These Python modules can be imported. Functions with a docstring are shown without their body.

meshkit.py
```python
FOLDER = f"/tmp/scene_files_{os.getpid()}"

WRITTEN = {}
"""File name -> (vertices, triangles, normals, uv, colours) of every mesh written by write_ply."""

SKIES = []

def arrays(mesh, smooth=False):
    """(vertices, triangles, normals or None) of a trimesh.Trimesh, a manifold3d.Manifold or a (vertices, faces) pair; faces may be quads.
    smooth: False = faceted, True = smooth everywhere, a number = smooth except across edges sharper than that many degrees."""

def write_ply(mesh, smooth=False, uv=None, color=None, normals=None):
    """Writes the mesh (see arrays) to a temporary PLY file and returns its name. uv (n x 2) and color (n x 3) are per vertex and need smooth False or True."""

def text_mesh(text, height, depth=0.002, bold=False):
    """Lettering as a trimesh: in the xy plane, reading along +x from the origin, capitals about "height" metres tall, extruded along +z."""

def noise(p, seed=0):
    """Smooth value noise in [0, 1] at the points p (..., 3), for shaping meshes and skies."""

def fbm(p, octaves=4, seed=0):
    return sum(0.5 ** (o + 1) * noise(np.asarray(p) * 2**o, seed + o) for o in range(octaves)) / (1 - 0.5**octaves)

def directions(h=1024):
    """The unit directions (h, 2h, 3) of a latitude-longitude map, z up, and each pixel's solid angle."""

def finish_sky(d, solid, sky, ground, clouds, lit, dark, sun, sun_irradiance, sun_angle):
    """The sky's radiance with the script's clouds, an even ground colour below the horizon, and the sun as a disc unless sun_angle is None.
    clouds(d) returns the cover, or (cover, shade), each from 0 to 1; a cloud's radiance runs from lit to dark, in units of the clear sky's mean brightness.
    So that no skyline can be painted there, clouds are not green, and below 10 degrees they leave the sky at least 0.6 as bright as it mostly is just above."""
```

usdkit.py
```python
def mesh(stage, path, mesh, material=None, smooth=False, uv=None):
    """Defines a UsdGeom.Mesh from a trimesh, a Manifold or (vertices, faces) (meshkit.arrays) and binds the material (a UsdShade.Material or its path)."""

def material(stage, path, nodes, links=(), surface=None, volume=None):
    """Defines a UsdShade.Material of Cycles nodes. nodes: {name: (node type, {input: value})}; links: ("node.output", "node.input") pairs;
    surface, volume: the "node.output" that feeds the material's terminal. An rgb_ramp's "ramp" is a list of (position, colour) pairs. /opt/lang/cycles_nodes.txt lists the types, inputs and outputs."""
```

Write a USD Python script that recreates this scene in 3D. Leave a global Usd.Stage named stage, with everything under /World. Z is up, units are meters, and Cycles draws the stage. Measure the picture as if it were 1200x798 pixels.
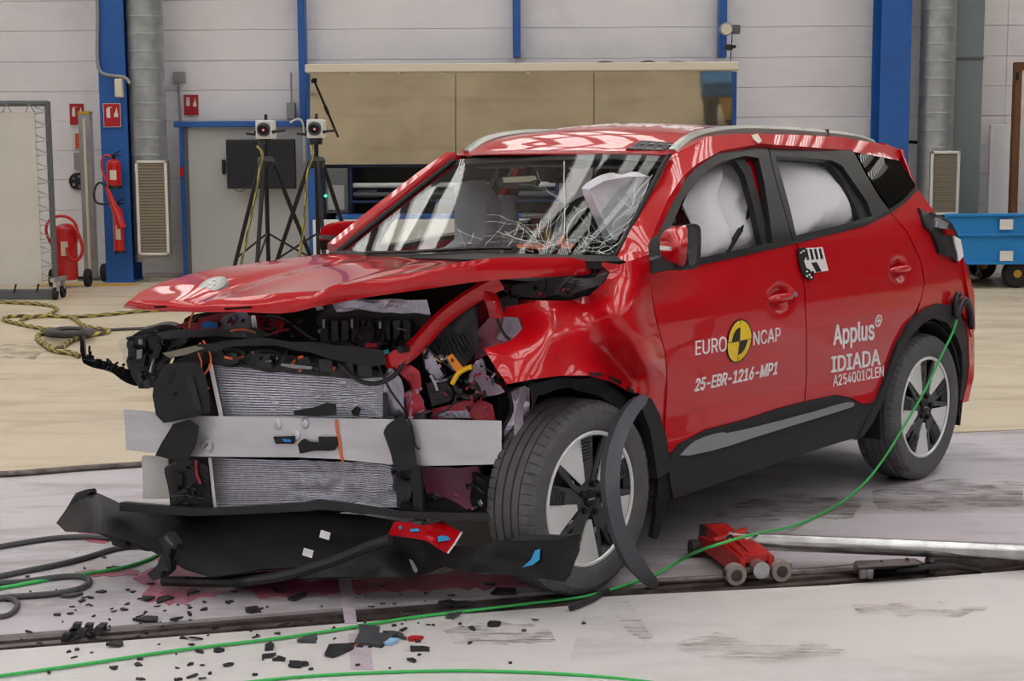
import math, random
import numpy as np, trimesh, usdkit, meshkit
from pxr import Usd, UsdGeom, UsdLux, Gf, Sdf
from scipy.spatial import Delaunay
from scipy.interpolate import RBFInterpolator
import shapely
from shapely.geometry import Polygon, Point
from shapely import affinity

stage = Usd.Stage.CreateInMemory()
UsdGeom.SetStageUpAxis(stage, 'Z')
UsdGeom.SetStageMetersPerUnit(stage, 1.0)
UsdGeom.Xform.Define(stage, '/World')
UsdGeom.Scope.Define(stage, '/World/Looks')
random.seed(7); rng = np.random.default_rng(7)

# ------------------------------------------------------------------ camera, exposure, lamps
F_PX, PITCH, ROLL, CAM_H = 1765.06, 0.12487, -0.006, 1.6662      # focal length in pixels of a 1200 px wide frame
EXPOSURE = 0.0
LAMP = 6.3                                                       # strength of the hall's ceiling lamps
_c, _s = math.cos(PITCH), math.sin(PITCH)
FW = np.array([0, _c, -_s]); _u = np.array([0, _s, _c]); _r = np.array([1., 0, 0])
RT = _r * math.cos(ROLL) + _u * math.sin(ROLL)
UP = -_r * math.sin(ROLL) + _u * math.cos(ROLL)
EYE = np.array([0, 0, CAM_H])
cam = UsdGeom.Camera.Define(stage, '/World/camera')
M = Gf.Matrix4d(*[float(x) for x in (*RT, 0, *UP, 0, *(-FW), 0, *EYE, 1)])
cam.AddTransformOp().Set(M)
cam.CreateHorizontalApertureAttr(36.0); cam.CreateVerticalApertureAttr(36.0 * 798 / 1200)
cam.CreateFocalLengthAttr(36.0 * F_PX / 1200)
cam.CreateFStopAttr(0.0)
cam.CreateExposureAttr(EXPOSURE)
cam.CreateClippingRangeAttr(Gf.Vec2f(0.05, 200))

# ------------------------------------------------------------------ where things stand
HALL_Y = 20.6                                                     # the back wall
CAR_O, YAW = np.array([-0.3648, 6.129, 0.0]), 0.8339              # under the front axle; the car's axis
AX = np.array([math.cos(YAW), math.sin(YAW), 0]); BX = np.array([math.sin(YAW), -math.cos(YAW), 0])

def rays(uv):
    uv = np.atleast_2d(np.asarray(uv, float))
    return FW + RT * ((uv[:, :1] - 600) / F_PX) - UP * ((uv[:, 1:2] - 399) / F_PX)
def fl(u, v, z=0.0):                                              # a point on the floor (or at height z)
    d = rays((u, v))[0]; return EYE + d * ((z - CAM_H) / d[2])
def aty(u, v, y):                                                 # a point at a distance y into the hall
    d = rays((u, v))[0]; return EYE + d * (y / d[1])
def tocar(p):
    d = np.atleast_2d(p) - CAR_O; return np.stack([d @ AX, d @ BX, d[:, 2]], 1)
CE = tocar(EYE)[0]
def crays(uv):
    d = rays(uv); return np.stack([d @ AX, d @ BX, d[:, 2]], 1)
def car2world(p):
    p = np.atleast_2d(p); return CAR_O + p[:, :1] * AX + p[:, 1:2] * BX + p[:, 2:3] * np.array([0, 0, 1.])

# ------------------------------------------------------------------ materials
def srgb(r, g, b):
    f = lambda c: c / 12.92 if c <= .04045 else ((c + .055) / 1.055) ** 2.4
    return tuple(f(x / 255) for x in (r, g, b))
MATS = {}
def mat(name, col, rough=.5, metal=0., coat=0., col2=None, scale=8., contrast=(.35, .65), bump=0., bscale=60., stretch=None, spec=.5, **kw):
    """Principled material; col2 mixes in by noise, bump adds fine relief."""
    p = '/World/Looks/' + name
    nodes = {'p': ('principled_bsdf', {'base_color': col, 'roughness': rough, 'metallic': metal, 'coat_weight': coat, 'specular_ior_level': spec, **kw}), 'tc': ('texture_coordinate', {})}
    links = []
    src = 'tc.object'
    if stretch:
        nodes['mp'] = ('mapping', {'scale': stretch}); links += [('tc.object', 'mp.vector')]; src = 'mp.vector'
    if col2 is not None:
        nodes['n'] = ('noise_texture', {'scale': scale, 'detail': 6., 'roughness': .6})
        nodes['r'] = ('rgb_ramp', {'ramp': [(contrast[0], col), (contrast[1], col2)]})
        links += [(src, 'n.vector'), ('n.fac', 'r.fac'), ('r.color', 'p.base_color')]
    if bump:
        nodes['bn'] = ('noise_texture', {'scale': bscale, 'detail': 3.})
        nodes['b'] = ('bump', {'strength': bump, 'distance': .01})
        links += [(src, 'bn.vector'), ('bn.fac', 'b.height'), ('b.normal', 'p.normal')]
    MATS[name] = usdkit.material(stage, p, nodes, links, surface='p.BSDF')
    return MATS[name]
def emit(name, col, strength):
    MATS[name] = usdkit.material(stage, '/World/Looks/' + name, {'e': ('emission', {'color': col, 'strength': strength})}, [], surface='e.emission')
    return MATS[name]

# ------------------------------------------------------------------ mesh helpers
TM = trimesh.Trimesh
def cat(ms):
    return trimesh.util.concatenate([m for m in ms if m is not None])
def box(c, s, bev=0., rz=0., R=None):
    """A box with chamfered edges, centre c, size s."""
    h = np.array(s, float) / 2
    if bev > 0:
        b = min(bev, h.min() * .9); pts = []
        for sx in (-1, 1):
            for sy in (-1, 1):
                for sz in (-1, 1):
                    q = np.array([sx, sy, sz]) * h
                    for k in range(3):
                        e = q - np.array([sx, sy, sz]) * b; e[k] = q[k]; pts.append(e)
        m = TM(pts, process=False).convex_hull
    else:
        m = trimesh.creation.box(2 * h)
    if rz: m.apply_transform(trimesh.transformations.rotation_matrix(rz, [0, 0, 1]))
    if R is not None: m.apply_transform(R)
    m.apply_translation(c); return m
def hull(pts):
    return TM(np.asarray(pts, float), process=False).convex_hull
def frame(d):
    d = np.asarray(d, float); d = d / np.linalg.norm(d)
    a = np.cross(d, [0, 0, 1.] if abs(d[2]) < .9 else [1., 0, 0]); a /= np.linalg.norm(a)
    return d, a, np.cross(d, a)
def cyl(p0, p1, r0, r1=None, n=16):
    r1 = r0 if r1 is None else r1
    p0, p1 = np.asarray(p0, float), np.asarray(p1, float); d, a, b = frame(p1 - p0)
    t = np.arange(n) * 2 * np.pi / n; ring = np.cos(t)[:, None] * a + np.sin(t)[:, None] * b
    v = np.vstack([p0 + r0 * ring, p1 + r1 * ring, [p0, p1]]); f = []
    for i in range(n):
        j = (i + 1) % n; f += [[i, j, n + j], [i, n + j, n + i], [2 * n, j, i], [2 * n + 1, n + i, n + j]]
    return TM(v, f, process=False)
def spline(pts, n):
    pts = np.asarray(pts, float)
    if len(pts) < 3: return np.linspace(pts[0], pts[-1], max(n, 2))
    from scipy.interpolate import PchipInterpolator, CubicSpline
    t = np.r_[0, np.cumsum(np.linalg.norm(np.diff(pts, axis=0), axis=1) ** .5 + 1e-6)]
    return CubicSpline(t, pts, axis=0)(np.linspace(0, t[-1], n))
def tube(pts, r, n=8, smooth=0):
    pts = spline(pts, smooth) if smooth else np.asarray(pts, float)
    t = np.gradient(pts, axis=0); t /= np.linalg.norm(t, axis=1, keepdims=True) + 1e-12
    _, a, _ = frame(t[0]); ang = np.arange(n) * 2 * np.pi / n; v = []
    r = np.broadcast_to(r, (len(pts),))
    for k, (p, d) in enumerate(zip(pts, t)):
        a = a - d * (a @ d); a /= np.linalg.norm(a); b = np.cross(d, a)
        v.append(p + r[k] * (np.cos(ang)[:, None] * a + np.sin(ang)[:, None] * b))
    m = len(pts); v = np.vstack(v + [pts[:1], pts[-1:]]); f = []
    for k in range(m - 1):
        for i in range(n):
            j = (i + 1) % n; A, B, C, D = k * n + i, k * n + j, (k + 1) * n + j, (k + 1) * n + i; f += [[A, B, C], [A, C, D]]
    for i in range(n):
        j = (i + 1) % n; f += [[m * n, j, i], [m * n + 1, (m - 1) * n + i, (m - 1) * n + j]]
    return TM(v, f, process=False)
def uv_tube(pts, r, n=7):
    m = tube(pts, r, n); L = np.r_[0, np.cumsum(np.linalg.norm(np.diff(pts, axis=0), axis=1))]
    u = np.r_[np.repeat(L, n), 0, L[-1]]; v = np.r_[np.tile(np.arange(n) / n, len(pts)), 0, 0]; m.metadata['uv'] = np.stack([u, v], 1); return m
def lathe(prof, n=48, axis='z', closed=False):
    """prof: (radius, height) pairs."""
    prof = np.asarray(prof, float); t = np.arange(n) * 2 * np.pi / n; m = len(prof)
    v = np.stack([prof[:, None, 0] * np.cos(t), prof[:, None, 0] * np.sin(t), np.broadcast_to(prof[:, None, 1], (m, n))], -1).reshape(-1, 3); f = []
    for k in range(m if closed else m - 1):
        k2 = (k + 1) % m
        for i in range(n):
            j = (i + 1) % n; A, B, C, D = k * n + i, k * n + j, k2 * n + j, k2 * n + i; f += [[A, B, C], [A, C, D]]
    if axis == 'y': v = v[:, [0, 2, 1]]; f = [[a, c, b] for a, b, c in f]
    if axis == 'x': v = v[:, [2, 0, 1]]
    return TM(v, f, process=False)
def prism(poly, h):
    """A polygon (xy) extruded along +z."""
    if not isinstance(poly, (Polygon, shapely.MultiPolygon)): poly = Polygon(poly)
    if not poly.is_valid: poly = poly.buffer(0)
    return cat([trimesh.creation.extrude_polygon(g, h, engine='earcut') for g in getattr(poly, 'geoms', [poly]) if g.area > 1e-9])
def place(m, M):
    m = m.copy(); m.apply_transform(M); return m
def basis(o, ex, ey, ez):
    M = np.eye(4); M[:3, 0], M[:3, 1], M[:3, 2], M[:3, 3] = ex, ey, ez, o; return M
def densify(poly, step, closed=True):
    p = np.asarray(poly, float); out = []
    for i in range(len(p) if closed else len(p) - 1):
        a, b = p[i], p[(i + 1) % len(p)]; n = max(1, int(np.ceil(np.linalg.norm(b - a) / step)))
        out += [a + (b - a) * k / n for k in range(n)]
    if not closed: out.append(p[-1])
    return np.array(out)
def roundpoly(pts, it=2):
    p = np.asarray(pts, float)
    for _ in range(it):
        q = np.roll(p, -1, 0); p = np.stack([.75 * p + .25 * q, .25 * p + .75 * q], 1).reshape(-1, 2)
    return p
def fill2(outline, step, holes=()):
    """Triangulates a 2-D outline with inner points: (points, triangles, boundary loops)."""
    loops = [densify(outline, step)] + [densify(h, step) for h in holes]
    P = Polygon(loops[0], loops[1:])
    if not P.is_valid: P = P.buffer(0); P = max(getattr(P, 'geoms', [P]), key=lambda g: g.area); loops = [densify(np.array(P.exterior.coords)[:-1], step)] + [densify(np.array(i.coords)[:-1], step) for i in P.interiors]
    x0, y0, x1, y1 = P.bounds; g = []
    inn = P.buffer(-step * .55)
    ys = np.arange(y0, y1, step * .87)
    for k, yy in enumerate(ys):
        xs = np.arange(x0 + (k % 2) * step / 2, x1, step); g.append(np.stack([xs, np.full(len(xs), yy)], 1))
    g = np.vstack(g); g = g[shapely.contains_xy(inn, g[:, 0], g[:, 1])] if not inn.is_empty else g[:0]
    pts = np.vstack(loops + [g]); tri = Delaunay(pts).simplices
    ce = pts[tri].mean(1); tri = tri[shapely.contains_xy(P.buffer(1e-6), ce[:, 0], ce[:, 1])]
    a = pts[tri]; ar = (a[:, 1, 0] - a[:, 0, 0]) * (a[:, 2, 1] - a[:, 0, 1]) - (a[:, 1, 1] - a[:, 0, 1]) * (a[:, 2, 0] - a[:, 0, 0])
    tri = np.where((ar < 0)[:, None], tri[:, [0, 2, 1]], tri); tri = tri[np.abs(ar) > 1e-9 * step]
    return pts, tri
def sheet(P3, tri, t, toward):
    """A surface given thickness t on the side away from the point `toward`."""
    P3 = np.asarray(P3, float); fn = np.cross(P3[tri[:, 1]] - P3[tri[:, 0]], P3[tri[:, 2]] - P3[tri[:, 0]])
    if (fn * (np.asarray(toward) - P3[tri[:, 0]])).sum() < 0: tri = tri[:, [0, 2, 1]]; fn = -fn
    n = np.zeros_like(P3)
    for k in range(3): np.add.at(n, tri[:, k], fn)
    n /= np.linalg.norm(n, axis=1, keepdims=True) + 1e-15
    N = len(P3); e = np.vstack([tri[:, [0, 1]], tri[:, [1, 2]], tri[:, [2, 0]]])
    key = set(map(tuple, e)); bd = [x for x in key if (x[1], x[0]) not in key]
    rim = []
    for a, b in bd: rim += [[b, a, N + a], [b, N + a, N + b]]
    f = np.vstack([tri, tri[:, ::-1] + N] + ([np.array(rim)] if rim else []))
    return TM(np.vstack([P3, P3 - n * t]), f, process=False)
# depth rules for tracing a car part: each takes picture points and returns car coordinates (x rearwards, y to the near side, z up)
def onplane(axis, val):
    def f(uv):
        d = crays(uv); t = (val - CE[axis]) / d[:, axis]; return CE + t[:, None] * d
    return f
def onrbf(axis, ctrl, smooth=0.):
    ctrl = np.asarray(ctrl, float); r = RBFInterpolator(ctrl[:, :2] / 100, ctrl[:, 2], kernel='thin_plate_spline', smoothing=smooth)
    def f(uv):
        uv = np.atleast_2d(uv); d = crays(uv); t = (r(uv / 100) - CE[axis]) / d[:, axis]; return CE + t[:, None] * d
    return f
def onpoly(axis, ctrl):
    ctrl = np.asarray(ctrl, float); B = lambda u, v: np.stack([1 + 0 * u, u, v, u * u, u * v, v * v, u * u * v], 1)
    f_ = lambda uv: ((uv[:, 0] - 580) / 150, (uv[:, 1] - 240) / 60)
    k = np.linalg.lstsq(B(*f_(ctrl)), ctrl[:, 2], rcond=None)[0]
    def f(uv):
        uv = np.atleast_2d(np.asarray(uv, float)); d = crays(uv); t = (B(*f_(uv)) @ k - CE[axis]) / d[:, axis]; return CE + t[:, None] * d
    return f
def onwall(P0, P1, off=0.):
    """A vertical plane through two car (x, y) points, moved rearwards by off."""
    n = np.array([P1[1] - P0[1], -(P1[0] - P0[0])])
    def f(uv):
        d = crays(uv); t = ((P0[0] + off - CE[0]) * n[0] + (P0[1] - CE[1]) * n[1]) / (d[:, :2] @ n); return CE + t[:, None] * d
    return f
BEAM = ((-1.0, -.65), (-.3, .72))                                 # the crushed nose runs along this line, seen from above
def nose(off=0.): return onwall(*BEAM, off)
def pxsheet(outline, depth, t=.004, step=7, holes=(), bumpf=None):
    pts, tri = fill2(outline, step, holes); P = depth(pts)
    if bumpf is not None: P = bumpf(P, pts)
    return sheet(P, tri, t, CE)
def pxslab(outline, depth, thick, step=12, dirn=(1., 0, 0), jit=0., seed=0):
    """A traced outline given real thickness along a direction of the car."""
    pts, tri = fill2(outline, step); P = depth(pts)
    if jit:
        P = P + jit * (np.stack([meshkit.noise(P * 14, seed + k) for k in range(3)], 1) - .5) * 2
    N = len(P); e = np.vstack([tri[:, [0, 1]], tri[:, [1, 2]], tri[:, [2, 0]]]); key = set(map(tuple, e)); bd = [x for x in key if (x[1], x[0]) not in key]
    rim = []
    for a, b in bd: rim += [[b, a, N + a], [b, N + a, N + b]]
    ce = P.mean(0); B = P + np.asarray(dirn, float) * thick
    B = B + (ce - P) * .03
    return TM(np.vstack([P, B]), np.vstack([tri, tri[:, ::-1] + N, rim]), process=False)
def mirror_y(m):
    m = m.copy(); v = m.vertices.copy(); v[:, 1] *= -1; return TM(v, m.faces[:, ::-1], process=False)

# ------------------------------------------------------------------ scene objects
USED = {}
def numbered(parent, name):
    k = (parent, name); n = USED.get(k, 0); USED[k] = n + 1
    return f'{parent}/{name}' + (f'_{n:03d}' if n else '')
def tag(prim, label=None, category=None, group=None, kind=None):
    for k, v in (('label', label), ('category', category), ('group', group), ('kind', kind)):
        if v: prim.SetCustomDataByKey(k, v)
def M_(m): return MATS[m] if isinstance(m, str) else m
class Thing:
    """An Xform at the thing's base; parts come in world coordinates (or, for the car, in the car's own)."""
    def __init__(s, name, label, category, loc=(0, 0, 0), rz=0., group=None, kind=None, car=False):
        s.path = numbered('/World', name); s.loc, s.rz, s.car = np.asarray(loc, float), rz, car
        x = UsdGeom.Xform.Define(stage, s.path); s.prim = x.GetPrim()
        x.AddTranslateOp().Set(Gf.Vec3d(*map(float, loc)))
        if rz: x.AddRotateZOp().Set(math.degrees(rz))
        tag(s.prim, label, category, group, kind)
    def local(s, m):
        v = np.asarray(m.vertices)
        if s.car: return TM(v * [-1, 1, 1], m.faces[:, ::-1], process=False)
        v = v - s.loc; c, q = math.cos(-s.rz), math.sin(-s.rz)
        return TM(np.stack([v[:, 0] * c - v[:, 1] * q, v[:, 0] * q + v[:, 1] * c, v[:, 2]], 1), m.faces, process=False)
    def part(s, name, m, material, smooth=35, sub=None, label=None, kind=None):
        p = numbered(sub or s.path, name)
        uv = m.metadata.get('uv'); prim = usdkit.mesh(stage, p, s.local(m), M_(material), smooth=True if uv is not None else smooth, uv=uv).GetPrim()
        tag(prim, label, None, None, kind); return p
def single(name, m, material, label, category, group=None, kind=None, smooth=35):
    """A thing that is one mesh, with its origin at its base."""
    lo, hi = m.bounds; o = np.array([(lo[0] + hi[0]) / 2, (lo[1] + hi[1]) / 2, lo[2]])
    uv = m.metadata.get('uv'); p = numbered('/World', name); m = TM(m.vertices - o, m.faces, process=False)
    g = usdkit.mesh(stage, p, m, M_(material), smooth=True if uv is not None else smooth, uv=uv); g.AddTranslateOp().Set(Gf.Vec3d(*map(float, o)))
    tag(g.GetPrim(), label, category, group, kind); return p
def copy(src, loc, rz=0., label=None, group=None, category=None):
    path = numbered('/World', src.path.rsplit('/', 1)[1]); x = UsdGeom.Xform.Define(stage, path)
    was = src.prim.GetCustomData()
    x.GetPrim().GetReferences().AddInternalReference(src.path); x.GetPrim().SetInstanceable(True)
    x.ClearXformOpOrder()
    a = x.GetPrim().GetAttribute('xformOp:translate'); a.Set(Gf.Vec3d(*map(float, loc)))
    order = [a.GetName()]
    if rz or x.GetPrim().HasAttribute('xformOp:rotateZ'):
        x.GetPrim().CreateAttribute('xformOp:rotateZ', Sdf.ValueTypeNames.Double if False else Sdf.ValueTypeNames.Float).Set(math.degrees(rz)); order.append('xformOp:rotateZ')
    x.GetPrim().CreateAttribute('xformOpOrder', Sdf.ValueTypeNames.TokenArray).Set(order)
    tag(x.GetPrim(), label or was['label'], category or was['category'], group or was.get('group')); return path
def wrect(u0, v0, u1, v1, y, depth, bev=0., fwd=False):
    """A box seen at this place in the hall, its front at y."""
    a, b = aty(u0, v0, y), aty(u1, v1, y)
    return box([(a[0] + b[0]) / 2, y + depth / 2, (a[2] + b[2]) / 2], [abs(b[0] - a[0]), depth, abs(a[2] - b[2])], bev)
def text(s, h, depth=.002, bold=False):
    return meshkit.text_mesh(s, h, depth, bold)
# ------------------------------------------------------------------ the hall's materials
def floor_mat(name, base, base2, stain, amount, rot):
    n = {'tc': ('texture_coordinate', {}), 'm1': ('mapping', {'rotation': (0, 0, rot), 'scale': (.5, 1.7, 1)}), 'm2': ('mapping', {'rotation': (0, 0, rot), 'scale': (1.2, 3.4, 1)}),
         'big': ('noise_texture', {'scale': .7, 'detail': 4.}), 'st': ('noise_texture', {'scale': 1.3, 'detail': 9., 'roughness': .65, 'distortion': .6}), 'fi': ('noise_texture', {'scale': 2.6, 'detail': 12., 'roughness': .7}),
         'r0': ('rgb_ramp', {'ramp': [(.35, base), (.65, base2)]}), 'r1': ('rgb_ramp', {'ramp': [(.50, (0, 0, 0)), (.74, (amount,) * 3)]}), 'r2': ('rgb_ramp', {'ramp': [(.46, (0, 0, 0)), (.66, (amount * .5,) * 3)]}),
         'pa': ('noise_texture', {'scale': 1.1, 'detail': 3., 'distortion': .4}), 'r3': ('rgb_ramp', {'ramp': [(.48, (0, 0, 0)), (.62, (1, 1, 1))]}), 'mu': ('mix_color', {'blend_type': 'multiply', 'fac': 1.}), 'x1': ('mix_color', {'b': stain}), 'x2': ('mix_color', {'b': tuple(c * .55 for c in stain)}),
         'rr': ('map_range', {'from_min': .3, 'from_max': .7, 'to_min': .32, 'to_max': .55}),
         'bp': ('bump', {'strength': .12, 'distance': .004}), 'p': ('principled_bsdf', {'specular_ior_level': .4})}
    l = [('tc.object', 'm1.vector'), ('tc.object', 'm2.vector'), ('tc.object', 'big.vector'), ('m1.vector', 'st.vector'), ('m2.vector', 'fi.vector'), ('big.fac', 'r0.fac'), ('st.fac', 'r1.fac'), ('fi.fac', 'r2.fac'),
         ('r0.color', 'x1.a'), ('r1.color', 'x1.fac'), ('x1.result', 'x2.a'), ('tc.object', 'pa.vector'), ('pa.fac', 'r3.fac'), ('r2.color', 'mu.a'), ('r3.color', 'mu.b'), ('mu.result', 'x2.fac'), ('x2.result', 'p.base_color'), ('big.fac', 'rr.value'), ('rr.result', 'p.roughness'), ('fi.fac', 'bp.height'), ('bp.normal', 'p.normal')]
    MATS[name] = usdkit.material(stage, '/World/Looks/' + name, n, l, surface='p.BSDF')
TR0, TR1 = fl(0, 762), fl(1200, 668)
TA = math.atan2(TR1[1] - TR0[1], TR1[0] - TR0[0])
floor_mat('floor_beige', srgb(214, 200, 172), srgb(204, 192, 172), srgb(150, 124, 84), .6, -TA)
floor_mat('floor_white', srgb(208, 203, 208), srgb(184, 179, 189), srgb(112, 98, 94), .9, -TA)
floor_mat('floor_near', srgb(216, 213, 213), srgb(206, 203, 205), srgb(132, 110, 98), .4, -TA)
floor_mat('wall_white', srgb(242, 240, 243), srgb(236, 234, 239), srgb(205, 200, 198), .25, 0)
mat('rust', srgb(92, 62, 50), .7, col2=srgb(150, 112, 92), scale=6, stretch=(1, 6, 1), bump=.3)
mat('rail_steel', srgb(128, 120, 120), .4, .6, col2=srgb(84, 74, 72), scale=10)
mat('ceiling_sheet', srgb(196, 196, 198), .6)
mat('blue_paint', srgb(32, 90, 168), .4, col2=srgb(38, 98, 176), scale=3)
mat('blue_dark', srgb(26, 44, 88), .45)
mat('galvanised', srgb(176, 180, 182), .4, .55, col2=srgb(152, 158, 160), scale=5)
mat('grey_beam', srgb(118, 128, 132), .5)
mat('grille_slat', srgb(172, 164, 148), .5)
mat('grille_gap', srgb(120, 110, 95), .7)
mat('white_plastic', srgb(225, 225, 222), .4)
mat('grey_plastic', srgb(150, 152, 152), .5)
mat('grey_frame', srgb(92, 96, 100), .5)
mat('cream', srgb(222, 214, 196), .5)
mat('curtain', srgb(214, 212, 204), .7, col2=srgb(205, 204, 198), scale=2)
mat('panel_grey', srgb(188, 190, 190), .5)
mat('screen_black', (.006, .007, .009), .12)
mat('black_plastic', srgb(26, 27, 30), .42, col2=srgb(38, 39, 42), scale=14)
mat('black_matt', srgb(22, 22, 24), .7)
mat('black_metal', srgb(30, 31, 33), .4, .3)
mat('red_gloss', srgb(196, 22, 24), .3, coat=.4)
mat('sign_red', srgb(178, 22, 32), .45)
mat('orange_sign', srgb(214, 92, 44), .5)
mat('yellow_paint', srgb(222, 170, 48), .5, col2=srgb(200, 152, 56), scale=6)
mat('yellow_cord', srgb(206, 196, 60), .55)
mat('rubber', srgb(30, 30, 32), .75)
mat('hose_grey', srgb(78, 78, 82), .6)
mat('wood', srgb(122, 78, 40), .55, col2=srgb(96, 58, 30), scale=5, stretch=(6, 6, .6))
mat('trailer_blue', srgb(22, 132, 205), .4)
mat('green_cord', srgb(62, 186, 92), .45)
mat('alu', srgb(196, 197, 200), .3, .85, col2=srgb(176, 177, 180), scale=7)
mat('steel_tube', srgb(196, 198, 200), .22, .9, col2=srgb(165, 165, 165), scale=9)
mat('cardboard', srgb(206, 196, 178), .7)
MATS['striped'] = usdkit.material(stage, '/World/Looks/striped', {'tc': ('texture_coordinate', {}), 's': ('separate_xyz', {}), 'a': ('math', {'math_type': 'multiply_add', 'value2': 5.5, 'value3': 0.}), 'tw': ('math', {'math_type': 'multiply_add', 'value2': 1.0, 'value3': 0.}), 'ad': ('math', {'math_type': 'add'}), 'f': ('math', {'math_type': 'fraction'}), 'g': ('math', {'math_type': 'greater_than', 'value2': .5}), 'x': ('mix_color', {'a': srgb(184, 172, 84), 'b': srgb(84, 80, 68)}), 'p': ('principled_bsdf', {'roughness': .6})},
    [('tc.UV', 's.vector'), ('s.x', 'a.value1'), ('s.y', 'tw.value1'), ('a.value', 'ad.value1'), ('tw.value', 'ad.value2'), ('ad.value', 'f.value1'), ('f.value', 'g.value1'), ('g.value', 'x.fac'), ('x.result', 'p.base_color')], surface='p.BSDF')
emit('lamp_glow', (1.0, .965, .92), LAMP)
emit('red_led', (1, .12, .14), 3.0)
emit('green_led', (.05, 1, .35), 3.0)
MATS['mirror'] = usdkit.material(stage, '/World/Looks/mirror', {'tc': ('texture_coordinate', {}), 'n': ('noise_texture', {'scale': 1.1, 'detail': 7.}), 'r': ('rgb_ramp', {'ramp': [(.3, (.44, .40, .33)), (.7, (.56, .52, .44))]}),
    'g': ('glossy_bsdf', {'roughness': .045}), 'd': ('diffuse_bsdf', {'color': (.32, .29, .23)}), 'm': ('mix_closure', {'fac': .22})},
    [('tc.object', 'n.vector'), ('n.fac', 'r.fac'), ('r.color', 'g.color'), ('g.BSDF', 'm.closure1'), ('d.BSDF', 'm.closure2')], surface='m.closure')

# ------------------------------------------------------------------ floor, walls, ceiling
X0, X1, Y0 = -13.0, 24.0, -9.0
def line_pt(a, b, x): return a + (b - a) * ((x - a[0]) / (b[0] - a[0]))
nl, fl_ = (fl(0, 762), fl(1200, 668)), (fl(0, 744), fl(1200, 649))
s2n, s2f = (fl(0, 554), fl(1200, 504)), (fl(0, 552.4), fl(1200, 503))
def strip(lo, hi, z0=-.14, z1=0.):
    pts = []
    for k, (a, b) in ((0, lo), (1, hi)):
        p, q = line_pt(a, b, X0)[:2], line_pt(a, b, X1)[:2]
        pts += [p, q] if k == 0 else [q, p]
    m = prism(pts, z1 - z0); m.apply_translation([0, 0, z0]); return m
near_edge = (np.array([X0, Y0, 0.]), np.array([X1, Y0, 0.])); far_edge = (np.array([X0, HALL_Y + .2, 0.]), np.array([X1, HALL_Y + .2, 0.]))
F = Thing('floor', 'pale painted hall floor with a recessed track and brown wheel marks', 'floor', kind='structure')
F.part('floor_slab', strip(near_edge, nl), 'floor_near')
F.part('floor_slab', strip(fl_, s2n), 'floor_white')
F.part('floor_slab', strip(s2f, far_edge), 'floor_beige')
F.part('track_bed', strip(nl, fl_, -.16, -.022), 'rust', label='rusty brown bed of the recessed track')
F.part('slot_bed', strip(s2n, s2f, -.16, -.004), 'rust')
for k in (.3, .72):
    a = nl[0] * (1 - k) + fl_[0] * k; b = nl[1] * (1 - k) + fl_[1] * k
    o = (b - a) / np.linalg.norm((b - a)[:2]); w = np.array([-o[1], o[0], 0]) * .018
    p = [line_pt(a, b, X0), line_pt(a, b, X1)]
    m = hull([q + s * w + [0, 0, z] for q in p for s in (-1, 1) for z in (-.025, -.002)])
    F.part('track_rail', m, 'rail_steel')
yl = [aty(40, 330, HALL_Y - .9), aty(162, 327, HALL_Y - .9)]
F.part('painted_stripe', box([-5.45, 19.25, .002], [1.3, .36, .003]), 'yellow_paint', label='yellow stripe painted along the foot of the wall')

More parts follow.
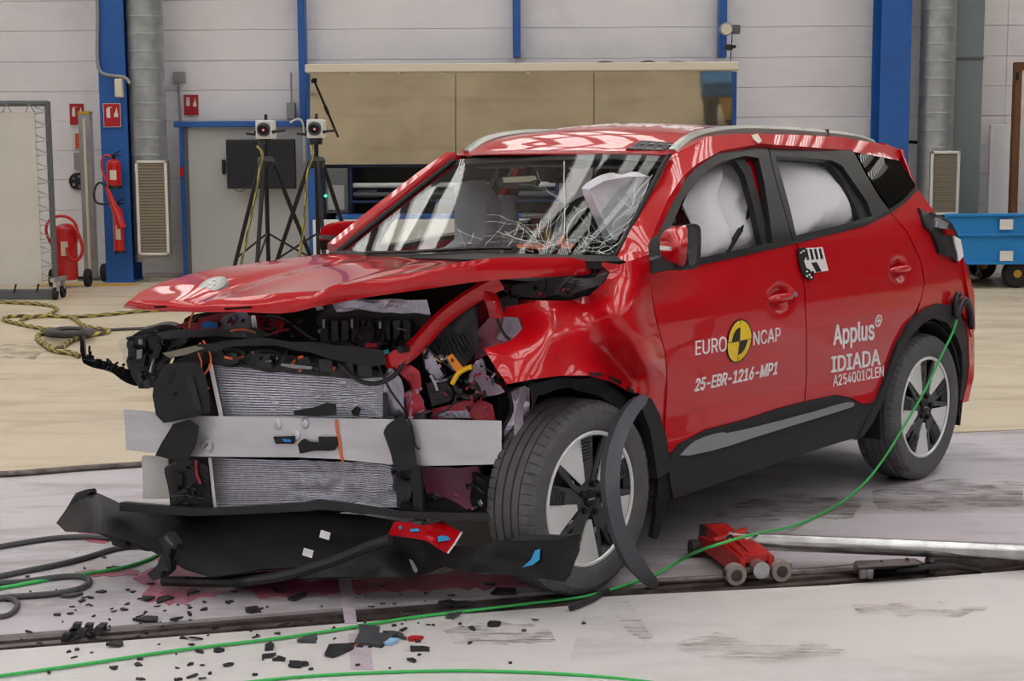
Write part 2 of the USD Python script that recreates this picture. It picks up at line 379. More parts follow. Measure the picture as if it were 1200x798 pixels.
W = Thing('wall_back', 'white panelled back wall of the hall', 'wall', kind='structure')
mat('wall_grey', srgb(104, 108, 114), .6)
W.part('wall_core', box([0, HALL_Y + .2, 4.1], [X1 - X0, .3, 8.4]), 'wall_white')
bays = [X0] + [aty(u, 60, HALL_Y)[0] for u in (-240, 128, 352, 605, 850, 1052, 1180)] + [X1]
zrow = [0.] + [aty(600, v, HALL_Y)[2] for v in (318, 281, 243, 207, 173, 139, 104, 69, 33, -2, -38)]
zrow = zrow + [zrow[-1] + .42 * k for k in range(1, 9)]
for i in range(len(bays) - 1):
    for k in range(len(zrow) - 1):
        if zrow[k + 1] > 8.2: break
        q = rng.uniform(-.004, .004)
        W.part('panel', box([(bays[i] + bays[i + 1]) / 2, HALL_Y + .02 + q, (zrow[k] + zrow[k + 1]) / 2], [bays[i + 1] - bays[i] - .005, .06, zrow[k + 1] - zrow[k] - .005], .002), 'wall_white', smooth=False)
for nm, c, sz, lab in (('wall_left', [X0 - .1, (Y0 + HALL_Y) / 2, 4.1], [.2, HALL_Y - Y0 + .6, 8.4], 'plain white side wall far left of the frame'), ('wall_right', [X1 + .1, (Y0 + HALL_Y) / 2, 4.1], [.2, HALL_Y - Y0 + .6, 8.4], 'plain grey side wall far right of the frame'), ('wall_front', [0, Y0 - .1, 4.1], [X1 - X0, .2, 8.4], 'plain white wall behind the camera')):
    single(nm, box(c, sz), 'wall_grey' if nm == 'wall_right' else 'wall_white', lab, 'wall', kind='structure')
# corrugated roof sheet
xs = np.arange(X0, X1 + .01, .25); prof = []
for k, x in enumerate(xs): prof += [(x, 8.0 + (.06 if k % 2 else 0)), (x + .12, 8.0 + (.06 if k % 2 else 0))]
pr = np.array(prof); pr = np.vstack([pr, [[X1 + .3, 8.3], [X0 - .1, 8.3]]])
m = prism(pr, HALL_Y - Y0 + .4); m = TM(np.stack([m.vertices[:, 0], HALL_Y + .2 - m.vertices[:, 2], m.vertices[:, 1]], 1), m.faces, process=False)
single('ceiling', m, 'ceiling_sheet', 'corrugated roof sheet of the hall', 'ceiling', kind='structure', smooth=False)
# ceiling lamps: three louvred light strips side by side, in rows
first = None
spots = [(x, y) for y in (-6.6, -3.1, .4, 3.9, 7.4, 10.9, 14.4, 17.9) for x in (-9.4, -5., -.6, 3.8, 8.2, 12.6)]
for x, y in spots:
    if first is None:
        c = np.array([x, y, 7.2])
        first = Thing('ceiling_lamp', 'louvred lamp of four strips hanging under the roof sheet', 'lamp', c, 0, 'lamps under the roof')
        for s in (-.9, -.3, .3, .9):
            h = first.part('lamp_housing', cat([box(c + [s, 0, .06], [.44, 2.9, .05], .01)] + [box(c + [s + e * .22, 0, -.01], [.015, 2.9, .12]) for e in (-1, 1)]), 'white_plastic')
            first.part('diffuser', box(c + [s, 0, .02], [.41, 2.86, .02]), 'lamp_glow', smooth=False, sub=h)
            first.part('louvre', cat([box(c + [s, -1.4 + k * .1, -.0], [.41, .035, .016]) for k in range(29)]), 'grey_plastic', smooth=False, sub=h, kind='stuff')
        first.part('hanger', cyl(c + [0, .9, .07], c + [0, .9, .82], .01, n=6), 'grey_plastic'); first.part('hanger', cyl(c + [0, -.9, .07], c + [0, -.9, .82], .01, n=6), 'grey_plastic')
    else: copy(first, (x, y, 7.2))

# ------------------------------------------------------------------ columns, posts and ducts along the back wall
def column(name, u0, u1, v, y, depth, label, material='blue_paint', flange=None, group=None):
    a, b = aty(u0, v, y), aty(u1, v, y); cx, w = (a[0] + b[0]) / 2, abs(b[0] - a[0])
    t = Thing(name, label, 'column', (cx, y + depth / 2, 0), kind=None, group=group)
    if flange:
        t.part('flange', box([cx, y + .012, 4.], [w, .024, 8.], .004), material)
        t.part('flange', box([cx, y + depth - .012, 4.], [w, .024, 8.], .004), material)
        t.part('web', box([cx, y + depth / 2, 4.], [.03, depth - .05, 8.]), material)
        t.part('base_plate', box([cx, y + depth / 2, .012], [w + .02, depth + .02, .024], .004), material)
    else:
        t.part('shaft', box([cx, y + depth / 2, 4.], [w, depth, 8.], .01), material)
        t.part('base_plate', box([cx, y + depth / 2, .012], [w + .08, depth + .08, .024], .004), material)
    return t
column('steel_column', 118, 150, 160, 19.6, .5, 'blue steel column carrying the two fire extinguishers', flange=True)
column('steel_column', 1032, 1067, 90, 19.6, .5, 'blue steel column behind the rear end of the red car', flange=True)
for u0, u1, lab in ((349, 357, 'narrow blue wall post left of the wide mirror'), (601, 610, 'narrow blue wall post above the middle of the mirror'), (843, 852, 'narrow blue wall post carrying the floodlight camera')):
    a, b = aty(u0, 40, 20.3), aty(u1, 40, 20.3); z0 = 1.0 if u0 == 349 else aty(u0, 76, 20.3)[2] + .1
    single('wall_post', box([(a[0] + b[0]) / 2, 20.42, (8 + z0) / 2], [abs(b[0] - a[0]), .24, 8 - z0], .008), 'blue_paint', lab, 'post')
a, b = aty(1117, 100, 19.9), aty(1152, 100, 19.9)
t = Thing('grey_steel_column', 'flat grey steel column right of the spiral duct', 'column', ((a[0] + b[0]) / 2, 20.1, 0))
t.part('shaft', box([(a[0] + b[0]) / 2, 20.1, 4], [b[0] - a[0], .36, 8.], .01), 'grey_beam')
zc = aty(1135, 68, 19.9)[2]; t.part('joint_plate', box([(a[0] + b[0]) / 2, 19.91, zc], [b[0] - a[0] + .01, .02, .03], .004), 'grey_frame')

def duct(uc, wpx, y, vtop, vbot, vend, gu0, gu1, label):
    a = aty(uc - wpx / 2, vtop, y); b = aty(uc + wpx / 2, vtop, y); cx, r = (a[0] + b[0]) / 2, (b[0] - a[0]) / 2
    zb = aty(uc, vend, y)[2]
    t = Thing('spiral_duct', label, 'air duct', (cx, y, zb))
    prof = [(r * .96, zb), (r, zb + .01)]
    z = zb + .05
    while z < 8.:
        prof += [(r, z), (r + .006, z + .012), (r + .006, z + .02), (r, z + .032)]; z += .22 if z < 4.2 else 1.
    prof += [(r, 8.)]; m = lathe(prof, 32); m.apply_translation([cx, y, 0]); t.part('pipe', m, 'galvanised', smooth=60)
    m = lathe([(0, zb + .004), (r * .95, zb + .004)], 32); m.apply_translation([cx, y, 0]); t.part('end_cap', m, 'galvanised')
    yf = y - r - .05; p, q = aty(gu0, vbot[0], yf), aty(gu1, vbot[1], yf); z1, z0 = p[2], q[2]; gx0, gx1 = p[0], q[0]; bw = .035
    t.part('grille_box', box([(gx0 + gx1) / 2, yf + .1, (z0 + z1) / 2], [gx1 - gx0 - .02, .19, z1 - z0 - .02]), 'grille_gap')
    t.part('grille_frame', cat([box([(gx0 + gx1) / 2, yf, zz], [gx1 - gx0, .03, bw], .005) for zz in (z0 + bw / 2, z1 - bw / 2)] + [box([xx, yf, (z0 + z1) / 2], [bw, .03, z1 - z0], .005) for xx in (gx0 + bw / 2, gx1 - bw / 2)]), 'white_plastic')
    n = 30
    for k in range(n):
        zz = z0 + bw + (z1 - z0 - 2 * bw) * (k + .5) / n
        t.part('grille_slat', box([(gx0 + gx1) / 2, yf + .012, zz], [gx1 - gx0 - 2 * bw, .012, (z1 - z0) / n * .62], R=trimesh.transformations.rotation_matrix(.5, [1, 0, 0])), 'grille_slat', smooth=False)
duct(172, 42, 19.8, 100, (188, 299), 306, 158, 199, 'galvanised spiral air duct with a slatted grille beside the extinguishers')
duct(1098, 41, 19.8, 100, (177, 252), 258, 1091, 1123, 'galvanised spiral air duct with a grille behind the car tail')

# ------------------------------------------------------------------ wide tilted mirror, its beam and what stands below it
yT, yB = 19.55, 19.83
mt = Thing('tilted_mirror', 'wide tilted mirror under a white beam showing the hall floor', 'mirror', (aty(610, 84, yT)[0], 19.9, 1.4))
seams = [363, 534, 696, 858]
for i in range(3):
    p0, p1 = aty(seams[i] + .5, 83, yT), aty(seams[i + 1] - .5, 83, yT); q0, q1 = aty(seams[i] + .5, 193, yB), aty(seams[i + 1] - .5, 193, yB)
    pts = [p0, p1, q0, q1]; off = np.array([0, .02, .005])
    for q in (q0, q1): q[2] = q0[2]
    mt.part('mirror_panel', hull([q + s * off for q in pts for s in (0, 1)]), 'mirror', smooth=False)
a, b = aty(357, 80, 19.3), aty(866, 80, 19.3)
mt.part('header_beam', box([(a[0] + b[0]) / 2, 19.6, a[2]], [b[0] - a[0], .55, .105], .01), 'cream')
for u in (413, 466, 519, 619, 766):
    p = aty(u, 86, 19.4); mt.part('down_light', lathe([(0, 0), (.035, 0), (.03, .03)], 12).apply_translation([p[0], 19.4, a[2] - .075]), 'white_plastic')
for u0, u1 in ((356.5, 369), (853, 865)):
    p, q = aty(u0, 84, 19.7), aty(u1, 84, 19.7)
    mt.part('mirror_post', box([(p[0] + q[0]) / 2, 19.95, (a[2] - .05) / 2], [q[0] - p[0], .3, a[2] - .05], .006), 'blue_paint')
mt.part('backing', box([(a[0] + b[0]) / 2, 20.2, (a[2] + aty(600, 193, yB)[2]) / 2], [b[0] - a[0] - .2, .08, a[2] - aty(600, 193, yB)[2]]), 'grey_frame')
p, q = aty(368, 95, 19.56), aty(396, 161, 19.72)
st = Thing('support_strut', 'thin black strut hanging at the left edge of the mirror', 'strut', q)
st.part('rod', tube([p, q], .011, 8), 'black_metal'); st.part('joint', cyl(p * .55 + q * .45, p * .42 + q * .58, .019, n=10), 'black_metal'); st.part('clamp', box(p, [.07, .05, .05], .01), 'black_metal')
# loose bits lying on the beam
for k, (u0, u1) in enumerate(((698, 720), (748, 768), (781, 806))):
    pts = [aty(u0 + (u1 - u0) * t, 74 - 1.6 * math.sin(3.1 * t) - (k % 2) * t, 19.4) for t in np.linspace(0, 1, 7)]
    single('cable_remnant', tube(pts, .012, 6, 14), 'hose_grey', ['short dark cable remnant lying left on the mirror beam', 'short dark cable remnant lying mid-right on the mirror beam', 'short dark cable remnant nearest the floodlight on the mirror beam'][k], 'cable')
# rack under the mirror
def rack():
    y = 19.9; t = Thing('storage_rack', 'dark blue steel rack with shelves under the mirror', 'rack', (aty(500, 220, y)[0], y + .3, 0))
    x0, x1 = aty(377, 200, y)[0], aty(655, 200, y)[0]; zt = aty(500, 194, y)[2]
    for v in (194, 236): t.part('shelf', box([(x0 + x1) / 2, y + .3, aty(500, v, y)[2]], [x1 - x0, .6, .035], .005), 'blue_dark')
    for v in (217, 228): t.part('cross_tube', cyl([x0 + .4, y + .1, aty(500, v, y)[2]], [x1, y + .1, aty(500, v, y)[2]], .035), 'white_plastic' if v == 217 else 'grey_frame')
    for u in (378, 410, 653): 
        xx = aty(u, 200, y)[0]; t.part('upright', box([xx, y + .05, zt / 2], [.05, .06, zt], .005), 'blue_dark')
        t.part('upright', box([xx, y + .55, zt / 2], [.05, .06, zt], .005), 'blue_dark')
    t.part('back_sheet', box([(x0 + x1) / 2, y + .62, zt * .62], [x1 - x0, .02, zt * .76]), 'black_metal')
rack()
y = 19.7
t = Thing('control_box', 'grey control cabinet with a green lamp on the rack', 'cabinet', aty(394, 250, y + .1))
t.part('cabinet_body', wrect(381, 197, 408, 250, y + .1, .1, .01), 'grey_frame'); t.part('cover_plate', wrect(384, 217, 404, 246, y + .08, .03, .004), 'grey_plastic')
t.part('status_lamp', trimesh.creation.icosphere(2, .02).apply_translation(aty(381.5, 229.5, y + .05)), 'green_led')
for u, v in ((430, 232), (470, 233), (520, 233)):
    single('storage_box', wrect(u - 13, v - 10, u + 12, v, 20.05, .3, .01), 'grey_frame' if u != 470 else 'black_plastic', {430: 'grey storage box at the left of the lower rack shelf', 470: 'black storage box in the middle of the lower rack shelf', 520: 'grey storage box at the right of the lower rack shelf'}[u], 'box')
y = 19.2
t = Thing('low_cabinet', 'low white cabinet with a blue top edge under the rack', 'cabinet', (aty(500, 280, y)[0], y + .25, 0))
x0, x1 = aty(366, 270, y)[0], aty(700, 270, y)[0]; z = aty(500, 256, y)[2]
for k in range(4):
    w = (x1 - x0) / 4; t.part('door_panel', box([x0 + w * (k + .5), y + .02, z / 2], [w - .01, .04, z - .02], .006), 'white_plastic')
t.part('cabinet_body', box([(x0 + x1) / 2, y + .27, z / 2 - .01], [x1 - x0, .44, z - .03]), 'white_plastic')
t.part('worktop_edge', box([(x0 + x1) / 2 + .15, y + .25, z + .02], [x1 - x0 - .3, .48, .05], .008), 'blue_paint')

# ------------------------------------------------------------------ sliding door, television, beam over them
y = 20.2
D = Thing('door_1', 'wide grey sliding door panel behind the tripods', 'door', (aty(288, 300, y)[0], y, 0), kind='structure')
a, b = aty(219, 149, y), aty(360, 149, y)
D.part('door_leaf', box([(a[0] + b[0]) / 2, y + .04, a[2] / 2], [b[0] - a[0], .06, a[2] - .02], .006), 'panel_grey')
D.part('door_frame', cat([box([a[0] - .03, y + .02, a[2] / 2], [.07, .1, a[2]], .006), box([(a[0] + b[0]) / 2, y + .02, a[2] + .01], [b[0] - a[0] + .13, .1, .03], .004)]), 'grey_frame')
p, q = aty(211, 150, y), aty(215, 150, y)
D.part('guide_rail', box([(p[0] + q[0]) / 2, y - .02, a[2] / 2], [.055, .08, a[2]], .004), 'blue_paint')
D.part('track_header', box([(aty(205, 145, y)[0] + aty(358, 145, y)[0]) / 2, y - .02, aty(280, 145.5, y)[2]], [aty(358, 145, y)[0] - aty(205, 145, y)[0], .14, .075], .008), 'blue_paint')
y = 19.9
t = Thing('television', 'black wall television on the grey sliding door', 'television', aty(305, 222, y))
t.part('housing', wrect(264.5, 163.5, 347, 221, y, .06, .01), 'black_plastic'); t.part('screen', wrect(266.5, 165.5, 345, 218.5, y - .004, .01), 'screen_black', label='glossy dark screen')
t.part('wall_mount', wrect(295, 180, 320, 205, y + .06, .24), 'black_metal'); t.part('loose_cable', tube([aty(u, v, y + .03) for u, v in ((274, 221), (280, 224), (287, 222))], .006, 6, 10), 'black_plastic')
single('soundbar', wrect(259.5, 187, 263.5, 204, 20.1, .1, .01), 'black_plastic', 'narrow black speaker left of the television', 'speaker')

# ------------------------------------------------------------------ fire signs and small wall fittings
def fire_sign(u0, v0, u1, v1, y, label, hand=False):
    t = Thing('fire_sign', label, 'sign', aty((u0 + u1) / 2, v1, y))
    t.part('board', wrect(u0, v0, u1, v1, y, .008), 'white_plastic'); t.part('red_panel', wrect(u0 + .7, v0 + .7, u1 - .7, v1 - .7, y - .003, .008), 'sign_red')
    w, h = u1 - u0, v1 - v0
    def at(fx, fy): return aty(u0 + w * fx, v0 + h * fy, y - .004)
    s = (at(1, .5)[0] - at(0, .5)[0])
    b0 = at(.3, .62)
    if hand:
        t.part('pictogram', cat([box(at(.3, .42), [s * .22, .006, s * .34], .003)] + [box(at(.2 + .06 * k, .22), [s * .045, .006, s * .22], .003) for k in range(4)]), 'white_plastic', smooth=False)
    else:
        t.part('pictogram', cat([box(at(.3, .42), [s * .2, .006, s * .5], .012), box(at(.3, .2), [s * .1, .006, s * .1], .004), box(at(.4, .17), [s * .2, .006, s * .05], .003)]), 'white_plastic', smooth=False)
    fl_m = [box(at(.72, .5), [s * .22, .006, s * .2], .012), hull([at(.62, .5), at(.82, .5), at(.75, .15), at(.62, .5) + [0, .006, 0], at(.82, .5) + [0, .006, 0], at(.75, .15) + [0, .006, 0]])]
    t.part('flame_pictogram', cat(fl_m), 'white_plastic', smooth=False)
    tx = text('EXTINTOR', 1.0, .02, True); k = s * .74 / tx.extents[0]; tx.apply_scale(k); o = at(.13, .88)
    t.part('lettering', place(tx, basis(o + [0, .002, 0], [1, 0, 0], [0, 0, 1], [0, -1, 0])), 'white_plastic', smooth=False)
fire_sign(80.5, 121, 99.5, 147, 20.56, 'red fire sign on the white wall beside the grey post')
fire_sign(120.5, 121, 142, 149, 19.57, 'red fire extinguisher sign fixed to the blue column')
fire_sign(214.5, 110.5, 233.5, 135.5, 20.56, 'red fire sign on the white wall above the sliding door', True)
t = Thing('orange_sign', 'small orange notice on the wall under the fire sign', 'sign', aty(91, 174, 20.56))
t.part('board', wrect(84.5, 156.5, 98, 174, 20.56, .01), 'orange_sign'); t.part('pale_strip', wrect(84.5, 156.5, 88.5, 174, 20.553, .01), 'white_plastic')
single('grey_plate', wrect(86, 179, 98, 198, 20.55, .02, .004), 'grey_plastic', 'grey blank plate on the wall under the orange notice', 'plate')
c = aty(91.5, 212.5, 20.56); rr = .115
sh = Point(0, 0).buffer(rr, 24)
for k in range(5): sh = sh.difference(Point(rr * .58 * math.cos(k * 1.2566), rr * .58 * math.sin(k * 1.2566)).buffer(rr * .21, 10))
single('cable_reel_disc', place(prism(sh, .03), basis(c, [1, 0, 0], [0, 0, 1], [0, -1, 0])), 'black_plastic', 'black round disc with five holes on the wall', 'disc')
y = 20.0
t = Thing('aluminium_post', 'tall aluminium profile post standing left of the blue column', 'post', (aty(100, 320, y)[0], y, 0))
p = aty(98, 134, y); q = aty(106, 326, y)
t.part('profile', hull([[p[0] + s * .075 + k * 0, y + d, z] for s in (-1, 1) for d in (0, .14) for z in (.03, p[2])]), 'alu')
t.part('groove', box([p[0] + .0, y - .002, p[2] / 2], [.035, .012, p[2] - .1]), 'cream'); t.part('cap', box([p[0], y + .07, p[2] + .02], [.16, .16, .04], .008), 'yellow_paint', label='yellow cap'); t.part('foot', box([p[0], y + .07, .015], [.3, .3, .03], .006), 'grey_frame')
def conduit(name, label, pts, r, material='grey_plastic', boxes=()):
    t = Thing(name, label, 'conduit', pts[-1]); t.part('pipe', tube(pts, r, 8, 24 if len(pts) > 2 else 0), material)
    for (u0, v0, u1, v1, y) in boxes: t.part('junction_box', wrect(u0, v0, u1, v1, y, .1, .01), 'grey_plastic'); 
conduit('wall_conduit', 'grey conduit curving down the left flange of the extinguisher column', [aty(u, v, 19.55) for u, v in ((112, -12), (114, 40), (115, 78), (120, 86), (134, 89), (146, 91), (152, 98))], .022, 'grey_plastic')
single('column_box', wrect(133.5, 92, 143.5, 114, 19.5, .1, .012), 'cream', 'small cream switch box on the extinguisher column', 'box')
conduit('wall_conduit', 'grey conduit with a junction box right of the spiral duct', [aty(209, 98, 20.5), aty(211.5, 150, 20.5), aty(213, 205, 20.12)], .018, 'grey_plastic', [(202, 84, 216.5, 97, 20.45)])
single('call_point', wrect(210.5, 196, 215, 207, 20.1, .06, .006), 'red_gloss', 'tiny red alarm push button on the blue door rail', 'alarm button')
conduit('wall_conduit', 'thin grey conduit with a junction box above the television', [aty(341, 85, 20.5), aty(341.5, 120, 20.5)], .011, 'grey_plastic', [(335.5, 120, 346, 140, 20.45)])
conduit('wall_conduit', 'white curved cable pipe at the top left corner of the mirror', [aty(u, v, 20.0) for u, v in ((340, 144), (352, 140), (356, 150), (357, 190))], .014, 'white_plastic')
t = Thing('floodlight', 'round grey floodlight on an arm at the blue wall post', 'floodlight', aty(850, 50, 19.9))
c = aty(851, 34, 19.95)
t.part('lamp_body', place(lathe([(0, 0), (.05, 0), (.085, .05), (.085, .12), (.075, .13), (0, .12)], 20), basis(c + [0, .1, 0], [1, 0, 0], [0, 0, 1], [0, -1, 0])), 'grey_plastic')
t.part('lens', place(lathe([(0, .0), (.068, .0), (.07, .01)], 20), basis(c + [0, -.032, 0], [1, 0, 0], [0, 0, 1], [0, -1, 0])), 'cream')
t.part('driver_box', wrect(858, 29, 867.5, 39.5, 19.95, .1, .01), 'grey_frame'); t.part('bracket', cat([tube([c + [0, .1, 0], c + [0, .4, 0]], .02), tube([c, aty(864, 34, 19.98)], .015)]), 'black_metal')
t.part('cable', tube([aty(858, 40, 19.97), aty(857, 55, 20.), aty(856, 72, 20.1)], .006, 6), 'black_plastic')
t = Thing('wall_camera', 'small black camera under the floodlight', 'camera', aty(854, 60, 20.))
t.part('camera_body', wrect(850, 52, 859, 58.5, 19.95, .12, .01), 'black_plastic'); t.part('lens_barrel', cyl(aty(859, 55, 19.98), aty(861, 54.5, 19.9), .02), 'black_metal'); t.part('bracket', tube([aty(852, 56, 20.), aty(848, 56, 20.3)], .014), 'black_metal')

# ------------------------------------------------------------------ fire extinguishers
def extinguisher(label, u, v0, v1, wpx, y, hose, horn=False, lab=True):
    a = aty(u - wpx / 2, (v0 + v1) / 2, y)[0]; b = aty(u + wpx / 2, (v0 + v1) / 2, y)[0]; r = (b - a) / 2; cx = (a + b) / 2; zt, zb = aty(u, v0, y)[2], aty(u, v1, y)[2]
    t = Thing('fire_extinguisher', label, 'fire extinguisher', (cx, y, zb))
    h = zt - zb; m = lathe([(0, zb), (r * .92, zb), (r, zb + .02), (r, zb + h * .82), (r * .85, zb + h * .92), (r * .35, zb + h), (0, zb + h)], 24); m.apply_translation([cx, y, 0]); t.part('cylinder', m, 'red_gloss')
    m = lathe([(0, zt - .01), (r * .32, zt - .01), (r * .32, zt + .05), (0, zt + .06)], 14); m.apply_translation([cx, y, 0]); t.part('valve', m, 'black_metal')
    t.part('lever', cat([tube([[cx - .01, y, zt + .05], [cx + r * 1.1, y - .02, zt + .1]], .009, 6), tube([[cx, y, zt + .03], [cx + r * 1.2, y - .02, zt + .045]], .009, 6)]), 'black_metal')
    m = lathe([(r + .002, zb), (r + .003, zb + .04)], 24); m.apply_translation([cx, y, 0]); t.part('base_ring', m, 'black_plastic')
    if lab:
        th = np.linspace(-1.9, -1.0, 8); zz = (zb + h * .3, zb + h * .62); v = [[cx + (r + .003) * math.cos(q), y + (r + .003) * math.sin(q), z] for z in zz for q in th]
        t.part('label_band', TM(v, [[i, i + 1, i + 9] for i in range(7)] + [[i, i + 9, i + 8] for i in range(7)], process=False), 'cream')
    t.part('hose', tube([aty(uu, vv, y - .1) for uu, vv in hose], .014, 8, 24), 'red_gloss' if not horn else 'black_plastic')
    if horn: t.part('discharge_horn', tube([aty(124.5, 219, y - .16), aty(128, 227, y - .16), aty(133, 240, y - .17), aty(143, 267, y - .18)], [.02, .03, .045, .062], 10), 'red_gloss')
    t.part('wall_bracket', box([cx, y + r + .02, zb + h * .6], [r * .9, .08, .05], .005), 'black_metal')
extinguisher('red fire extinguisher with white labels, upper one on the blue column', 133.5, 186, 221, 17, 19.42, [(131, 184), (122, 183), (119, 191), (121, 203), (126, 214)])
extinguisher('red fire extinguisher with a horn, lower one on the blue column', 139, 242, 297, 12.5, 19.42, [(134, 236), (126, 222), (117, 214), (111, 222), (112, 236), (122, 239), (131, 236)], True)
def wheeled():
    y = 18.9; u, v0, v1 = 76, 262, 331; r = .155; cx = aty(u, 300, y)[0]; zt, zb = aty(u, v0, y)[2], .1
    t = Thing('wheeled_extinguisher', 'large red wheeled fire extinguisher behind the white screen', 'fire extinguisher', (cx, y, 0))
    h = zt - zb; m = lathe([(0, zb), (r * .9, zb), (r, zb + .04), (r, zb + h * .85), (r * .7, zb + h * .95), (0, zb + h)], 24); m.apply_translation([cx, y, 0]); t.part('cylinder', m, 'red_gloss')
    t.part('handle_frame', tube([[cx - .12, y - .02, .5], [cx - .12, y - .12, zt + .06], [cx + .1, y - .12, zt + .08], [cx + .13, y - .02, .5]], .018, 8, 20), 'red_gloss')
    t.part('hose', tube([aty(uu, vv, y - .2) for uu, vv in ((76, 264), (88, 268), (95, 283), (96, 297), (90, 305), (83, 303), (79, 290))], .02, 8, 28), 'red_gloss')
    for s in (-1, 1):
        m = lathe([(.03, -.03), (.11, -.03), (.115, 0), (.11, .03), (.03, .03)], 20, 'x'); m.apply_translation([cx + s * .22 + .03, y + .1, .115]); t.part('wheel', m, 'rubber')
    t.part('axle', cyl([cx - .22, y + .1, .115], [cx + .25, y + .1, .115], .015), 'black_metal')
    t.part('label_band', wrect(71, 283, 80, 300, y - .165, .01), 'cream')
wheeled()
single('floor_roller', lathe([(0, -.05), (.11, -.05), (.12, -.03), (.12, .03), (.11, .05), (0, .05)], 20, 'x').apply_translation([aty(123, 322, 19.7)[0], 19.75, .12]), 'rubber', 'dark rubber roller at the foot of the blue column', 'roller')

# ------------------------------------------------------------------ white screen in a tube frame, far left
y = 17.4
sc = Thing('screen_frame', 'white fabric screen laced into a grey tube frame', 'screen', (aty(20, 340, y)[0], y, 0))
tr, br = aty(55.5, 121, y), aty(65.5, 345, y); zt, zb = tr[2], aty(40, 342, y)[2]; xl = tr[0] - 2.75; xr = br[0]
xat = lambda z: tr[0] + (br[0] - tr[0]) * (zt - z) / (zt - zb)
sc.part('tube_frame', cat([cyl([xl, y, zt], [tr[0], y, zt], .033), cyl([br[0], y, zb - .02], [tr[0], y, zt + .02], .033), cyl([xl, y, zb], [br[0], y, zb], .033), cyl([xl, y, zb - .02], [xl, y, zt + .02], .033)]), 'grey_frame')
sc.part('base_channel', box([(xl + xr) / 2, y, zb - .03], [xr - xl, .12, .12], .01), 'grey_frame')
sc.part('fabric', hull([[x, y + d, z] for d in (0, .02) for z in (zb + .08, zt - .09) for x in (xl + .1, xat(z) - .15)]), 'curtain')
for k in range(13):
    z = zb + .15 + (zt - zb - .25) * k / 12; sc.part('lacing', tube([[xat(z) - .15, y, z + .06], [xat(z), y - .045, z], [xat(z) - .15, y, z - .02]], .008, 6), 'grey_plastic')
for k in range(9):
    x = tr[0] - .2 - k * .26; sc.part('lacing', tube([[x - .05, y, zt - .1], [x, y - .045, zt], [x + .05, y, zt - .1]], .008, 6), 'grey_plastic'); sc.part('eyelet_hook', tube([[x, y - .07, zb], [x + .03, y - .07, zb + .1]], .01, 6), 'black_metal')
for s in (0, 1):
    m = lathe([(.02, -.02), (.07, -.02), (.075, 0), (.07, .02), (.02, .02)], 18, 'x'); m.apply_translation([xr + .03, y - .12 + s * .3, .075]); sc.part('caster', m, 'rubber')
sc.part('caster_fork', cat([box([xr + .03, y - .1, .16], [.05, .06, .12], .008), box([xr + .03, y + .18, .16], [.05, .06, .12], .008), box([xr + .03, y + .04, .23], [.06, .5, .04], .005)]), 'alu')

# ------------------------------------------------------------------ tracking cameras on tripods
def tripod(u, v, y, spin, label, cordpts):
    c = aty(u, v, y); zt = aty(u, 189, y)[2]
    t = Thing('camera_tripod', label, 'tripod', (c[0], y, 0))
    foot = []
    hub = np.array([c[0], y, zt])
    for k in range(3):
        a = spin + k * 2.0944; d = np.array([math.cos(a), math.sin(a), 0]); f = np.array([c[0], y, .02]) + d * .66; top = hub + d * .05; mid = top + (f - top) * .52; foot.append(f)
        lg = t.part('leg', cat([cyl(top, mid, .0165, .015, 10), cyl(mid, f, .0115, .010, 10)]), 'black_metal')
        t.part('leg_clamp', cyl(mid - (f - top) * .012, mid + (f - top) * .02, .026, n=10), 'black_plastic', sub=lg); t.part('rubber_foot', trimesh.creation.icosphere(1, .022).apply_translation(f + [0, 0, .0]), 'rubber', sub=lg)
        t.part('spreader', tube([hub - [0, 0, .52], top + (f - top) * .45], .008, 6), 'black_metal')
    t.part('centre_column', cyl(hub - [0, 0, .75], hub + [0, 0, .16], .016, n=12), 'black_metal')
    t.part('crown', lathe([(0, -.05), (.05, -.05), (.065, 0), (.05, .03), (0, .04)], 16).apply_translation(hub), 'black_plastic')
    t.part('pan_head', cat([lathe([(0, 0), (.045, 0), (.05, .04), (.03, .09), (0, .1)], 14).apply_translation(hub + [0, 0, .12]), box(hub + [0, 0, .21], [.14, .11, .025], .006)]), 'black_plastic')
    t.part('pan_handle', cat([tube([hub + [-.03, -.02, .19], hub + [-.13, -.05, .2]], .01, 8), tube([hub + [.03, -.02, .21], hub + [.15, -.04, .22]], .009, 8)]), 'black_metal')
    s = t.part('camera_housing', box([c[0], y + .04, c[2]], [.118, .2, .135], .008), 'white_plastic')
    t.part('ring_light', place(prism(Polygon(roundpoly([(-.048, -.048), (.048, -.048), (.048, .048), (-.048, .048)], 3)), .012), basis(np.array([c[0], y - .06, c[2]]), [1, 0, 0], [0, 0, 1], [0, -1, 0])), 'grey_frame', sub=s)
    t.part('lens', place(lathe([(.036, 0), (.036, .03), (.028, .034), (.02, .02), (0, .018)], 20), basis(np.array([c[0], y - .07, c[2]]), [1, 0, 0], [0, 0, 1], [0, -1, 0])), 'screen_black', sub=s)
    t.part('indicator', trimesh.creation.icosphere(1, .006).apply_translation([c[0] + .004, y - .1, c[2] - .004]), 'red_led', sub=s)
    t.part('antenna', cyl([c[0], y + .05, c[2] + .06], [c[0], y + .05, c[2] + .11], .012, n=8), 'black_plastic', sub=s)
    t.part('cable', uv_tube(spline([[*aty(uu, vv, y - .13)] for uu, vv in cordpts], 40), .010), 'striped', label='yellow and black striped cable')
tripod(310.5, 152, 11.0, math.radians(-95), 'black tripod with a white tracking camera in front of the television', [(301, 171), (307, 180), (305, 195), (300, 225), (292, 265), (284, 304), (277, 340)])
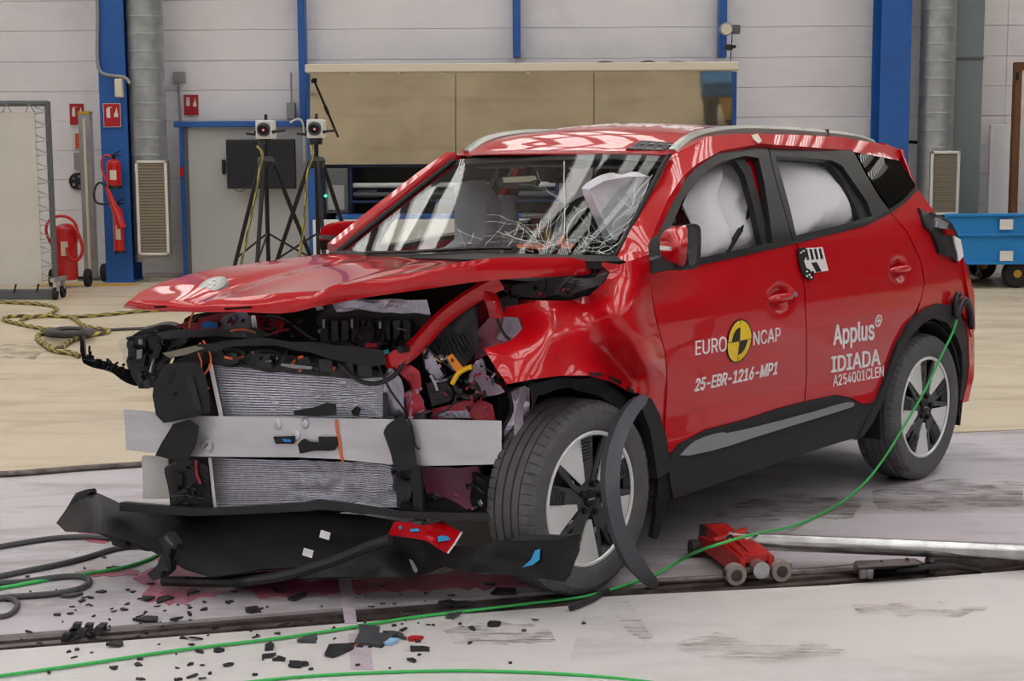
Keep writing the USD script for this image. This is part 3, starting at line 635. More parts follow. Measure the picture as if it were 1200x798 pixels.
tripod(370, 151, 11.0, math.radians(-75), 'black tripod with a white tracking camera left of the mirror', [(364, 170), (366, 182), (361, 200), (358, 235), (355, 270), (351, 300), (346, 335)])

# ------------------------------------------------------------------ right-hand background
y = 19.9
t = Thing('wooden_frame', 'brown wooden frame leaning on the right wall', 'frame', (aty(1196, 250, y)[0], y, 0))
a, b = aty(1188.5, 73, y), aty(1197, 73, y); w = b[0] - a[0]
t.part('upright', box([(a[0] + b[0]) / 2, y, a[2] / 2], [w, .1, a[2]], .006), 'wood'); t.part('upright', box([a[0] + 1.5, y, a[2] / 2], [w, .1, a[2]], .006), 'wood')
for z in (a[2] - .05, .1): t.part('rail', box([a[0] + .78, y, z], [1.4, .09, .1], .006), 'wood')
t.part('hinge', box([a[0] + .03, y - .06, a[2] - .18], [.03, .02, .1]), 'black_metal')
single('white_board', wrect(1161, 146, 1188, 330, 20.3, .06, .008), 'wall_white', 'white board leaning on the wall beside the wooden frame', 'board')
single('wall_pipe', tube([aty(1062, 166, 20.2), aty(1077, 167, 20.2)], .022, 8), 'black_metal', 'short dark pipe between blue column and spiral duct', 'pipe')
y = 18.0
t = Thing('blue_trailer', 'bright blue low trailer behind the tail of the car', 'trailer', (aty(1190, 320, y)[0], y, 0))
a, b = aty(1108, 251, y), aty(1400, 251, y); zt, zb = a[2], aty(1150, 309, y)[2]
t.part('side_panel', box([(a[0] + b[0]) / 2, y, (zt + zb) / 2], [b[0] - a[0], .05, zt - zb], .01), 'trailer_blue')
t.part('rim', cat([box([(a[0] + b[0]) / 2, y - .02, z], [b[0] - a[0] + .02, .09, .035], .006) for z in (zt - .01, (zt + zb) / 2 + .05, zb + .01)]), 'trailer_blue')
t.part('bed', box([(a[0] + b[0]) / 2, y + .8, zb + .12], [b[0] - a[0], 1.6, .06]), 'black_metal'); t.part('side_panel', box([(a[0] + b[0]) / 2, y + 1.6, zb + .17], [b[0] - a[0], .05, .3], .01), 'trailer_blue'); t.part('end_panel', box([a[0] + .02, y + .8, zb + .17], [.05, 1.6, .3], .01), 'trailer_blue')
for v0, v1 in ((257, 269), (294, 306)): t.part('paper_label', wrect(1172, v0, 1187, v1, y - .072, .004), 'white_plastic')
for xx, yy in ((aty(1194, 320, y)[0], y + .1), (aty(1194, 320, y)[0], y + 1.4), (b[0] - .5, y + .25), (b[0] - .5, y + 1.4)):
    m = lathe([(.05, -.06), (.15, -.065), (.17, -.03), (.17, .03), (.15, .065), (.05, .06)], 24, 'y'); m.apply_translation([xx, yy, .172]); w = t.part('wheel', m, 'rubber')
    t.part('hub', lathe([(0, -.05), (.06, -.05), (.06, .05), (0, .05)], 14, 'y').apply_translation([xx, yy, .172]), 'yellow_paint', sub=w)
    t.part('axle_leg', box([xx, yy, .36], [.08, .1, .3], .01), 'black_metal')
t.part('tie_ring', cat([tube([aty(1146, 310, y), aty(1147, 318, y)], .018, 8), lathe([(.025, -.008), (.04, -.008), (.04, .008), (.025, .008)], 14, 'y', True).apply_translation(aty(1147, 322, y))]), 'black_metal')

t = Thing('blue_cart', 'small blue cart with a yellow support behind the car, seen in the mirror', 'cart', (3.3, 15.7, 0))
t.part('tray', box([3.3, 15.7, .78], [.66, .5, .24], .02), 'trailer_blue'); t.part('tray_rim', cat([box([3.3, 15.7 + s * .25, .9], [.7, .04, .05], .008) for s in (-1, 1)]), 'trailer_blue'); t.part('grey_box', box([3.2, 15.72, .58], [.4, .36, .14], .01), 'grey_frame')
t.part('yellow_support', hull([[3.28 + dx, 15.95 + dy, z] for dx, z in ((-.05, .66), (.16, .66), (.16, .3), (.06, .3)) for dy in (0, .05)]), 'yellow_paint')
for xx, yy in ((3.16, 15.9), (3.16, 15.5), (3.5, 15.9), (3.5, 15.5)):
    w = t.part('wheel', lathe([(.06, -.06), (.19, -.065), (.21, -.03), (.21, .03), (.19, .065), (.06, .06)], 26, 'x').apply_translation([xx, yy, .212]), 'rubber'); t.part('hub', lathe([(0, -.05), (.07, -.05), (.07, .05), (0, .05)], 14, 'x').apply_translation([xx, yy, .212]), 'yellow_paint', sub=w); t.part('fork', box([xx, yy, .42], [.16, .05, .32], .01), 'black_metal')
# ------------------------------------------------------------------ cables on the floor
def cord(name, label, category, px, r, material, z=None, n=60, second=None, group=None, lift=0.):
    pts = [fl(*p[:2], (p[2] if len(p) > 2 else r)) for p in px]; pts = spline(pts, n)
    pts[:, 2] = np.maximum(pts[:, 2], r)
    if second:
        return single(name, uv_tube(pts, r), 'striped', label, category, group=group)
    return single(name, tube(pts, r, 8), material, label, category, group=group)
cord('striped_cable', 'yellow and black cable zigzagging over the floor at far left', 'cable', [(-10, 353), (25, 355), (52, 357), (66, 361), (62, 366), (45, 371), (20, 370), (4, 373), (12, 377), (45, 384), (70, 386)], .019, 'yellow_cord', n=110, second='hose_grey')
cord('striped_cable', 'yellow and black cable running behind the nose of the car', 'cable', [(24, 377), (40, 371), (58, 370), (85, 371), (130, 368), (160, 365), (215, 363)], .019, 'yellow_cord', n=90, second='hose_grey')
cord('striped_cable', 'yellow and black cable bundle looping beside the torn headlamp', 'cable', [(82, 371), (92, 377), (108, 384), (127, 387), (122, 390), (98, 394), (75, 405), (70, 408), (56, 405), (46, 399), (45, 392), (55, 389), (70, 386)], .022, 'yellow_cord', n=110, second='hose_grey')
cord('striped_cable', 'yellow and black cable end pointing at the bumper bracket', 'cable', [(52, 400), (58, 408), (70, 412), (80, 413), (92, 417)], .022, 'yellow_cord', n=30, second='hose_grey')
for k in range(5): pass
t = Thing('cable_coil', 'flat coil of dark cable lying among the striped cables', 'cable coil', fl(82, 390))
for k in range(5): t.part('cable_loop', tube([fl(82 + (30 - k * 3) * math.cos(q), 389.5 - k * .5 + (4.5 - k * .4) * math.sin(q), .02 + k * .025) for q in np.linspace(0, 6.2832, 40)], .02, 6), 'hose_grey')
cord('dark_cable', 'thin dark cable leading from the coil towards the headlamp', 'cable', [(112, 388), (140, 386), (165, 385), (200, 384)], .015, 'hose_grey', n=20)
cord('brown_cable', 'brown ribbed cable lying along the floor slot at left', 'cable', [(-8, 556), (40, 553), (90, 549), (165, 544), (200, 541)], .016, 'rail_steel', n=40)
cord('grey_hose', 'grey hose crossing the floor behind the torn bumper', 'hose', [(-140, 658), (-60, 649), (-10, 642), (20, 637), (60, 631), (95, 629), (130, 631)], .012, 'hose_grey')
cord('grey_hose', 'grey hose curving from the left edge under the torn bumper', 'hose', [(-140, 693), (-60, 684), (-10, 677), (30, 669), (70, 661), (105, 652), (135, 643), (165, 640)], .012, 'hose_grey')
cord('grey_hose', 'grey hose making a flat loop at the left edge', 'hose', [(-140, 700), (-60, 691), (-10, 684), (30, 681), (70, 676), (98, 676), (105, 682), (92, 690), (60, 696), (20, 699), (-10, 702), (-120, 712)], .012, 'hose_grey')
cord('grey_hose', 'short curled grey hose end at the far left edge', 'hose', [(-6, 722), (8, 721), (18, 714), (20, 706), (10, 701), (-6, 702)], .010, 'hose_grey')
cord('green_cable', 'green cable at left reaching under the torn bumper', 'cable', [(-140, 707), (-60, 698), (-10, 691), (30, 684), (80, 675), (130, 668), (165, 659), (185, 650)], .008, 'green_cord')
cord('green_cable', 'green cable along the lower edge of the photo', 'cable', [(120, 830), (220, 809), (285, 800), (340, 794), (420, 789), (520, 786), (600, 787), (680, 791), (760, 799), (880, 818)], .0055, 'green_cord')
a = side_pt = None
# ------------------------------------------------------------------ the car: materials
mat('car_paint', srgb(190, 3, 20), .4, 0., coat=1., coat_roughness=.02, spec=.15)
mat('car_red_inner', srgb(170, 20, 34), .5, col2=srgb(190, 60, 80), scale=5, coat=.2)
mat('primer_pink', srgb(190, 96, 122), .45, col2=srgb(166, 120, 150), scale=6)
mat('primer_lilac', srgb(170, 150, 176), .5, col2=srgb(196, 190, 204), scale=7)
mat('trim_black', srgb(38, 39, 41), .55, bump=.04, bscale=400, spec=.3)
mat('frame_black', srgb(38, 38, 40), .35)
mat('seal_black', srgb(14, 14, 17), .6)
mat('trim_silver', srgb(150, 154, 160), .4, .4)
mat('rail_silver', srgb(176, 178, 174), .35, .6)
MATS['airbag'] = usdkit.material(stage, '/World/Looks/airbag', {'d': ('diffuse_bsdf', {'color': srgb(236, 236, 244)}), 't': ('translucent_bsdf', {'color': srgb(236, 236, 244)}), 'm': ('mix_closure', {'fac': .22}), 'tc': ('texture_coordinate', {}), 'n': ('noise_texture', {'scale': 16., 'detail': 4., 'distortion': .8}), 'b': ('bump', {'strength': .2, 'distance': .015})}, [('tc.object', 'n.vector'), ('n.fac', 'b.height'), ('b.normal', 'd.normal'), ('d.BSDF', 'm.closure1'), ('t.BSDF', 'm.closure2')], surface='m.closure')
mat('cabin_black', srgb(16, 16, 19), .8)
mat('seat_black', srgb(24, 25, 30), .75)
mat('headliner', srgb(70, 72, 78), .9)
mat('tyre', srgb(78, 77, 80), .62, col2=srgb(90, 89, 93), scale=20, bump=.05, bscale=200)
mat('wheel_dark', srgb(70, 72, 74), .4, .3)
mat('wheel_silver', srgb(222, 224, 226), .35, .3)
mat('brake', srgb(96, 92, 90), .4, .8)
mat('liner', srgb(18, 20, 26), .8, col2=srgb(36, 40, 52), scale=120, contrast=(.5, .8), bump=.3, bscale=120)
mat('alu_beam', srgb(214, 214, 220), .42, .5, col2=srgb(198, 198, 206), scale=3, stretch=(1, 1, 4), bump=.06, bscale=6)
mat('fin', srgb(234, 234, 246), .4, .25, col2=srgb(200, 200, 218), scale=60)
mat('bumper_black', srgb(22, 22, 25), .42, col2=srgb(33, 33, 37), scale=9, spec=.3, bump=.05, bscale=8)
mat('foil', srgb(178, 176, 192), .3, .8, bump=.5, bscale=60)
mat('engine_black', srgb(24, 24, 27), .5, col2=srgb(46, 46, 50), scale=10)
mat('engine_dark', srgb(14, 14, 16), .7)
mat('grey_cast', srgb(140, 142, 154), .45, .3)
mat('orange_wire', srgb(236, 110, 60), .5)
mat('orange_label', srgb(240, 140, 30), .5)
mat('cable_yellow', srgb(240, 190, 30), .45)
mat('cap_blue', srgb(40, 130, 220), .4)
mat('teal', srgb(50, 150, 170), .5)
mat('decal_white', srgb(236, 234, 236), .5)
mat('decal_yellow', srgb(240, 204, 40), .45)
mat('decal_black', srgb(26, 26, 28), .5)
mat('blue_scrape', srgb(50, 160, 220), .5)
mat('lens_red', srgb(150, 20, 26), .15, coat=.6)
mat('mirror_glass', srgb(185, 188, 194), .2, 1.)
mat('olive_lid', srgb(120, 118, 100), .5)
mat('dummy_skin', srgb(120, 62, 54), .55, col2=srgb(140, 70, 60), scale=6)
mat('dummy_suit', srgb(150, 40, 50), .8)
mat('dummy_green', srgb(60, 130, 70), .6)
mat('crack', srgb(222, 232, 228), .3)
def glass_mat(name, tint, base):
    MATS[name] = usdkit.material(stage, '/World/Looks/' + name, {'f': ('layer_weight', {'blend': .5}), 'pw': ('math', {'math_type': 'power', 'value2': 3.5}), 'mr': ('math', {'math_type': 'multiply_add', 'value2': .32, 'value3': base}), 't': ('transparent_bsdf', {'color': tint}), 'g': ('glossy_bsdf', {'color': (.95, .95, .95), 'roughness': .0}), 'm': ('mix_closure', {})},
        [('f.facing', 'pw.value1'), ('pw.value', 'mr.value1'), ('mr.value', 'm.fac'), ('t.BSDF', 'm.closure1'), ('g.BSDF', 'm.closure2')], surface='m.closure')
glass_mat('windscreen_glass', (.93, .95, .95), .02)
glass_mat('dark_glass', (.05, .055, .06), .02)

# ------------------------------------------------------------------ the car: its side surface
_Z = [0, .2, .33, .42, .52, .62, .75, .9, 1.0, 1.08, 1.15, 1.25, 1.32, 1.5, 1.65, 1.75, 1.9]
_Y = [.85, .88, .912, .915, .895, .893, .915, .934, .934, .928, .915, .90, .875, .79, .71, .64, .5]
def S(x, z):
    y = np.interp(z, _Z, _Y)
    y = y - .07 * np.clip((x - 2.0) / 1.6, 0, 2) ** 2 * (1 + np.clip((z - 1.2) / .5, 0, 1) * .8) - .25 * np.clip((x - 3.2) / .5, 0, 1) ** 2
    y = y - .05 * np.clip((1.0 - x) / .6, 0, 1) * np.clip((z - 1.05) / .2, 0, 1)
    return y - .04 * np.clip((.9 - x) / 1.2, 0, 1) ** 2
def onside(off=0.):
    def f(uv):
        uv = np.atleast_2d(uv); d = crays(uv); y = np.full(len(uv), .9)
        for _ in range(40):
            P = CE + ((y + off - CE[1]) / d[:, 1])[:, None] * d; y = .5 * y + .5 * S(P[:, 0], P[:, 2])
        return CE + ((y + off - CE[1]) / d[:, 1])[:, None] * d
    return f
def shrink(px, k):
    g = Polygon(px).buffer(-k, join_style=2); g = max(getattr(g, 'geoms', [g]), key=lambda q: q.area)
    return np.array(g.exterior.coords)[:-1]
def pillow(px, amp, width, axis=1, sign=1, folds=.0, seed=0):
    ring = Polygon(px).exterior
    def f(P, uv):
        d = np.array([ring.distance(Point(q)) for q in uv]); P = P.copy()
        P[:, axis] += sign * amp * (1 - np.exp(-d / width)) 
        if folds: P[:, axis] += folds * (meshkit.fbm(np.stack([uv[:, 0] / 16, uv[:, 1] / 34, 0 * uv[:, 0] + seed], 1), 3, seed) - .5) * np.minimum(1, d / 4)
        return P
    return f
CAR = Thing('crashed_car', 'red crash-tested SUV with its whole nose crushed and curtain airbags hanging in the windows', 'car', CAR_O, YAW + math.pi, car=True)
car = CAR.part
LOWER = dict(label=None)

# --- red side panels
def dent(cx, cz, rx, rz, depth):
    def f(P, uv=None):
        P = P.copy(); q = ((P[:, 0] - cx) / rx) ** 2 + ((P[:, 2] - cz) / rz) ** 2; P[:, 1] -= depth / (1 + q ** 4); return P
    return f
FD = [(762, 320.5), (821, 308), (870, 298.5), (910, 290), (932, 284.5), (935.5, 290), (943, 340), (945, 385), (945, 440), (943, 471), (913, 479), (872, 492.5), (828, 504), (797, 519.5), (785.5, 533), (778, 519), (781, 470), (781.5, 440), (779, 412), (767, 367), (763, 340)]
RD = [(932, 284.5), (975, 273), (1015, 263), (1043, 248.5), (1063, 272), (1079, 306), (1083.5, 332), (1079, 352), (1066, 380), (1053, 403), (1044, 428), (1037, 448), (1029, 467), (1020, 473), (1010, 474), (997, 467), (980, 463), (943, 471), (945, 440), (945, 385), (943, 340), (935.5, 290)]
QP = [(1043, 248.5), (1060, 234), (1075, 220), (1085, 234), (1095, 247), (1113, 275), (1128, 300), (1136, 322), (1141, 343), (1142, 370), (1140, 385), (1133, 378), (1124, 364), (1113, 358), (1101, 357), (1090, 361), (1079, 370), (1070, 381), (1079, 352), (1083.5, 332), (1079, 306), (1063, 272)]
HF, HR = onside()([(915, 349)])[0], onside()([(1055, 316)])[0]
side_parts = []
def side_panel(name, px, material, off=0., t=.012, step=6, k=.55, bumpf=None, holes=(), mirror=True, sub=None, label=None):
    m = pxsheet(shrink(px, k) if k else px, onside(off), t, step, holes, bumpf); p = car(name, m, material, sub=sub, label=label, smooth=40)
    if mirror: side_parts.append((name, m, material))
    return p
fd = side_panel('front_door', FD, 'car_paint', bumpf=dent(HF[0], HF[2] - .005, .075, .05, .03), step=4.5)
rd = side_panel('rear_door', RD, 'car_paint', bumpf=dent(HR[0], HR[2] - .005, .075, .05, .03), step=4.5)
side_panel('quarter_panel', QP, 'car_paint', step=5)
for par, H in ((fd, HF), (rd, HR)):
    xs = np.linspace(-.1, .1, 11); c = [[H[0] + q, S(H[0], H[2]) + .018 - .9 * q * q * 2.2, H[2] + .004 + .02 * q] for q in xs]
    car('door_handle', tube(c, [.007, .012, .015, .016, .016, .016, .016, .016, .015, .012, .007], 8), 'car_paint', sub=par)
    if H is HF: car('key_lock', cyl([H[0] + .115, S(H[0], H[2]) - .004, H[2] + .006], [H[0] + .115, S(H[0], H[2]) + .006, H[2] + .006], .011, n=12), 'trim_silver', sub=par)
# --- black window frames, belt line, quarter glass
FF = [(761, 321), (760, 287), (782.7, 233.5), (800, 207), (816.7, 192.4), (845, 176.8), (893, 168.3), (899.5, 169.2), (903.5, 190), (912.5, 225), (925.5, 270), (929, 283), (905, 288.5), (821, 306.5)]
FH = [(787, 303), (788, 262), (802, 231), (828, 201), (845, 189.6), (873, 182.5), (889, 185), (896, 215), (902, 255), (905.5, 284), (860, 294), (821, 302.5)]
RF = [(900.8, 169.5), (950, 172.8), (998, 176.6), (1001, 179), (1015, 205), (1030, 230), (1042.5, 246.5), (1015, 261), (932, 282.2), (930, 281), (926.5, 270), (913.5, 225), (904.5, 190)]
RH = [(908.5, 183), (940, 184), (975, 188), (987, 194), (1000, 213), (1016, 236), (1022, 253), (980, 265), (933, 276), (926, 245), (916, 208)]
side_panel('window_frame', FF, 'frame_black', .002, .03, 5, 0, holes=[FH]); side_panel('window_frame', RF, 'frame_black', .002, .03, 5, 0, holes=[RH])
side_panel('belt_moulding', [(805, 309.5), (870, 295.5), (932, 281), (1015, 260), (1043, 245.5), (1060, 233), (1073.5, 218.5), (1075.5, 222), (1062, 236.5), (1044, 249.5), (1016, 264), (933, 285), (871, 299.5), (806, 313.5)], 'trim_black', .008, .02, 5, 0)
side_panel('quarter_window', [(1003.6, 179), (1053, 188), (1064, 203), (1073, 216.5), (1060, 229), (1041.5, 242.5), (1028, 223), (1014, 199)], 'dark_glass', .0, .006, 6, 0)
side_panel('inner_pillar', [(1002, 179.5), (1054, 188.5), (1075, 219), (1043, 246)], 'cabin_black', -.05, .01, 10, 0)
side_panel('window_seal', [(858, 186), (870, 183.5), (880, 196), (892, 240), (904, 287), (894, 290), (884, 245), (873, 205), (864, 191)], 'seal_black', -.02, .03, 4, 0)
side_panel('inner_door_frame', [(872, 182), (889, 183), (899, 225), (907, 286), (899, 288), (892, 245), (882, 204)], 'car_paint', -.045, .03, 5, 0, label='red painted pillar seen through the front window')
side_panel('window_seal', [(960, 187), (976, 186.5), (988, 194), (1003, 215), (1017, 240), (1019, 254), (1008, 257), (1001, 240), (985, 208), (974, 193)], 'seal_black', -.02, .03, 4, 0)
side_panel('window_seal', [(908, 181), (975, 185.5), (976, 190), (909, 186)], 'seal_black', -.03, .02, 4, 0)
side_panel('inner_door_frame', [(988, 192), (997, 200), (1015, 232), (1014, 238), (1003, 222), (994, 205)], 'car_paint', -.035, .02, 4, 0)
# --- sill, arch trims
AO = [(1029, 467), (1037, 448), (1044, 428), (1053, 403), (1066, 380), (1079, 368.5), (1090, 360.5), (1101, 356.5), (1113, 357.5), (1123, 363.5), (1130, 377.5), (1134, 395), (1135, 428), (1132, 452), (1127, 470)]
AI = [(1125, 467), (1128, 440), (1127.5, 415), (1122, 396), (1110, 378), (1095, 372.5), (1083, 378), (1071, 390), (1061, 406), (1052, 424), (1043, 449), (1035, 471), (1023, 495.5), (1006, 513)]
SIL = [(785.8, 534), (797, 519.8), (828, 504.3), (872, 492.8), (913, 479.3), (943, 471.3), (980, 463.3), (997, 467.3), (1010, 474.3), (1020, 473.3), (1029, 467.3), (1035, 471), (1023, 495.5), (1012, 511), (1003, 515.5), (997, 514.4), (950, 529), (880, 553), (789.5, 585), (785, 560)]
side_panel('sill_cladding', SIL, 'trim_black', .012, .03, 6, 0)
side_panel('bumper_panel', [(1131, 376), (1140, 384), (1142.5, 400), (1141.5, 440), (1135, 470), (1128, 472), (1133, 452), (1136, 428), (1135, 395)], 'car_paint', .004, .02, 4, 0)
m = pxsheet(np.vstack([AO, AI]), onside(.018), .05, 5); car('wheel_arch_trim', m, 'trim_black'); side_parts.append(('wheel_arch_trim', m, 'trim_black'))
side_panel('sill_strip', roundpoly([(795.5, 536.4), (806, 524), (818, 514.4), (845, 506), (855, 508), (943, 485.7), (990, 471.5), (1000, 471), (1002, 474.8), (997, 478), (895, 509), (844.6, 526)], 1), 'trim_silver', .02, .012, 6, 0, label='silver strip along the black sill')
# --- roof side, A-pillar
RSF = [(722.5, 302), (738, 271), (757, 234), (776, 197), (785.5, 181), (800, 177), (815, 168), (831, 160.4), (858, 158), (887, 157), (940, 158.2), (987, 161), (1023.5, 167), (1057.5, 175.4), (1053, 188), (1025, 182.5), (1001, 178), (998, 176.3), (950, 172.5), (900.8, 169), (893, 168), (845, 176.5), (816.7, 192), (800, 206.7), (782.4, 233.5), (759.5, 287), (760.5, 298), (735, 307)]
RSC = [(722, 302, .76), (735, 306, .805), (760, 290, .838), (750, 250, .70), (782, 233, .80), (770, 213, .65), (785, 181, .615), (800, 207, .775), (817, 192, .745), (831, 160, .655), (845, 177, .72), (887, 157, .665), (893, 168, .705), (987, 161, .655), (998, 177, .70), (1023, 167, .64), (1057, 175, .64), (1053, 188, .685), (770, 262, .82), (735, 285, .755)]
m = pxsheet(RSF, onrbf(1, RSC), .03, 5.5); car('roof_side', m, 'car_paint')
fb = [(785.5, 181), (800, 177), (815, 168), (831, 160.4), (858, 158), (887, 157), (940, 158.2), (987, 161), (1023.5, 167), (1057.5, 175.4), (1053, 188), (1025, 182.5), (1001, 178), (950, 172.5), (900.8, 169), (845, 176.5), (820, 184), (800, 186)]
side_parts.append(('roof_side', pxsheet(fb, onrbf(1, RSC), .03, 6), 'car_paint'))
# --- roof
er = onrbf(1, RSC)(np.array([(785.5, 181), (800, 177), (815, 168), (831, 160.4), (858, 158), (887, 157), (940, 158.2), (987, 161), (1023.5, 167), (1057.5, 175.4)]))
ex, ez, ey = er[:, 0], er[:, 2], er[:, 1]
def roof_z(x, y):
    k = np.clip((x - .7) / .7, 0, 1); c = .008 + .05 * k * k * (3 - 2 * k) - .03 * np.clip((x - 2.2) / .8, 0, 1)
    return np.interp(x, ex, ez) + c * (1 - (y / np.interp(x, ex, ey)) ** 2)
rx = np.linspace(0, 1, 40); ry = np.linspace(-1, 1, 25); G = []
for a in rx:
    for b in ry:
        xh = .70 + .13 * b * b; x = xh + (ex[-1] + .1 * (1 - b * b) - xh) * a; y = b * (np.interp(x, ex, ey) - .002); G.append((x, y, roof_z(x, y)))
def gridtri(n, m): return np.array([t for i in range(n - 1) for j in range(m - 1) for t in ([i * m + j, i * m + j + 1, (i + 1) * m + j + 1], [i * m + j, (i + 1) * m + j + 1, (i + 1) * m + j])])
rfp = car('roof', sheet(G, gridtri(40, 25), .006, [1.5, 0, 5]), 'car_paint')
G2 = np.array(G) - [0, 0, .05]; car('headliner', sheet(G2 * [1, .95, 1], gridtri(40, 25), .01, [1.5, 0, 5]), 'headliner')
def sweep_rect(pts, w, h, n=40):
    pts = spline(pts, n); t = np.gradient(pts, axis=0); t /= np.linalg.norm(t, axis=1, keepdims=True); side = np.array([0, 1., 0]); up = np.cross(t, side); up /= np.linalg.norm(up, axis=1, keepdims=True); up *= np.sign(up[:, 2:3])
    prof = [(-.5, -.5), (.5, -.5), (.5, .1), (.28, .5), (-.28, .5), (-.5, .1)]; V = np.stack([pts + side * w * a + up * h * b for a, b in prof], 1).reshape(-1, 3); f = []; m = len(prof)
    for k in range(n - 1):
        for i in range(m):
            j = (i + 1) % m; f += [[k * m + i, k * m + j, (k + 1) * m + j], [k * m + i, (k + 1) * m + j, (k + 1) * m + i]]
    for k in (0, n - 1):
        for i in range(1, m - 1): f.append([k * m, k * m + i, k * m + i + 1])
    return TM(V, f, process=False)
rail_px = [(788, 178.5), (799, 168), (812, 160.5), (835, 154.2), (870, 151.2), (920, 152.8), (965, 156.5), (1000, 161), (1014, 165), (1021, 168)]
rail = onplane(1, .6)(rail_px)
for sgn in (1, -1):
    P = rail * [1, sgn, 1]; p = car('roof_rail', sweep_rect(P, .05, .034), 'rail_silver')
    for k in (1, -2): car('rail_foot', box(P[k] - [0, 0, .03], [.12, .045, .05], .01), 'rail_silver', sub=p)
    car('rail_seam', box(P[6] + [0, 0, .001], [.006, .054, .038]), 'frame_black', sub=p)
# --- tail
tp = onside()([(1057.5, 175.4), (1075, 220), (1095, 247), (1113, 275), (1128, 300), (1141, 343), (1142, 385), (1139, 430), (1129, 472)])
tp = np.vstack([tp, [tp[-1] - [.02, 0, .12]]]); ys = np.linspace(-1, 1, 21)
T = [(p[0] + .13 * (1 - b * b), p[1] * b * .995, p[2]) for p in tp for b in ys]
car('tailgate', sheet(np.array(T[:21 * 5]), gridtri(5, 21), .01, [8, 0, 1]), 'car_paint')
car('rear_bumper', sheet(np.array(T[21 * 4:]), gridtri(6, 21), .01, [8, 0, 1]), 'trim_black')
def spl(p): return pxslab(p, onside(.0), .1, 8, (.2, -1, 0))
car('roof_spoiler', hull(np.vstack([[ex[-1] - .16, s * .62, ez[-1] + .035] for s in (-1, 1)] + [[ex[-1] + .1, s * .6, ez[-1] - .005] for s in (-1, 1)] + [[ex[-1] + .1, s * .6, ez[-1] - .035] for s in (-1, 1)] + [[ex[-1] - .16, s * .66, ez[-1] - .03] for s in (-1, 1)])), 'car_paint')
tl = pxslab([(1078, 244), (1086, 249), (1098, 251), (1116, 261), (1121, 272), (1127, 296), (1122, 308), (1116, 301), (1102, 296), (1094, 274), (1086, 266)], onside(.02), .07, 5, (0, -1, 0), .01, 3)
p = car('tail_lamp', tl, 'black_plastic', label='broken black tail lamp housing')
car('lamp_shard', pxslab([(1098, 255), (1112, 262), (1110, 270), (1099, 266)], onside(.035), .02, 5, (0, -1, 0), .006, 5), 'foil', sub=p); car('lamp_shard', pxslab([(1119, 276), (1126, 280), (1129, 300), (1124, 306), (1121, 292)], onside(.03), .02, 5, (0, -1, 0), .004, 6), 'decal_white', sub=p); car('red_lens', pxslab([(1108, 268), (1118, 270), (1120, 276), (1110, 275)], onside(.04), .02, 5, (0, -1, 0), .003, 7), 'lens_red', sub=p)
car('cable_bracket', tube(onside(.03)([(1124, 345), (1120, 356), (1121, 368), (1130, 352), (1138, 372), (1137, 384)]), .018, 8, 20), 'black_plastic')
car('bumper_edge', pxsheet([(1128, 300), (1133, 312), (1142, 345), (1143, 385), (1139, 395), (1134, 378), (1136, 350), (1131, 322)], onside(.012), .02, 4), 'car_paint')

# --- windscreen
WS = [(396, 294.5), (440, 296), (500, 297), (560, 297.6), (620, 298.4), (680, 299.5), (720, 300.5), (738, 269), (757, 232), (776, 195), (783, 182.5), (750, 181), (720, 180.2), (684, 180.2), (648, 180.8), (612, 181.8), (580, 183.2), (555, 185), (533, 187.2), (500, 210), (470, 233), (440, 257)]
WC = [(396, 294.5, .235), (470, 296, .13), (560, 297.6, .105), (640, 299, .16), (720, 300.5, .345), (533, 187, .815), (580, 183, .735), (648, 180.8, .70), (720, 180.2, .74), (784, 182, .835), (465, 237, .53), (600, 240, .40), (752, 241, .60), (530, 240, .43), (680, 240, .44)]
car('windscreen', pxsheet(WS, onpoly(0, WC), .006, 9), 'windscreen_glass', label='cracked windscreen glass')
wf = onpoly(0, [(u, v, x - .012) for u, v, x in WC])
car('windscreen_band', pxsheet([(533, 187.2), (580, 183.2), (648, 180.8), (720, 180.2), (784, 182), (779, 190), (720, 186.5), (650, 187), (585, 190), (525, 194)], onpoly(0, [(u, v, x + .01) for u, v, x in WC]), .003, 6), 'seal_black')
fpil = wf(densify([(392, 296), (440, 257), (500, 210), (533, 187.2)], 12, False)) + [.035, -.045, .012]; car('windscreen_pillar', sweep_rect(fpil, .085, .06, 24), 'car_paint')
car('windscreen_seal', tube(wf(densify([(396, 294.5), (533, 187.2)], 8, False)), .012, 6), 'seal_black'); car('windscreen_seal', tube(wf(densify([(721, 300.5), (738, 269), (757, 232), (776, 195), (784, 182)], 8, False)), .011, 6), 'seal_black')
cr = []; r2_ = random.Random(5)
def crackline(p, ang, n, step, r, jit):
    pts = [p]
    for _ in range(n):
        ang += r2_.uniform(-jit, jit); pts.append((pts[-1][0] + step * math.cos(ang), pts[-1][1] + step * math.sin(ang) * .75))
    pts = [q for q in pts if shapely.contains_xy(WSP, q[0], q[1])]
    if len(pts) > 2: cr.append(tube(wf(np.array(pts)), r, 4))
WSP = Polygon(WS).buffer(-2)
for cx, cy, n0, L in ((640, 286, 34, 14), (700, 288, 34, 13), (745, 235, 22, 10), (668, 238, 9, 12), (610, 265, 12, 12), (560, 285, 12, 9)):
    for k in range(n0): crackline((cx + r2_.gauss(0, 14 if cy > 280 else 4), cy + r2_.gauss(0, 5)), r2_.uniform(0, 6.283), r2_.randint(4, L), r2_.uniform(3, 6.5), r2_.uniform(.0003, .0009), .28)
for k in range(10): crackline((767 - k * 5.2 + r2_.uniform(-3, 3), 205 + k * 10), 2.1 + r2_.uniform(-.3, .3), 9, 5, .0015, .4)
crackline((661, 189), 1.57, 14, 8, .0018, .06); crackline((668, 296), -1.9, 12, 7, .0013, .25)
car('glass_cracks', cat(cr), 'crack', kind='stuff', smooth=False, label='fine pale cracks in the windscreen')
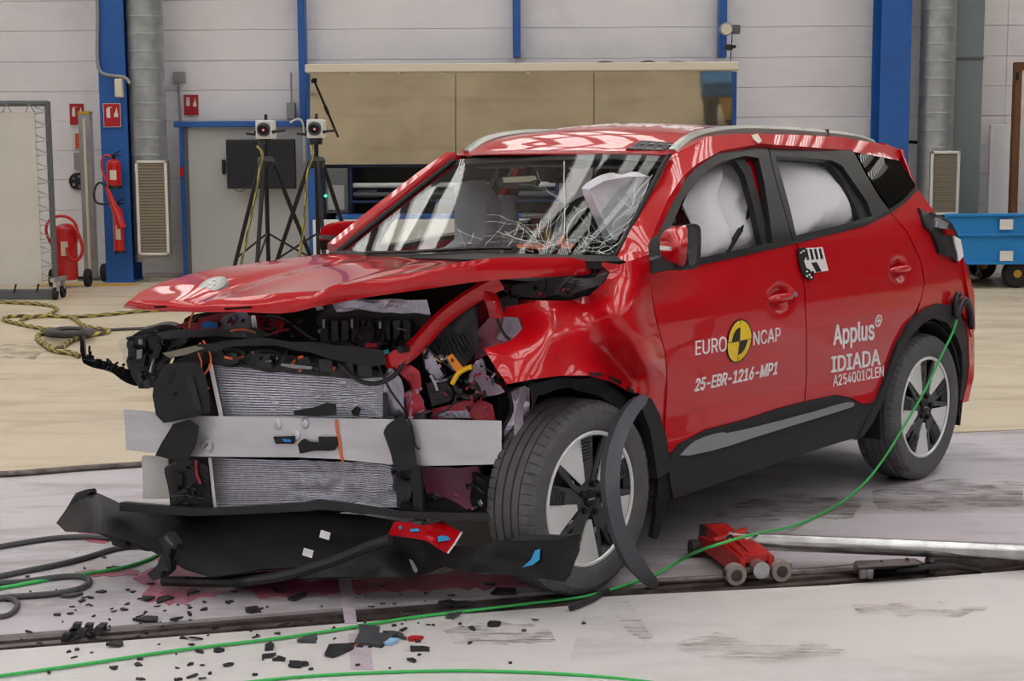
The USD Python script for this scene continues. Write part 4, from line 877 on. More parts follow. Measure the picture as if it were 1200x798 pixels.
car('cowl', pxsheet([(385, 296), (396, 293.5), (560, 296.5), (722, 299.5), (730, 306), (640, 306), (560, 304), (470, 302)], onrbf(0, [(396, 294, .2), (560, 297, .07), (720, 300, .31), (730, 306, .25), (385, 296, .15)]), .03, 8), 'seal_black')
WIP = onpoly(0, [(u, v, x - .03) for u, v, x in WC])
car('wiper_arm', tube(WIP([(430, 296), (500, 294), (560, 291), (600, 291)]), .008, 6, 12), 'black_plastic')
# --- cabin
car('mirror_base', box([.86, -.0, 1.56], [.1, .1, .07], .02), 'cabin_black')
p = car('rear_view_mirror', pxslab([(581, 212), (588, 207), (628, 205), (631, 210), (626, 219), (600, 221), (584, 219)], onplane(0, .75), .03, 6), 'black_plastic'); car('mirror_face', pxslab([(589, 208), (627, 206), (629, 210), (620, 213), (590, 214)], onplane(0, .745), .004, 6), 'cream', sub=p)
for u0, u1 in ((662, 770), (555, 620)):
    car('sun_visor', pxslab([(u0, 192), (u0 + 4, 189.5), (u1 - 6, 189.5), (u1, 192), (u1 - 8, 197.5), (u0 + 4, 197.5)], onplane(0, 1.0 if u0 > 600 else .95), .02, 7), 'grey_cast')
car('dashboard', hull([[x, y, z] for y in (-.74, .74) for x, z in ((.3, 1.12), (.34, 1.14), (.75, 1.12), (.85, 1.03), (.82, .7), (.3, .7))]), 'cabin_black')
def seat(x, y):
    p = car('seat', box([x - .22, y, .58], [.52, .5, .16], .05), 'seat_black')
    car('backrest', hull([[x + dx, y + dy, z] for dx, z, w in ((-.06, .6, .26), (.06, .6, .27), (.1, 1.2, .2), (.2, 1.2, .18), (.0, .95, .27), (.17, .95, .26)) for dy in (-w, w)]), 'seat_black', sub=p); car('headrest', box([x + .19, y, 1.33], [.1, .28, .18], .04), 'seat_black', sub=p)
seat(1.38, .37); seat(1.38, -.37)
car('rear_seat', hull([[x, y, z] for y in (-.66, .66) for x, z in ((2.2, .6), (2.4, 1.14), (2.5, 1.14), (2.45, .6))]), 'seat_black')
R = trimesh.transformations.rotation_matrix(-.42, [0, 1, 0]); sw = lathe([(.165, -.014), (.19, -.014), (.195, 0), (.19, .014), (.165, .014)], 30, 'x', True); sw.apply_transform(R); sw.apply_translation([.86, .37, 1.06]); p = car('steering_wheel', sw, 'cabin_black')
car('driver_airbag', hull([[.88 + .05 * math.cos(a) * (0 if r > .13 else 1) + .1, .37 + r * math.cos(a), 1.02 + r * math.sin(a) * .7] for r in (.12, .2) for a in np.linspace(0, 6.28, 14)] + [[1.1, .37, 1.0]]), 'airbag', sub=p)
def airbag(px, depth, amp, width, axis=1, sign=1, folds=.05, seed=0, mirror=False):
    m = pxsheet(px, depth, .03, 4.5, bumpf=pillow(px, amp, width, axis, sign, folds, seed)); car('curtain_airbag', m, 'airbag', smooth=60)
airbag([(800, 240), (805, 228), (822, 205), (846, 186), (845, 207), (841, 225), (848, 252), (856, 282), (853, 300), (838, 304), (820, 306), (816, 285), (810, 262)], onside(-.13), .07, 9, seed=1)
airbag([(842, 190), (858, 180), (874, 178), (886, 212), (896, 252), (902, 292), (872, 298), (858, 296), (850, 282), (845, 262), (840, 245), (836, 224)], onside(-.15), .07, 9, seed=2)
airbag([(902, 181), (940, 181), (978, 183), (992, 200), (1012, 232), (1026, 256), (1000, 268), (950, 278), (926, 283), (912, 235)], onside(-.14), .1, 14, seed=3, folds=.045)
airbag([(532, 217), (550, 211), (568, 211), (577, 222), (585, 240), (590, 296), (560, 297), (520, 297), (518, 292), (533, 280)], onplane(1, -.68), .08, 10, seed=4)
airbag([(588, 228), (604, 229), (608, 255), (612, 280), (616, 297), (590, 297), (586, 270)], onplane(1, -.60), .06, 8, seed=5)
airbag([(690, 222), (708, 212), (735, 207), (762, 207), (757, 225), (742, 250), (722, 282), (715, 276), (703, 250)], onplane(1, .58), .02, 6, seed=6, sign=-1)
car('seat_cushion', pxslab(roundpoly([(654, 268), (666, 240), (688, 226), (706, 230), (714, 252), (722, 294), (658, 297)], 1), onplane(1, .12), .14, 6, (.58, -.8, -.1), .01, 5), 'cabin_black', label='black upholstery seen through the windscreen')
car('orange_tag', pxslab([(652, 281), (661, 273), (663, 279), (672, 286), (669, 290), (660, 287)], onplane(0, .55), .01, 4, jit=.02, seed=3), 'orange_sign'); car('orange_tag', pxslab([(600, 287), (625, 283), (650, 285), (640, 291), (606, 293)], onplane(0, .5), .01, 4, jit=.02, seed=4), 'orange_sign')
car('seat_belt', tube(onside(-.1)([(879, 235), (872, 262), (858, 285), (850, 296)]), .014, 6), 'cabin_black')
car('floor_pan', box([1.7, 0, .34], [3.0, 1.6, .14], .03), 'seal_black')
car('firewall', box([.17, 0, .72], [.06, 1.62, .86]), 'engine_dark')
car('rear_bulkhead', box([2.9, 0, .75], [.06, 1.5, .8]), 'cabin_black')
for s in (1, -1): car('door_lining', box([1.5, s * .83, .75], [2.3, .05, .76], .01), 'cabin_black')
# --- far side of the car: the same panels, mirrored
for name, m, material in side_parts: car(name, mirror_y(m), material, smooth=40)

# --- door mirrors
MC = onplane(1, 1.0)([(797, 289)])[0]
cap = pxslab(roundpoly([(781, 285), (784, 273), (795, 266), (806, 263), (806, 285), (804, 312), (793, 311), (783, 303)], 1), onrbf(1, [(781, 285, 1.0), (806, 263, 1.02), (804, 312, 1.02), (793, 290, 1.09), (784, 273, 1.02)]), .1, 4, (.35, -.6, 0)); p = car('door_mirror', cap, 'car_paint', label='red door mirror on the near side')
car('mirror_shell', pxslab(roundpoly([(803, 263), (812, 261.5), (820, 264), (822, 272), (821, 305), (818, 314), (808, 316.5), (802, 313)], 1), onrbf(1, [(803, 263, 1.0), (822, 272, 1.0), (821, 305, 1.0), (802, 313, 1.0), (812, 290, .99)]), .09, 4, (-1, .1, 0)), 'black_plastic', sub=p)
car('mirror_glass', pxslab(roundpoly([(806, 266), (813, 265), (817, 270), (817, 303), (814, 311), (807, 312)], 1), onplane(1, 1.02), .006, 4, (-1, 0, 0)), 'mirror_glass', sub=p)
car('mirror_arm', pxslab([(763, 318), (764, 305), (776, 300), (790, 305), (800, 312), (790, 317), (775, 317)], onrbf(1, [(763, 310, .90), (800, 312, 1.0), (778, 308, .94)]), .05, 5, (.3, -.9, 0)), 'black_plastic', sub=p)
car('turn_signal', pxslab([(778, 288), (790, 289.5), (790, 294), (778, 293)], onplane(1, 1.05), .02, 3, (0, -1, 0)), 'decal_white', sub=p, label='clear side lamp')
p = car('door_mirror', pxslab(roundpoly([(374, 282), (376, 268), (384, 262), (400, 259), (416, 258.5), (422, 262), (410, 278), (396, 291), (376, 293)], 1), onplane(1, -.98), .12, 5, (1, .1, 0)), 'car_paint', label='red door mirror on the far side')
car('mirror_trim', pxslab(roundpoly([(374, 275), (390, 276), (397, 279), (397, 283), (386, 281.5), (374, 280)], 1), onplane(1, -.955), .02, 4, (1, 0, 0)), 'trim_silver', sub=p); car('mirror_base', pxslab([(374, 282), (396, 284), (397, 292), (376, 293)], onplane(1, -.96), .05, 4, (1, .2, 0)), 'black_plastic', sub=p)

# --- wheels
RW = .371
def wheel(x, s, label=None):
    M = basis([x, s * .79, RW], [1, 0, 0], [0, s, 0], [0, 0, 1])
    P = lambda m: TM((m.vertices * [1, s, 1]) + [x, s * .79, RW], m.faces[:, ::s], process=False)
    tread = [(.262, -.100), (.30, -.113), (.335, -.112), (.358, -.100), (.366, -.086)]
    for g0, g1 in ((-.058, -.050), (-.018, -.010), (.022, .030), (.060, .066)): tread += [(.370, g0 - .012), (.3705, g0), (.362, g0 + .001), (.362, g1 - .001), (.3705, g1)]
    tread += [(.366, .086), (.358, .100), (.335, .112), (.30, .113), (.272, .106), (.262, .100), (.25, .09), (.25, -.09)]
    n = 480; m = lathe(tread, n, 'y', True); v = m.vertices; r = np.hypot(v[:, 0], v[:, 2]); a = np.arctan2(v[:, 2], v[:, 0]); k = np.round(a / (2 * np.pi) * n).astype(int)
    cut = ((k % 8) == 0) & (r > .35) & (np.abs(v[:, 1]) > .068) & (np.abs(v[:, 1]) < .108); f = np.where(cut, (r - .006) / r, 1.); v = v * np.stack([f, np.ones_like(f), f], 1)
    t = car('wheel_tyre', P(TM(v, m.faces, process=False)), 'tyre', label=label, smooth=25)
    car('rim_barrel', P(lathe([(.252, .10), (.245, .085), (.232, .07), (.232, -.09), (.25, -.1), (.225, -.1), (.224, .07)], 60, 'y')), 'wheel_dark', sub=t)
    car('rim_lip', P(lathe([(.2415, .098), (.2455, .1035), (.254, .1045), (.2585, .101), (.2585, .095)], 80, 'y')), 'wheel_silver', sub=t)
    plate = lambda poly, y0, h: P(place(prism(poly, h), basis([0, y0, 0], [1, 0, 0], [0, 0, 1], [0, 1, 0])))
    pol = lambda l: [(r * math.cos(math.radians(q)), r * math.sin(math.radians(q))) for r, q in l]
    arc = lambda r, a0, a1, n=8: [(r, q) for q in np.linspace(a0, a1, n)]
    for k in range(5):
        th = 120 + 72 * k
        car('spoke', plate(pol([(.045, th - 50)] + [(.1, th - 42), (.243, th - 34)] + arc(.243, th - 34, th - 12) + [(.1, th - 8), (.05, th + 6)]), .078, .012), 'wheel_dark', sub=t)
        car('spoke', plate(pol([(.045, th - 60), (.12, th - 50), (.243, th - 56), (.243, th - 49), (.12, th - 40), (.05, th - 30)]), .083, .012), 'wheel_dark', sub=t)
        car('silver_facet', plate(pol([(.08, th - 6)] + arc(.242, th - 16, th + 18) + [(.08, th + 10)]), .088, .008), 'wheel_silver', sub=t, label='bright machined facet' if k == 0 else None)
        car('facet_edge', plate(pol([(.12, th + 20), (.242, th + 20.5), (.242, th + 22), (.12, th + 23)]), .088, .006), 'wheel_silver', sub=t)
        car('spoke_ribs', cat([plate(pol(arc(.15 + .0125 * q, th - 32, th - 13, 4) + arc(.155 + .0125 * q, th - 13, th - 32, 4)), .09, .006) for q in range(7)]), 'wheel_dark', sub=t)
        q = math.radians(th + 30); c = [.057 * math.cos(q), .057 * math.sin(q)]
        car('lug_nut', P(cyl([c[0], .08, c[1]], [c[0], .108, c[1]], .0135, .012, 10)), 'seal_black', sub=t)
    car('hub_cap', P(lathe([(0, .1), (.026, .099), (.031, .094), (.032, .08)], 24, 'y')), 'seal_black', sub=t); car('hub_plate', P(lathe([(0, .088), (.07, .088), (.078, .08), (.08, .06)], 36, 'y')), 'wheel_dark', sub=t)
    car('cap_badge', P(box([0, .101, .0], [.036, .002, .007])), 'trim_silver', sub=t)
    car('brake_disc', P(lathe([(.06, .03), (.165, .03), (.165, .01), (.06, .01)], 40, 'y', True)), 'brake', sub=t); car('brake_caliper', P(box([.12, .03, .07], [.09, .06, .13], .02)), 'black_metal', sub=t)
wheel(0., 1, 'front wheel tyre behind the dangling arch trim'); wheel(2.67, 1, 'rear wheel tyre crossed by the green cable'); wheel(0., -1); wheel(2.67, -1)
for x in (0., 2.67):
    for s in (1, -1):
        a = np.linspace(-.25, math.pi + .25 if x > 1 else 1.75, 26); V = [[x + .425 * math.cos(q), y, RW + .425 * math.sin(q)] for q in a for y in ((s * .45, s * .87) if x > 1 else (s * .45, s * .80))]
        m = sheet(np.array(V), gridtri(26, 2), .012, [x, s * .6, RW]); car('wheel_liner', m, 'liner')
        car('inner_arch', box([x, s * .44, .62], [.84, .03, .6]) if x > 1 else box([x + .12, s * .44, .62], [.5, .03, .6]), 'seal_black')

# ------------------------------------------------------------------ crumpled fender, bonnet, nose
FN = [(698, 305), (712, 308), (726.6, 310), (735, 306.5), (760.8, 299), (762.5, 322), (763, 340), (766.5, 367), (778.5, 412), (781, 440), (780.5, 470), (777.5, 519), (785, 533.5), (784, 545), (780, 520), (770, 490), (758, 470), (748, 460.6), (738.6, 459.5), (720.6, 448.5), (690.5, 439.8), (660.4, 440), (630, 443.5), (594, 450), (580.6, 430.5), (567, 409), (597, 400), (606, 392), (613.7, 383.8), (609, 372), (589.7, 370), (592.7, 359.7), (608, 357), (630, 352), (666.4, 352), (690.5, 346), (708.5, 331), (714.5, 319)]
FC = [(735, 305, .88), (761, 299, .885), (763, 340, .915), (766.5, 367, .925), (779, 412, .925), (781, 450, .905), (777.5, 519, .88), (785, 540, .90), (735, 360, .985), (741, 395, 1.0), (752, 425, .98), (757, 447, .915), (748, 460, .90), (720, 340, .90), (710, 365, .93), (700, 395, .885), (716, 420, .845), (690, 370, .855), (735, 435, .85), (700, 439.5, .93), (660, 440, .945), (660, 410, .90), (640, 380, .82), (640, 395, .885), (655, 360, .765), (690, 346, .79), (708, 331, .82), (714, 319, .82), (700, 305, .77), (630, 443, .94), (600, 448, .90), (594, 450, .88), (580, 430, .81), (567, 409, .74), (600, 402, .80), (614, 384, .75), (609, 372, .70), (590, 368, .64), (600, 358, .66), (630, 352, .72)]
def crumple(P, uv):
    P = P.copy(); w = np.clip((770 - uv[:, 0]) / 60, 0, 1)
    P[:, 1] += w * .007 * (meshkit.fbm(np.stack([uv[:, 0] / 30, uv[:, 1] / 22, 0 * uv[:, 0]], 1), 2, 4) - .5) + w * .004 * np.abs((meshkit.noise(np.stack([(uv[:, 0] + uv[:, 1] * .6) / 26, (uv[:, 1] - uv[:, 0] * .35) / 15, 0 * uv[:, 0] + 2], 1), 9)) - .5)
    return P
fe = car('crumpled_fender', pxsheet(FN, onrbf(1, FC), .004, 4.5, bumpf=crumple), 'car_paint', label='crumpled red front fender', smooth=32)
for px in ([(691, 436), (706, 437), (707, 441), (692, 440)], [(714, 440), (728, 446), (729, 451), (715, 445)], [(736, 452), (743, 457), (745, 462), (737, 457)]):
    car('clip_slot', pxslab(px, onrbf(1, [(a, b, c + .006) for a, b, c in FC]), .01, 3, (0, -1, 0)), 'seal_black', sub=fe)
# bonnet: a heaved-up sheet with a folded front and side face
def cpl(u, v, axis, val): return onplane(axis, val)([(u, v)])[0]
crease = np.array([cpl(u, v, 1, y) for u, v, y in ((152, 353, -.72), (200, 350, -.5), (250, 349, -.3), (300, 347, -.1), (345, 343, .08), (378, 340, .22), (400, 336, .32), (450, 327, .45), (495, 318.5, .57), (525, 311, .65), (559, 305.8, .71), (620, 302, .74), (670, 301, .745), (700, 303, .72))])
lower = np.array([cpl(u, v, 1, y) for u, v, y in ((144, 361, -.80), (185, 364, -.55), (240, 366, -.32), (290, 366, -.1), (335, 367, .06), (365, 361, .18), (395, 355, .28), (440, 347, .42), (490, 340, .55), (525, 335, .64), (560, 330, .71), (620, 325.5, .745), (660, 323.5, .75), (692, 321, .74))])
far = np.array([cpl(u, v, 1, -.76) for u, v in ((395, 296), (330, 304), (280, 310), (230, 319), (190, 331), (165, 342))])
rear = np.array([[.2, -.76, cpl(395, 296, 1, -.76)[2]], [.1, -.4, 1.225], [.06, 0, 1.235], [.1, .4, 1.245], [.2, .72, 1.245]])
hz = RBFInterpolator(np.vstack([crease, far, rear])[:, :2], np.vstack([crease, far, rear])[:, 2], kernel='thin_plate_spline', smoothing=2e-4)
hz0 = hz
def hood_z(x, y):
    q = np.stack([x, y], 1); z = hz0(q)
    return z + .012 * np.exp(-((y - (.18 - .25 * (x + .3))) / .05) ** 2) * np.clip((-x + .1) * 2, 0, 1) - .012 * np.exp(-((y + .45 + .1 * x) / .08) ** 2) * np.clip((-x + .1) * 2, 0, 1) + .012 * (meshkit.noise(np.stack([x * 3.1, y * 4.3, 0 * x], 1), 3) - .5)
outl = np.vstack([spline(crease, 60)[:, :2], rear[::-1, :2][1:-1], far[:, :2]])
pts, tri = fill2(outl, .028)
top = np.column_stack([pts, hood_z(pts[:, 0], pts[:, 1])])
cs, ls = spline(crease, 70), spline(lower, 70); cs[:, 2] = hood_z(cs[:, 0], cs[:, 1])
V = [cs * (1 - k) + ls * k + np.array([-.012, .006, .0]) * math.sin(math.pi * k) for k in np.linspace(0, 1, 7)]; sk = np.vstack(V)
def strip_tri(n, m): return gridtri(n, m)
hood_top = sheet(top, tri, .006, [0, 0, 9]); skirt = sheet(sk, gridtri(7, 70), .006, [-3, 3, 0])
hd = car('bonnet', cat([hood_top, skirt]), 'car_paint', label='heaved-up red bonnet', smooth=50)
def find_on(zf, u, v, lo=.9, hi=1.4):
    best = None
    for z in np.linspace(lo, hi, 400):
        p = cpl(u, v, 2, z); e = abs(float(zf(np.array([p[0]]), np.array([p[1]]))[0]) - z)
        if best is None or e < best[0]: best = (e, p)
    return best[1]
ec = find_on(hood_z, 249, 335)
g = np.array([(hood_z(np.array([ec[0] + d[0]]), np.array([ec[1] + d[1]]))[0] - hood_z(np.array([ec[0] - d[0]]), np.array([ec[1] - d[1]]))[0]) / .1 for d in ((.05, 0), (0, .05))])
nrm = np.array([-g[0], -g[1], 1]); nrm /= np.linalg.norm(nrm); e1 = np.cross([0, 1, 0], nrm); e1 /= np.linalg.norm(e1); e2 = np.cross(nrm, e1)
nrm2 = nrm + np.array([-.35, 0, 0]); nrm2 /= np.linalg.norm(nrm2); e1 = np.cross([0, 1, 0], nrm2); e1 /= np.linalg.norm(e1); e2 = np.cross(nrm2, e1)
em = place(lathe([(0, .010), (.05, .009), (.062, .005), (.065, -.012)], 30), basis(ec, e1, e2, nrm2)); em.vertices[:] = em.vertices; p = car('bonnet_badge', em, 'rail_silver', sub=hd, label='oval silver badge')
for k in range(5): car('badge_spot', place(cyl([(k % 3 - 1) * .025, (k // 3) * .03 - .012, .008], [(k % 3 - 1) * .025, (k // 3) * .03 - .012, .0125], .006, n=8), basis(ec, e1, e2, nrm2)), 'decal_white', sub=hd)
def low_at(u, v, y, off): return onplane(1, y)([(u, v)])
car('bonnet_lip', pxslab([(262, 361), (300, 358.5), (322, 354), (323, 356.5), (300, 361), (264, 363.5)], onplane(1, -.08), .02, 5, (1, 0, 0)), 'seal_black', sub=hd)
car('bonnet_lip', pxslab([(180, 359), (225, 357), (226, 359.5), (182, 361)], onplane(1, -.5), .02, 5, (1, 0, 0)), 'seal_black', sub=hd)

# ---- nose: everything in the crushed engine bay, traced at real depths
def piece(name, material, off, thick, px, jit=.0, step=9, seed=0, sub=None, label=None, dirn=(.58, -.80, -.12), depth=None, smooth=30):
    return car(name, pxslab(px, depth or nose(off), thick, step, dirn, jit, seed), material, sub=sub, label=label, smooth=smooth)
piece('engine_bay_panel', 'engine_dark', .42, .05, [(215, 372), (330, 345), (560, 325), (640, 330), (700, 320), (705, 345), (640, 420), (600, 470), (560, 600), (200, 600), (190, 470)], .01)
# inner aprons and rails
piece('inner_apron', 'car_red_inner', .38, .02, [(555, 345), (600, 352), (640, 352), (625, 385), (612, 410), (600, 440), (590, 456), (556, 470), (548, 420)], .02, seed=2)
piece('strut_tower', 'primer_pink', .30, .06, [(556, 384), (572, 372), (588, 368), (600, 378), (612, 388), (610, 400), (596, 410), (578, 414), (558, 422)], .02, seed=3, label='pinkish strut tower')
piece('lilac_plate', 'primer_lilac', .24, .04, [(590, 372), (606, 372), (613, 385), (606, 395), (592, 402), (582, 398), (588, 386)], .01, 5, 4, label='bare lilac-grey sheet under the torn fender')
piece('crumpled_plate', 'primer_lilac', .16, .04, [(551, 428), (563, 421), (571, 440), (586, 448), (590, 456), (572, 458), (556, 452), (549, 440)], .025, 5, 5)
piece('apron_panel', 'primer_pink', .22, .03, [(495, 546), (560, 548), (562, 575), (557, 597), (522, 592), (500, 578)], .012, 8, 6)
piece('chassis_rail', 'car_red_inner', .13, .08, [(508, 480), (520, 478), (548, 466), (568, 470), (579, 476), (581, 491), (508, 492)], .012, 6, 7)
piece('rail_face', 'foil', .12, .02, [(514, 484), (548, 480), (553, 490), (514, 491)], .004, 6, 8)
piece('inner_apron', 'car_red_inner', .3, .04, [(196, 398), (205, 380), (228, 372), (262, 366), (300, 368), (330, 372), (330, 385), (230, 392)], .01, 8, 9)
# engine and boxes
piece('engine_cover', 'engine_black', .26, .2, [(372, 372), (388, 352), (440, 350), (498, 353), (506, 372), (498, 402), (470, 410), (380, 406)], .012, 8, 10)
piece('heat_shield', 'foil', .2, .05, [(386, 354), (400, 350), (442, 351), (500, 352), (503, 370), (486, 367), (442, 365), (394, 367)], .015, 5, 11, label='silver heat shield')
for k in range(9): piece('intake_rib', 'black_plastic', .2, .04, [(376 + k * 12, 376), (384 + k * 12, 375), (385 + k * 12, 398), (377 + k * 12, 399)], .002, 8)
for k in range(3): piece('bolt_stud', 'grey_cast', .17, .03, [(378 + k * 33, 374), (381 + k * 33, 374), (381 + k * 33, 385), (378 + k * 33, 385)])
c = nose(.17)([(424, 390)])[0]; car('oil_cap', place(lathe([(0, 0), (.03, 0), (.036, -.01), (.055, -.012), (.058, -.05), (.07, -.055), (.07, -.1)], 26), basis(c, [0, 1, 0], [.3, 0, .95], [-.95, 0, .3])), 'black_plastic')
ab = piece('air_box', 'engine_black', .18, .25, [(506, 388), (524, 372), (542, 351), (559, 355), (560, 410), (539.5, 434), (520, 418), (495, 396)], .006, 8, 12, label='ribbed black air filter box')
for k in range(9):
    u = 507 + k * 4.6; piece('box_rib', 'black_plastic', .165, .03, [(u, 400 - k * 1.2), (u + 2.2, 400 - k * 1.2), (u + 10 + k * .5, 419 - k * 1.), (u + 8 + k * .5, 419.5 - k * 1.)], sub=ab)
piece('box_lid', 'black_plastic', .16, .03, [(522, 377), (541, 354), (556, 360), (556, 376), (538, 392), (526, 386)], .004, 8, 13, sub=ab)
piece('fuse_box', 'engine_black', .1, .1, [(500, 450), (523, 445), (532, 462), (528, 470), (507, 477)], .004, 6, 14)
for k in range(5): piece('fuse_fin', 'black_plastic', .09, .02, [(503 + k * 1.2, 453 + k * 4.6), (524 + k * 1.2, 448 + k * 4.4), (524.5 + k * 1.2, 449.5 + k * 4.4), (503.5 + k * 1.2, 454.6 + k * 4.6)])
piece('lamp_bracket', 'engine_black', .14, .1, [(548, 476), (560, 474), (575, 478), (576, 488), (550, 490)], .012, 6, 15)
piece('relay', 'black_plastic', .02, .05, [(486, 487), (494, 483), (499, 490), (492, 497)], .003, 5, 16)
piece('battery_tray', 'engine_dark', .3, .1, [(500, 420), (548, 430), (556, 470), (508, 480), (494, 446)], .01, 8, 17)
piece('orange_tag', 'orange_label', .06, .004, [(523, 418.5), (530, 414.4), (543.6, 432), (535, 436.4)], 0, 5, label='orange warning label')
piece('label_mark', 'seal_black', .055, .003, [(528, 421), (530.5, 419.5), (532, 424), (530, 425)], 0, 4)
piece('metal_bracket', 'foil', .12, .03, [(496, 412), (502, 408), (520, 440), (514, 446), (500, 432)], .006, 5, 18); piece('yellow_clip', 'cable_yellow', .1, .02, [(511, 417), (518, 420), (517, 425), (511, 421)], 0, 4)
# red tie bar and crumpled column
rb = nose(.02)([(456, 424), (470, 416), (484, 400), (500, 378), (530, 352), (560, 334)]); rb[:, 0] += np.linspace(0, .1, 6)
rbar = car('red_tie_bar', sweep_rect(rb, .05, .055, 30), 'car_paint', label='red tie bar leaning across the engine bay')
rb2 = nose(.12)([(562, 333), (572, 342), (580, 358), (583, 372)]); car('tie_bar_leg', sweep_rect(rb2, .04, .045, 16), 'car_paint', sub=rbar)
piece('bar_foot', 'car_paint', -.0, .05, [(453, 418), (462, 411), (474, 408), (488, 404), (484, 414), (470, 427), (460, 429)], .006, 5, 19, sub=rbar)
cb = nose(-.02)([(473, 409)])[0]; car('foot_bolt', cyl(cb + [.02, 0, 0], cb + [-.02, 0, 0], .014, n=10), 'seal_black', sub=rbar)
piece('crushed_column', 'car_red_inner', .06, .09, [(466, 430), (480, 426), (492, 438), (497, 450), (494, 462), (499, 478), (494, 491), (481, 491), (485, 462), (474, 444)], .025, 5, 20)
piece('crushed_column', 'primer_pink', .1, .05, [(476, 462), (488, 455), (499, 470), (500, 491), (478, 491)], .02, 5, 21)
piece('teal_clip', 'teal', .0, .03, [(449, 411), (455, 409), (456, 414), (450, 416)], 0, 4); piece('red_flag', 'car_red_inner', .05, .01, [(428, 403), (442, 402), (442, 407), (429, 409)], .004, 5, 22)
# far-side headlamp wreck
HLC = [(150, 404, -.80), (222, 390, -.62), (182, 455, -.72), (161, 440, -.82), (190, 425, -.7)]
HLD = lambda k: onrbf(1, [(a, b, c + k) for a, b, c in HLC])
hl = piece('headlamp_wreck', 'black_plastic', -.02, .16, [(150, 404), (154, 393), (165, 384), (184, 380), (206, 381), (222, 386), (220, 400), (208, 412), (196, 430), (190, 444), (182, 455), (161, 454), (154.5, 438), (147, 422)], .018, 7, 23, depth=onrbf(1, [(150, 404, -.80), (222, 390, -.62), (182, 455, -.72), (161, 440, -.82), (190, 425, -.7)]), dirn=(.6, -.7, 0), label='smashed far headlamp unit')
piece('lamp_lens', 'windscreen_glass', -.06, .006, [(140, 400), (152, 391), (158, 386), (156, 412), (150, 432), (144, 422)], .01, 5, 24, sub=hl, depth=HLD(.03))
D84 = onplane(1, -.80)
piece('lamp_reflector', 'screen_black', 0, .03, [(158, 396), (165, 392), (170, 395), (168, 430), (160, 432), (156, 414)], .008, 5, 25, sub=hl, depth=HLD(.025)); piece('lamp_reflector', 'black_metal', 0, .03, [(174, 392), (190, 389), (196, 398), (186, 420), (176, 428)], .008, 5, 26, sub=hl, depth=HLD(.025))
piece('lamp_strip', 'trim_silver', 0, .01, [(160, 410), (167, 409), (166, 420), (160, 421)], .0, 5, sub=hl, depth=HLD(.04))
bk = piece('bumper_bracket', 'black_plastic', 0, .04, [(89, 394), (93, 394), (96, 406), (101, 416), (118, 422), (145, 431), (162, 437), (171, 446), (172, 453), (158, 452), (135, 440), (110, 431), (97, 425), (91, 412)], .012, 5, 27, depth=onplane(1, -.86), dirn=(.58, -.8, -.1), label='torn black bumper bracket pointing left')
for k in range(7): piece('bracket_clip', 'black_metal', 0, .03, [(104 + k * 9, 417 + k * 3.3), (110 + k * 9, 418 + k * 3.3), (110 + k * 9, 426 + k * 3.3), (104 + k * 9, 424 + k * 3.3)], .006, 4, 30 + k, sub=bk, depth=onplane(1, -.84))
# top cross member, shrouds
piece('cross_member', 'black_plastic', .1, .06, [(183, 391), (215, 385), (262, 386), (300, 384), (318, 392), (300, 397), (240, 394), (190, 397)], .006, 7, 40)
piece('air_guide', 'trim_black', -.02, .02, [(188, 414), (229, 405), (262, 399), (293, 395), (311, 396.6), (345, 401), (378, 402), (415, 407), (451, 411), (454, 426), (436, 431), (392, 421), (319.5, 404), (270, 406), (215, 417), (197, 419)], .008, 7, 41, label='long broken black air guide')
piece('guide_lid', 'olive_lid', -.035, .01, [(190, 414), (228, 405), (240, 408), (216, 416.5), (198, 419)], .002, 6, 42)
piece('shroud', 'engine_black', .05, .1, [(240, 405), (270, 408), (330, 410), (392, 424), (440, 433), (452, 441), (400, 444), (330, 436), (250, 427), (205, 424), (225, 412)], .014, 7, 43)
for k, u in enumerate((262, 300, 345, 372, 398, 420)): piece('shroud_box', 'black_plastic', .02, .06, [(u, 412 + k * 3), (u + 16, 413 + k * 3), (u + 18, 427 + k * 3), (u + 2, 427 + k * 3)], .008, 5, 50 + k)
piece('shroud_plate', 'grey_cast', .0, .02, [(330, 426), (350, 428), (366, 430), (365, 433), (345, 432), (329, 429)], .002, 5, 60)
res = piece('coolant_tank', 'grey_cast', .25, .12, [(255, 379), (262, 370), (286, 362), (292, 372), (292, 388), (258, 388)], .006, 6, 61); piece('tank_cap', 'cap_blue', .22, .06, [(236, 379), (243, 376), (254, 378), (255, 384), (237, 385)], .0, 4, sub=res, label='blue cap'); piece('tank_hose', 'car_red_inner', .24, .02, [(267, 371), (271, 371), (275, 379), (271, 381)], 0, 4, sub=res)
piece('latch', 'alu', .2, .05, [(294, 370), (299, 369), (302, 390), (295, 390)], .004, 5, 62)
piece('hinge_bolt', 'grey_cast', .1, .06, [(370, 358), (376, 357), (380, 362), (372, 364)], 0, 5)
piece('inner_liner', 'engine_black', .3, .05, [(575, 335), (640, 326), (695, 322), (712, 320), (700, 335), (668, 350), (630, 350), (600, 345)], .02, 7, 63); piece('strut_cap', 'engine_black', .3, .06, [(582, 352), (596, 345), (606, 350), (604, 362), (588, 366)], .008, 5, 64)
piece('torn_edge', 'primer_pink', .3, .02, [(690, 335), (700, 322), (712, 310), (716, 318), (708, 330), (698, 340)], .01, 4, 65, depth=onplane(1, .76))
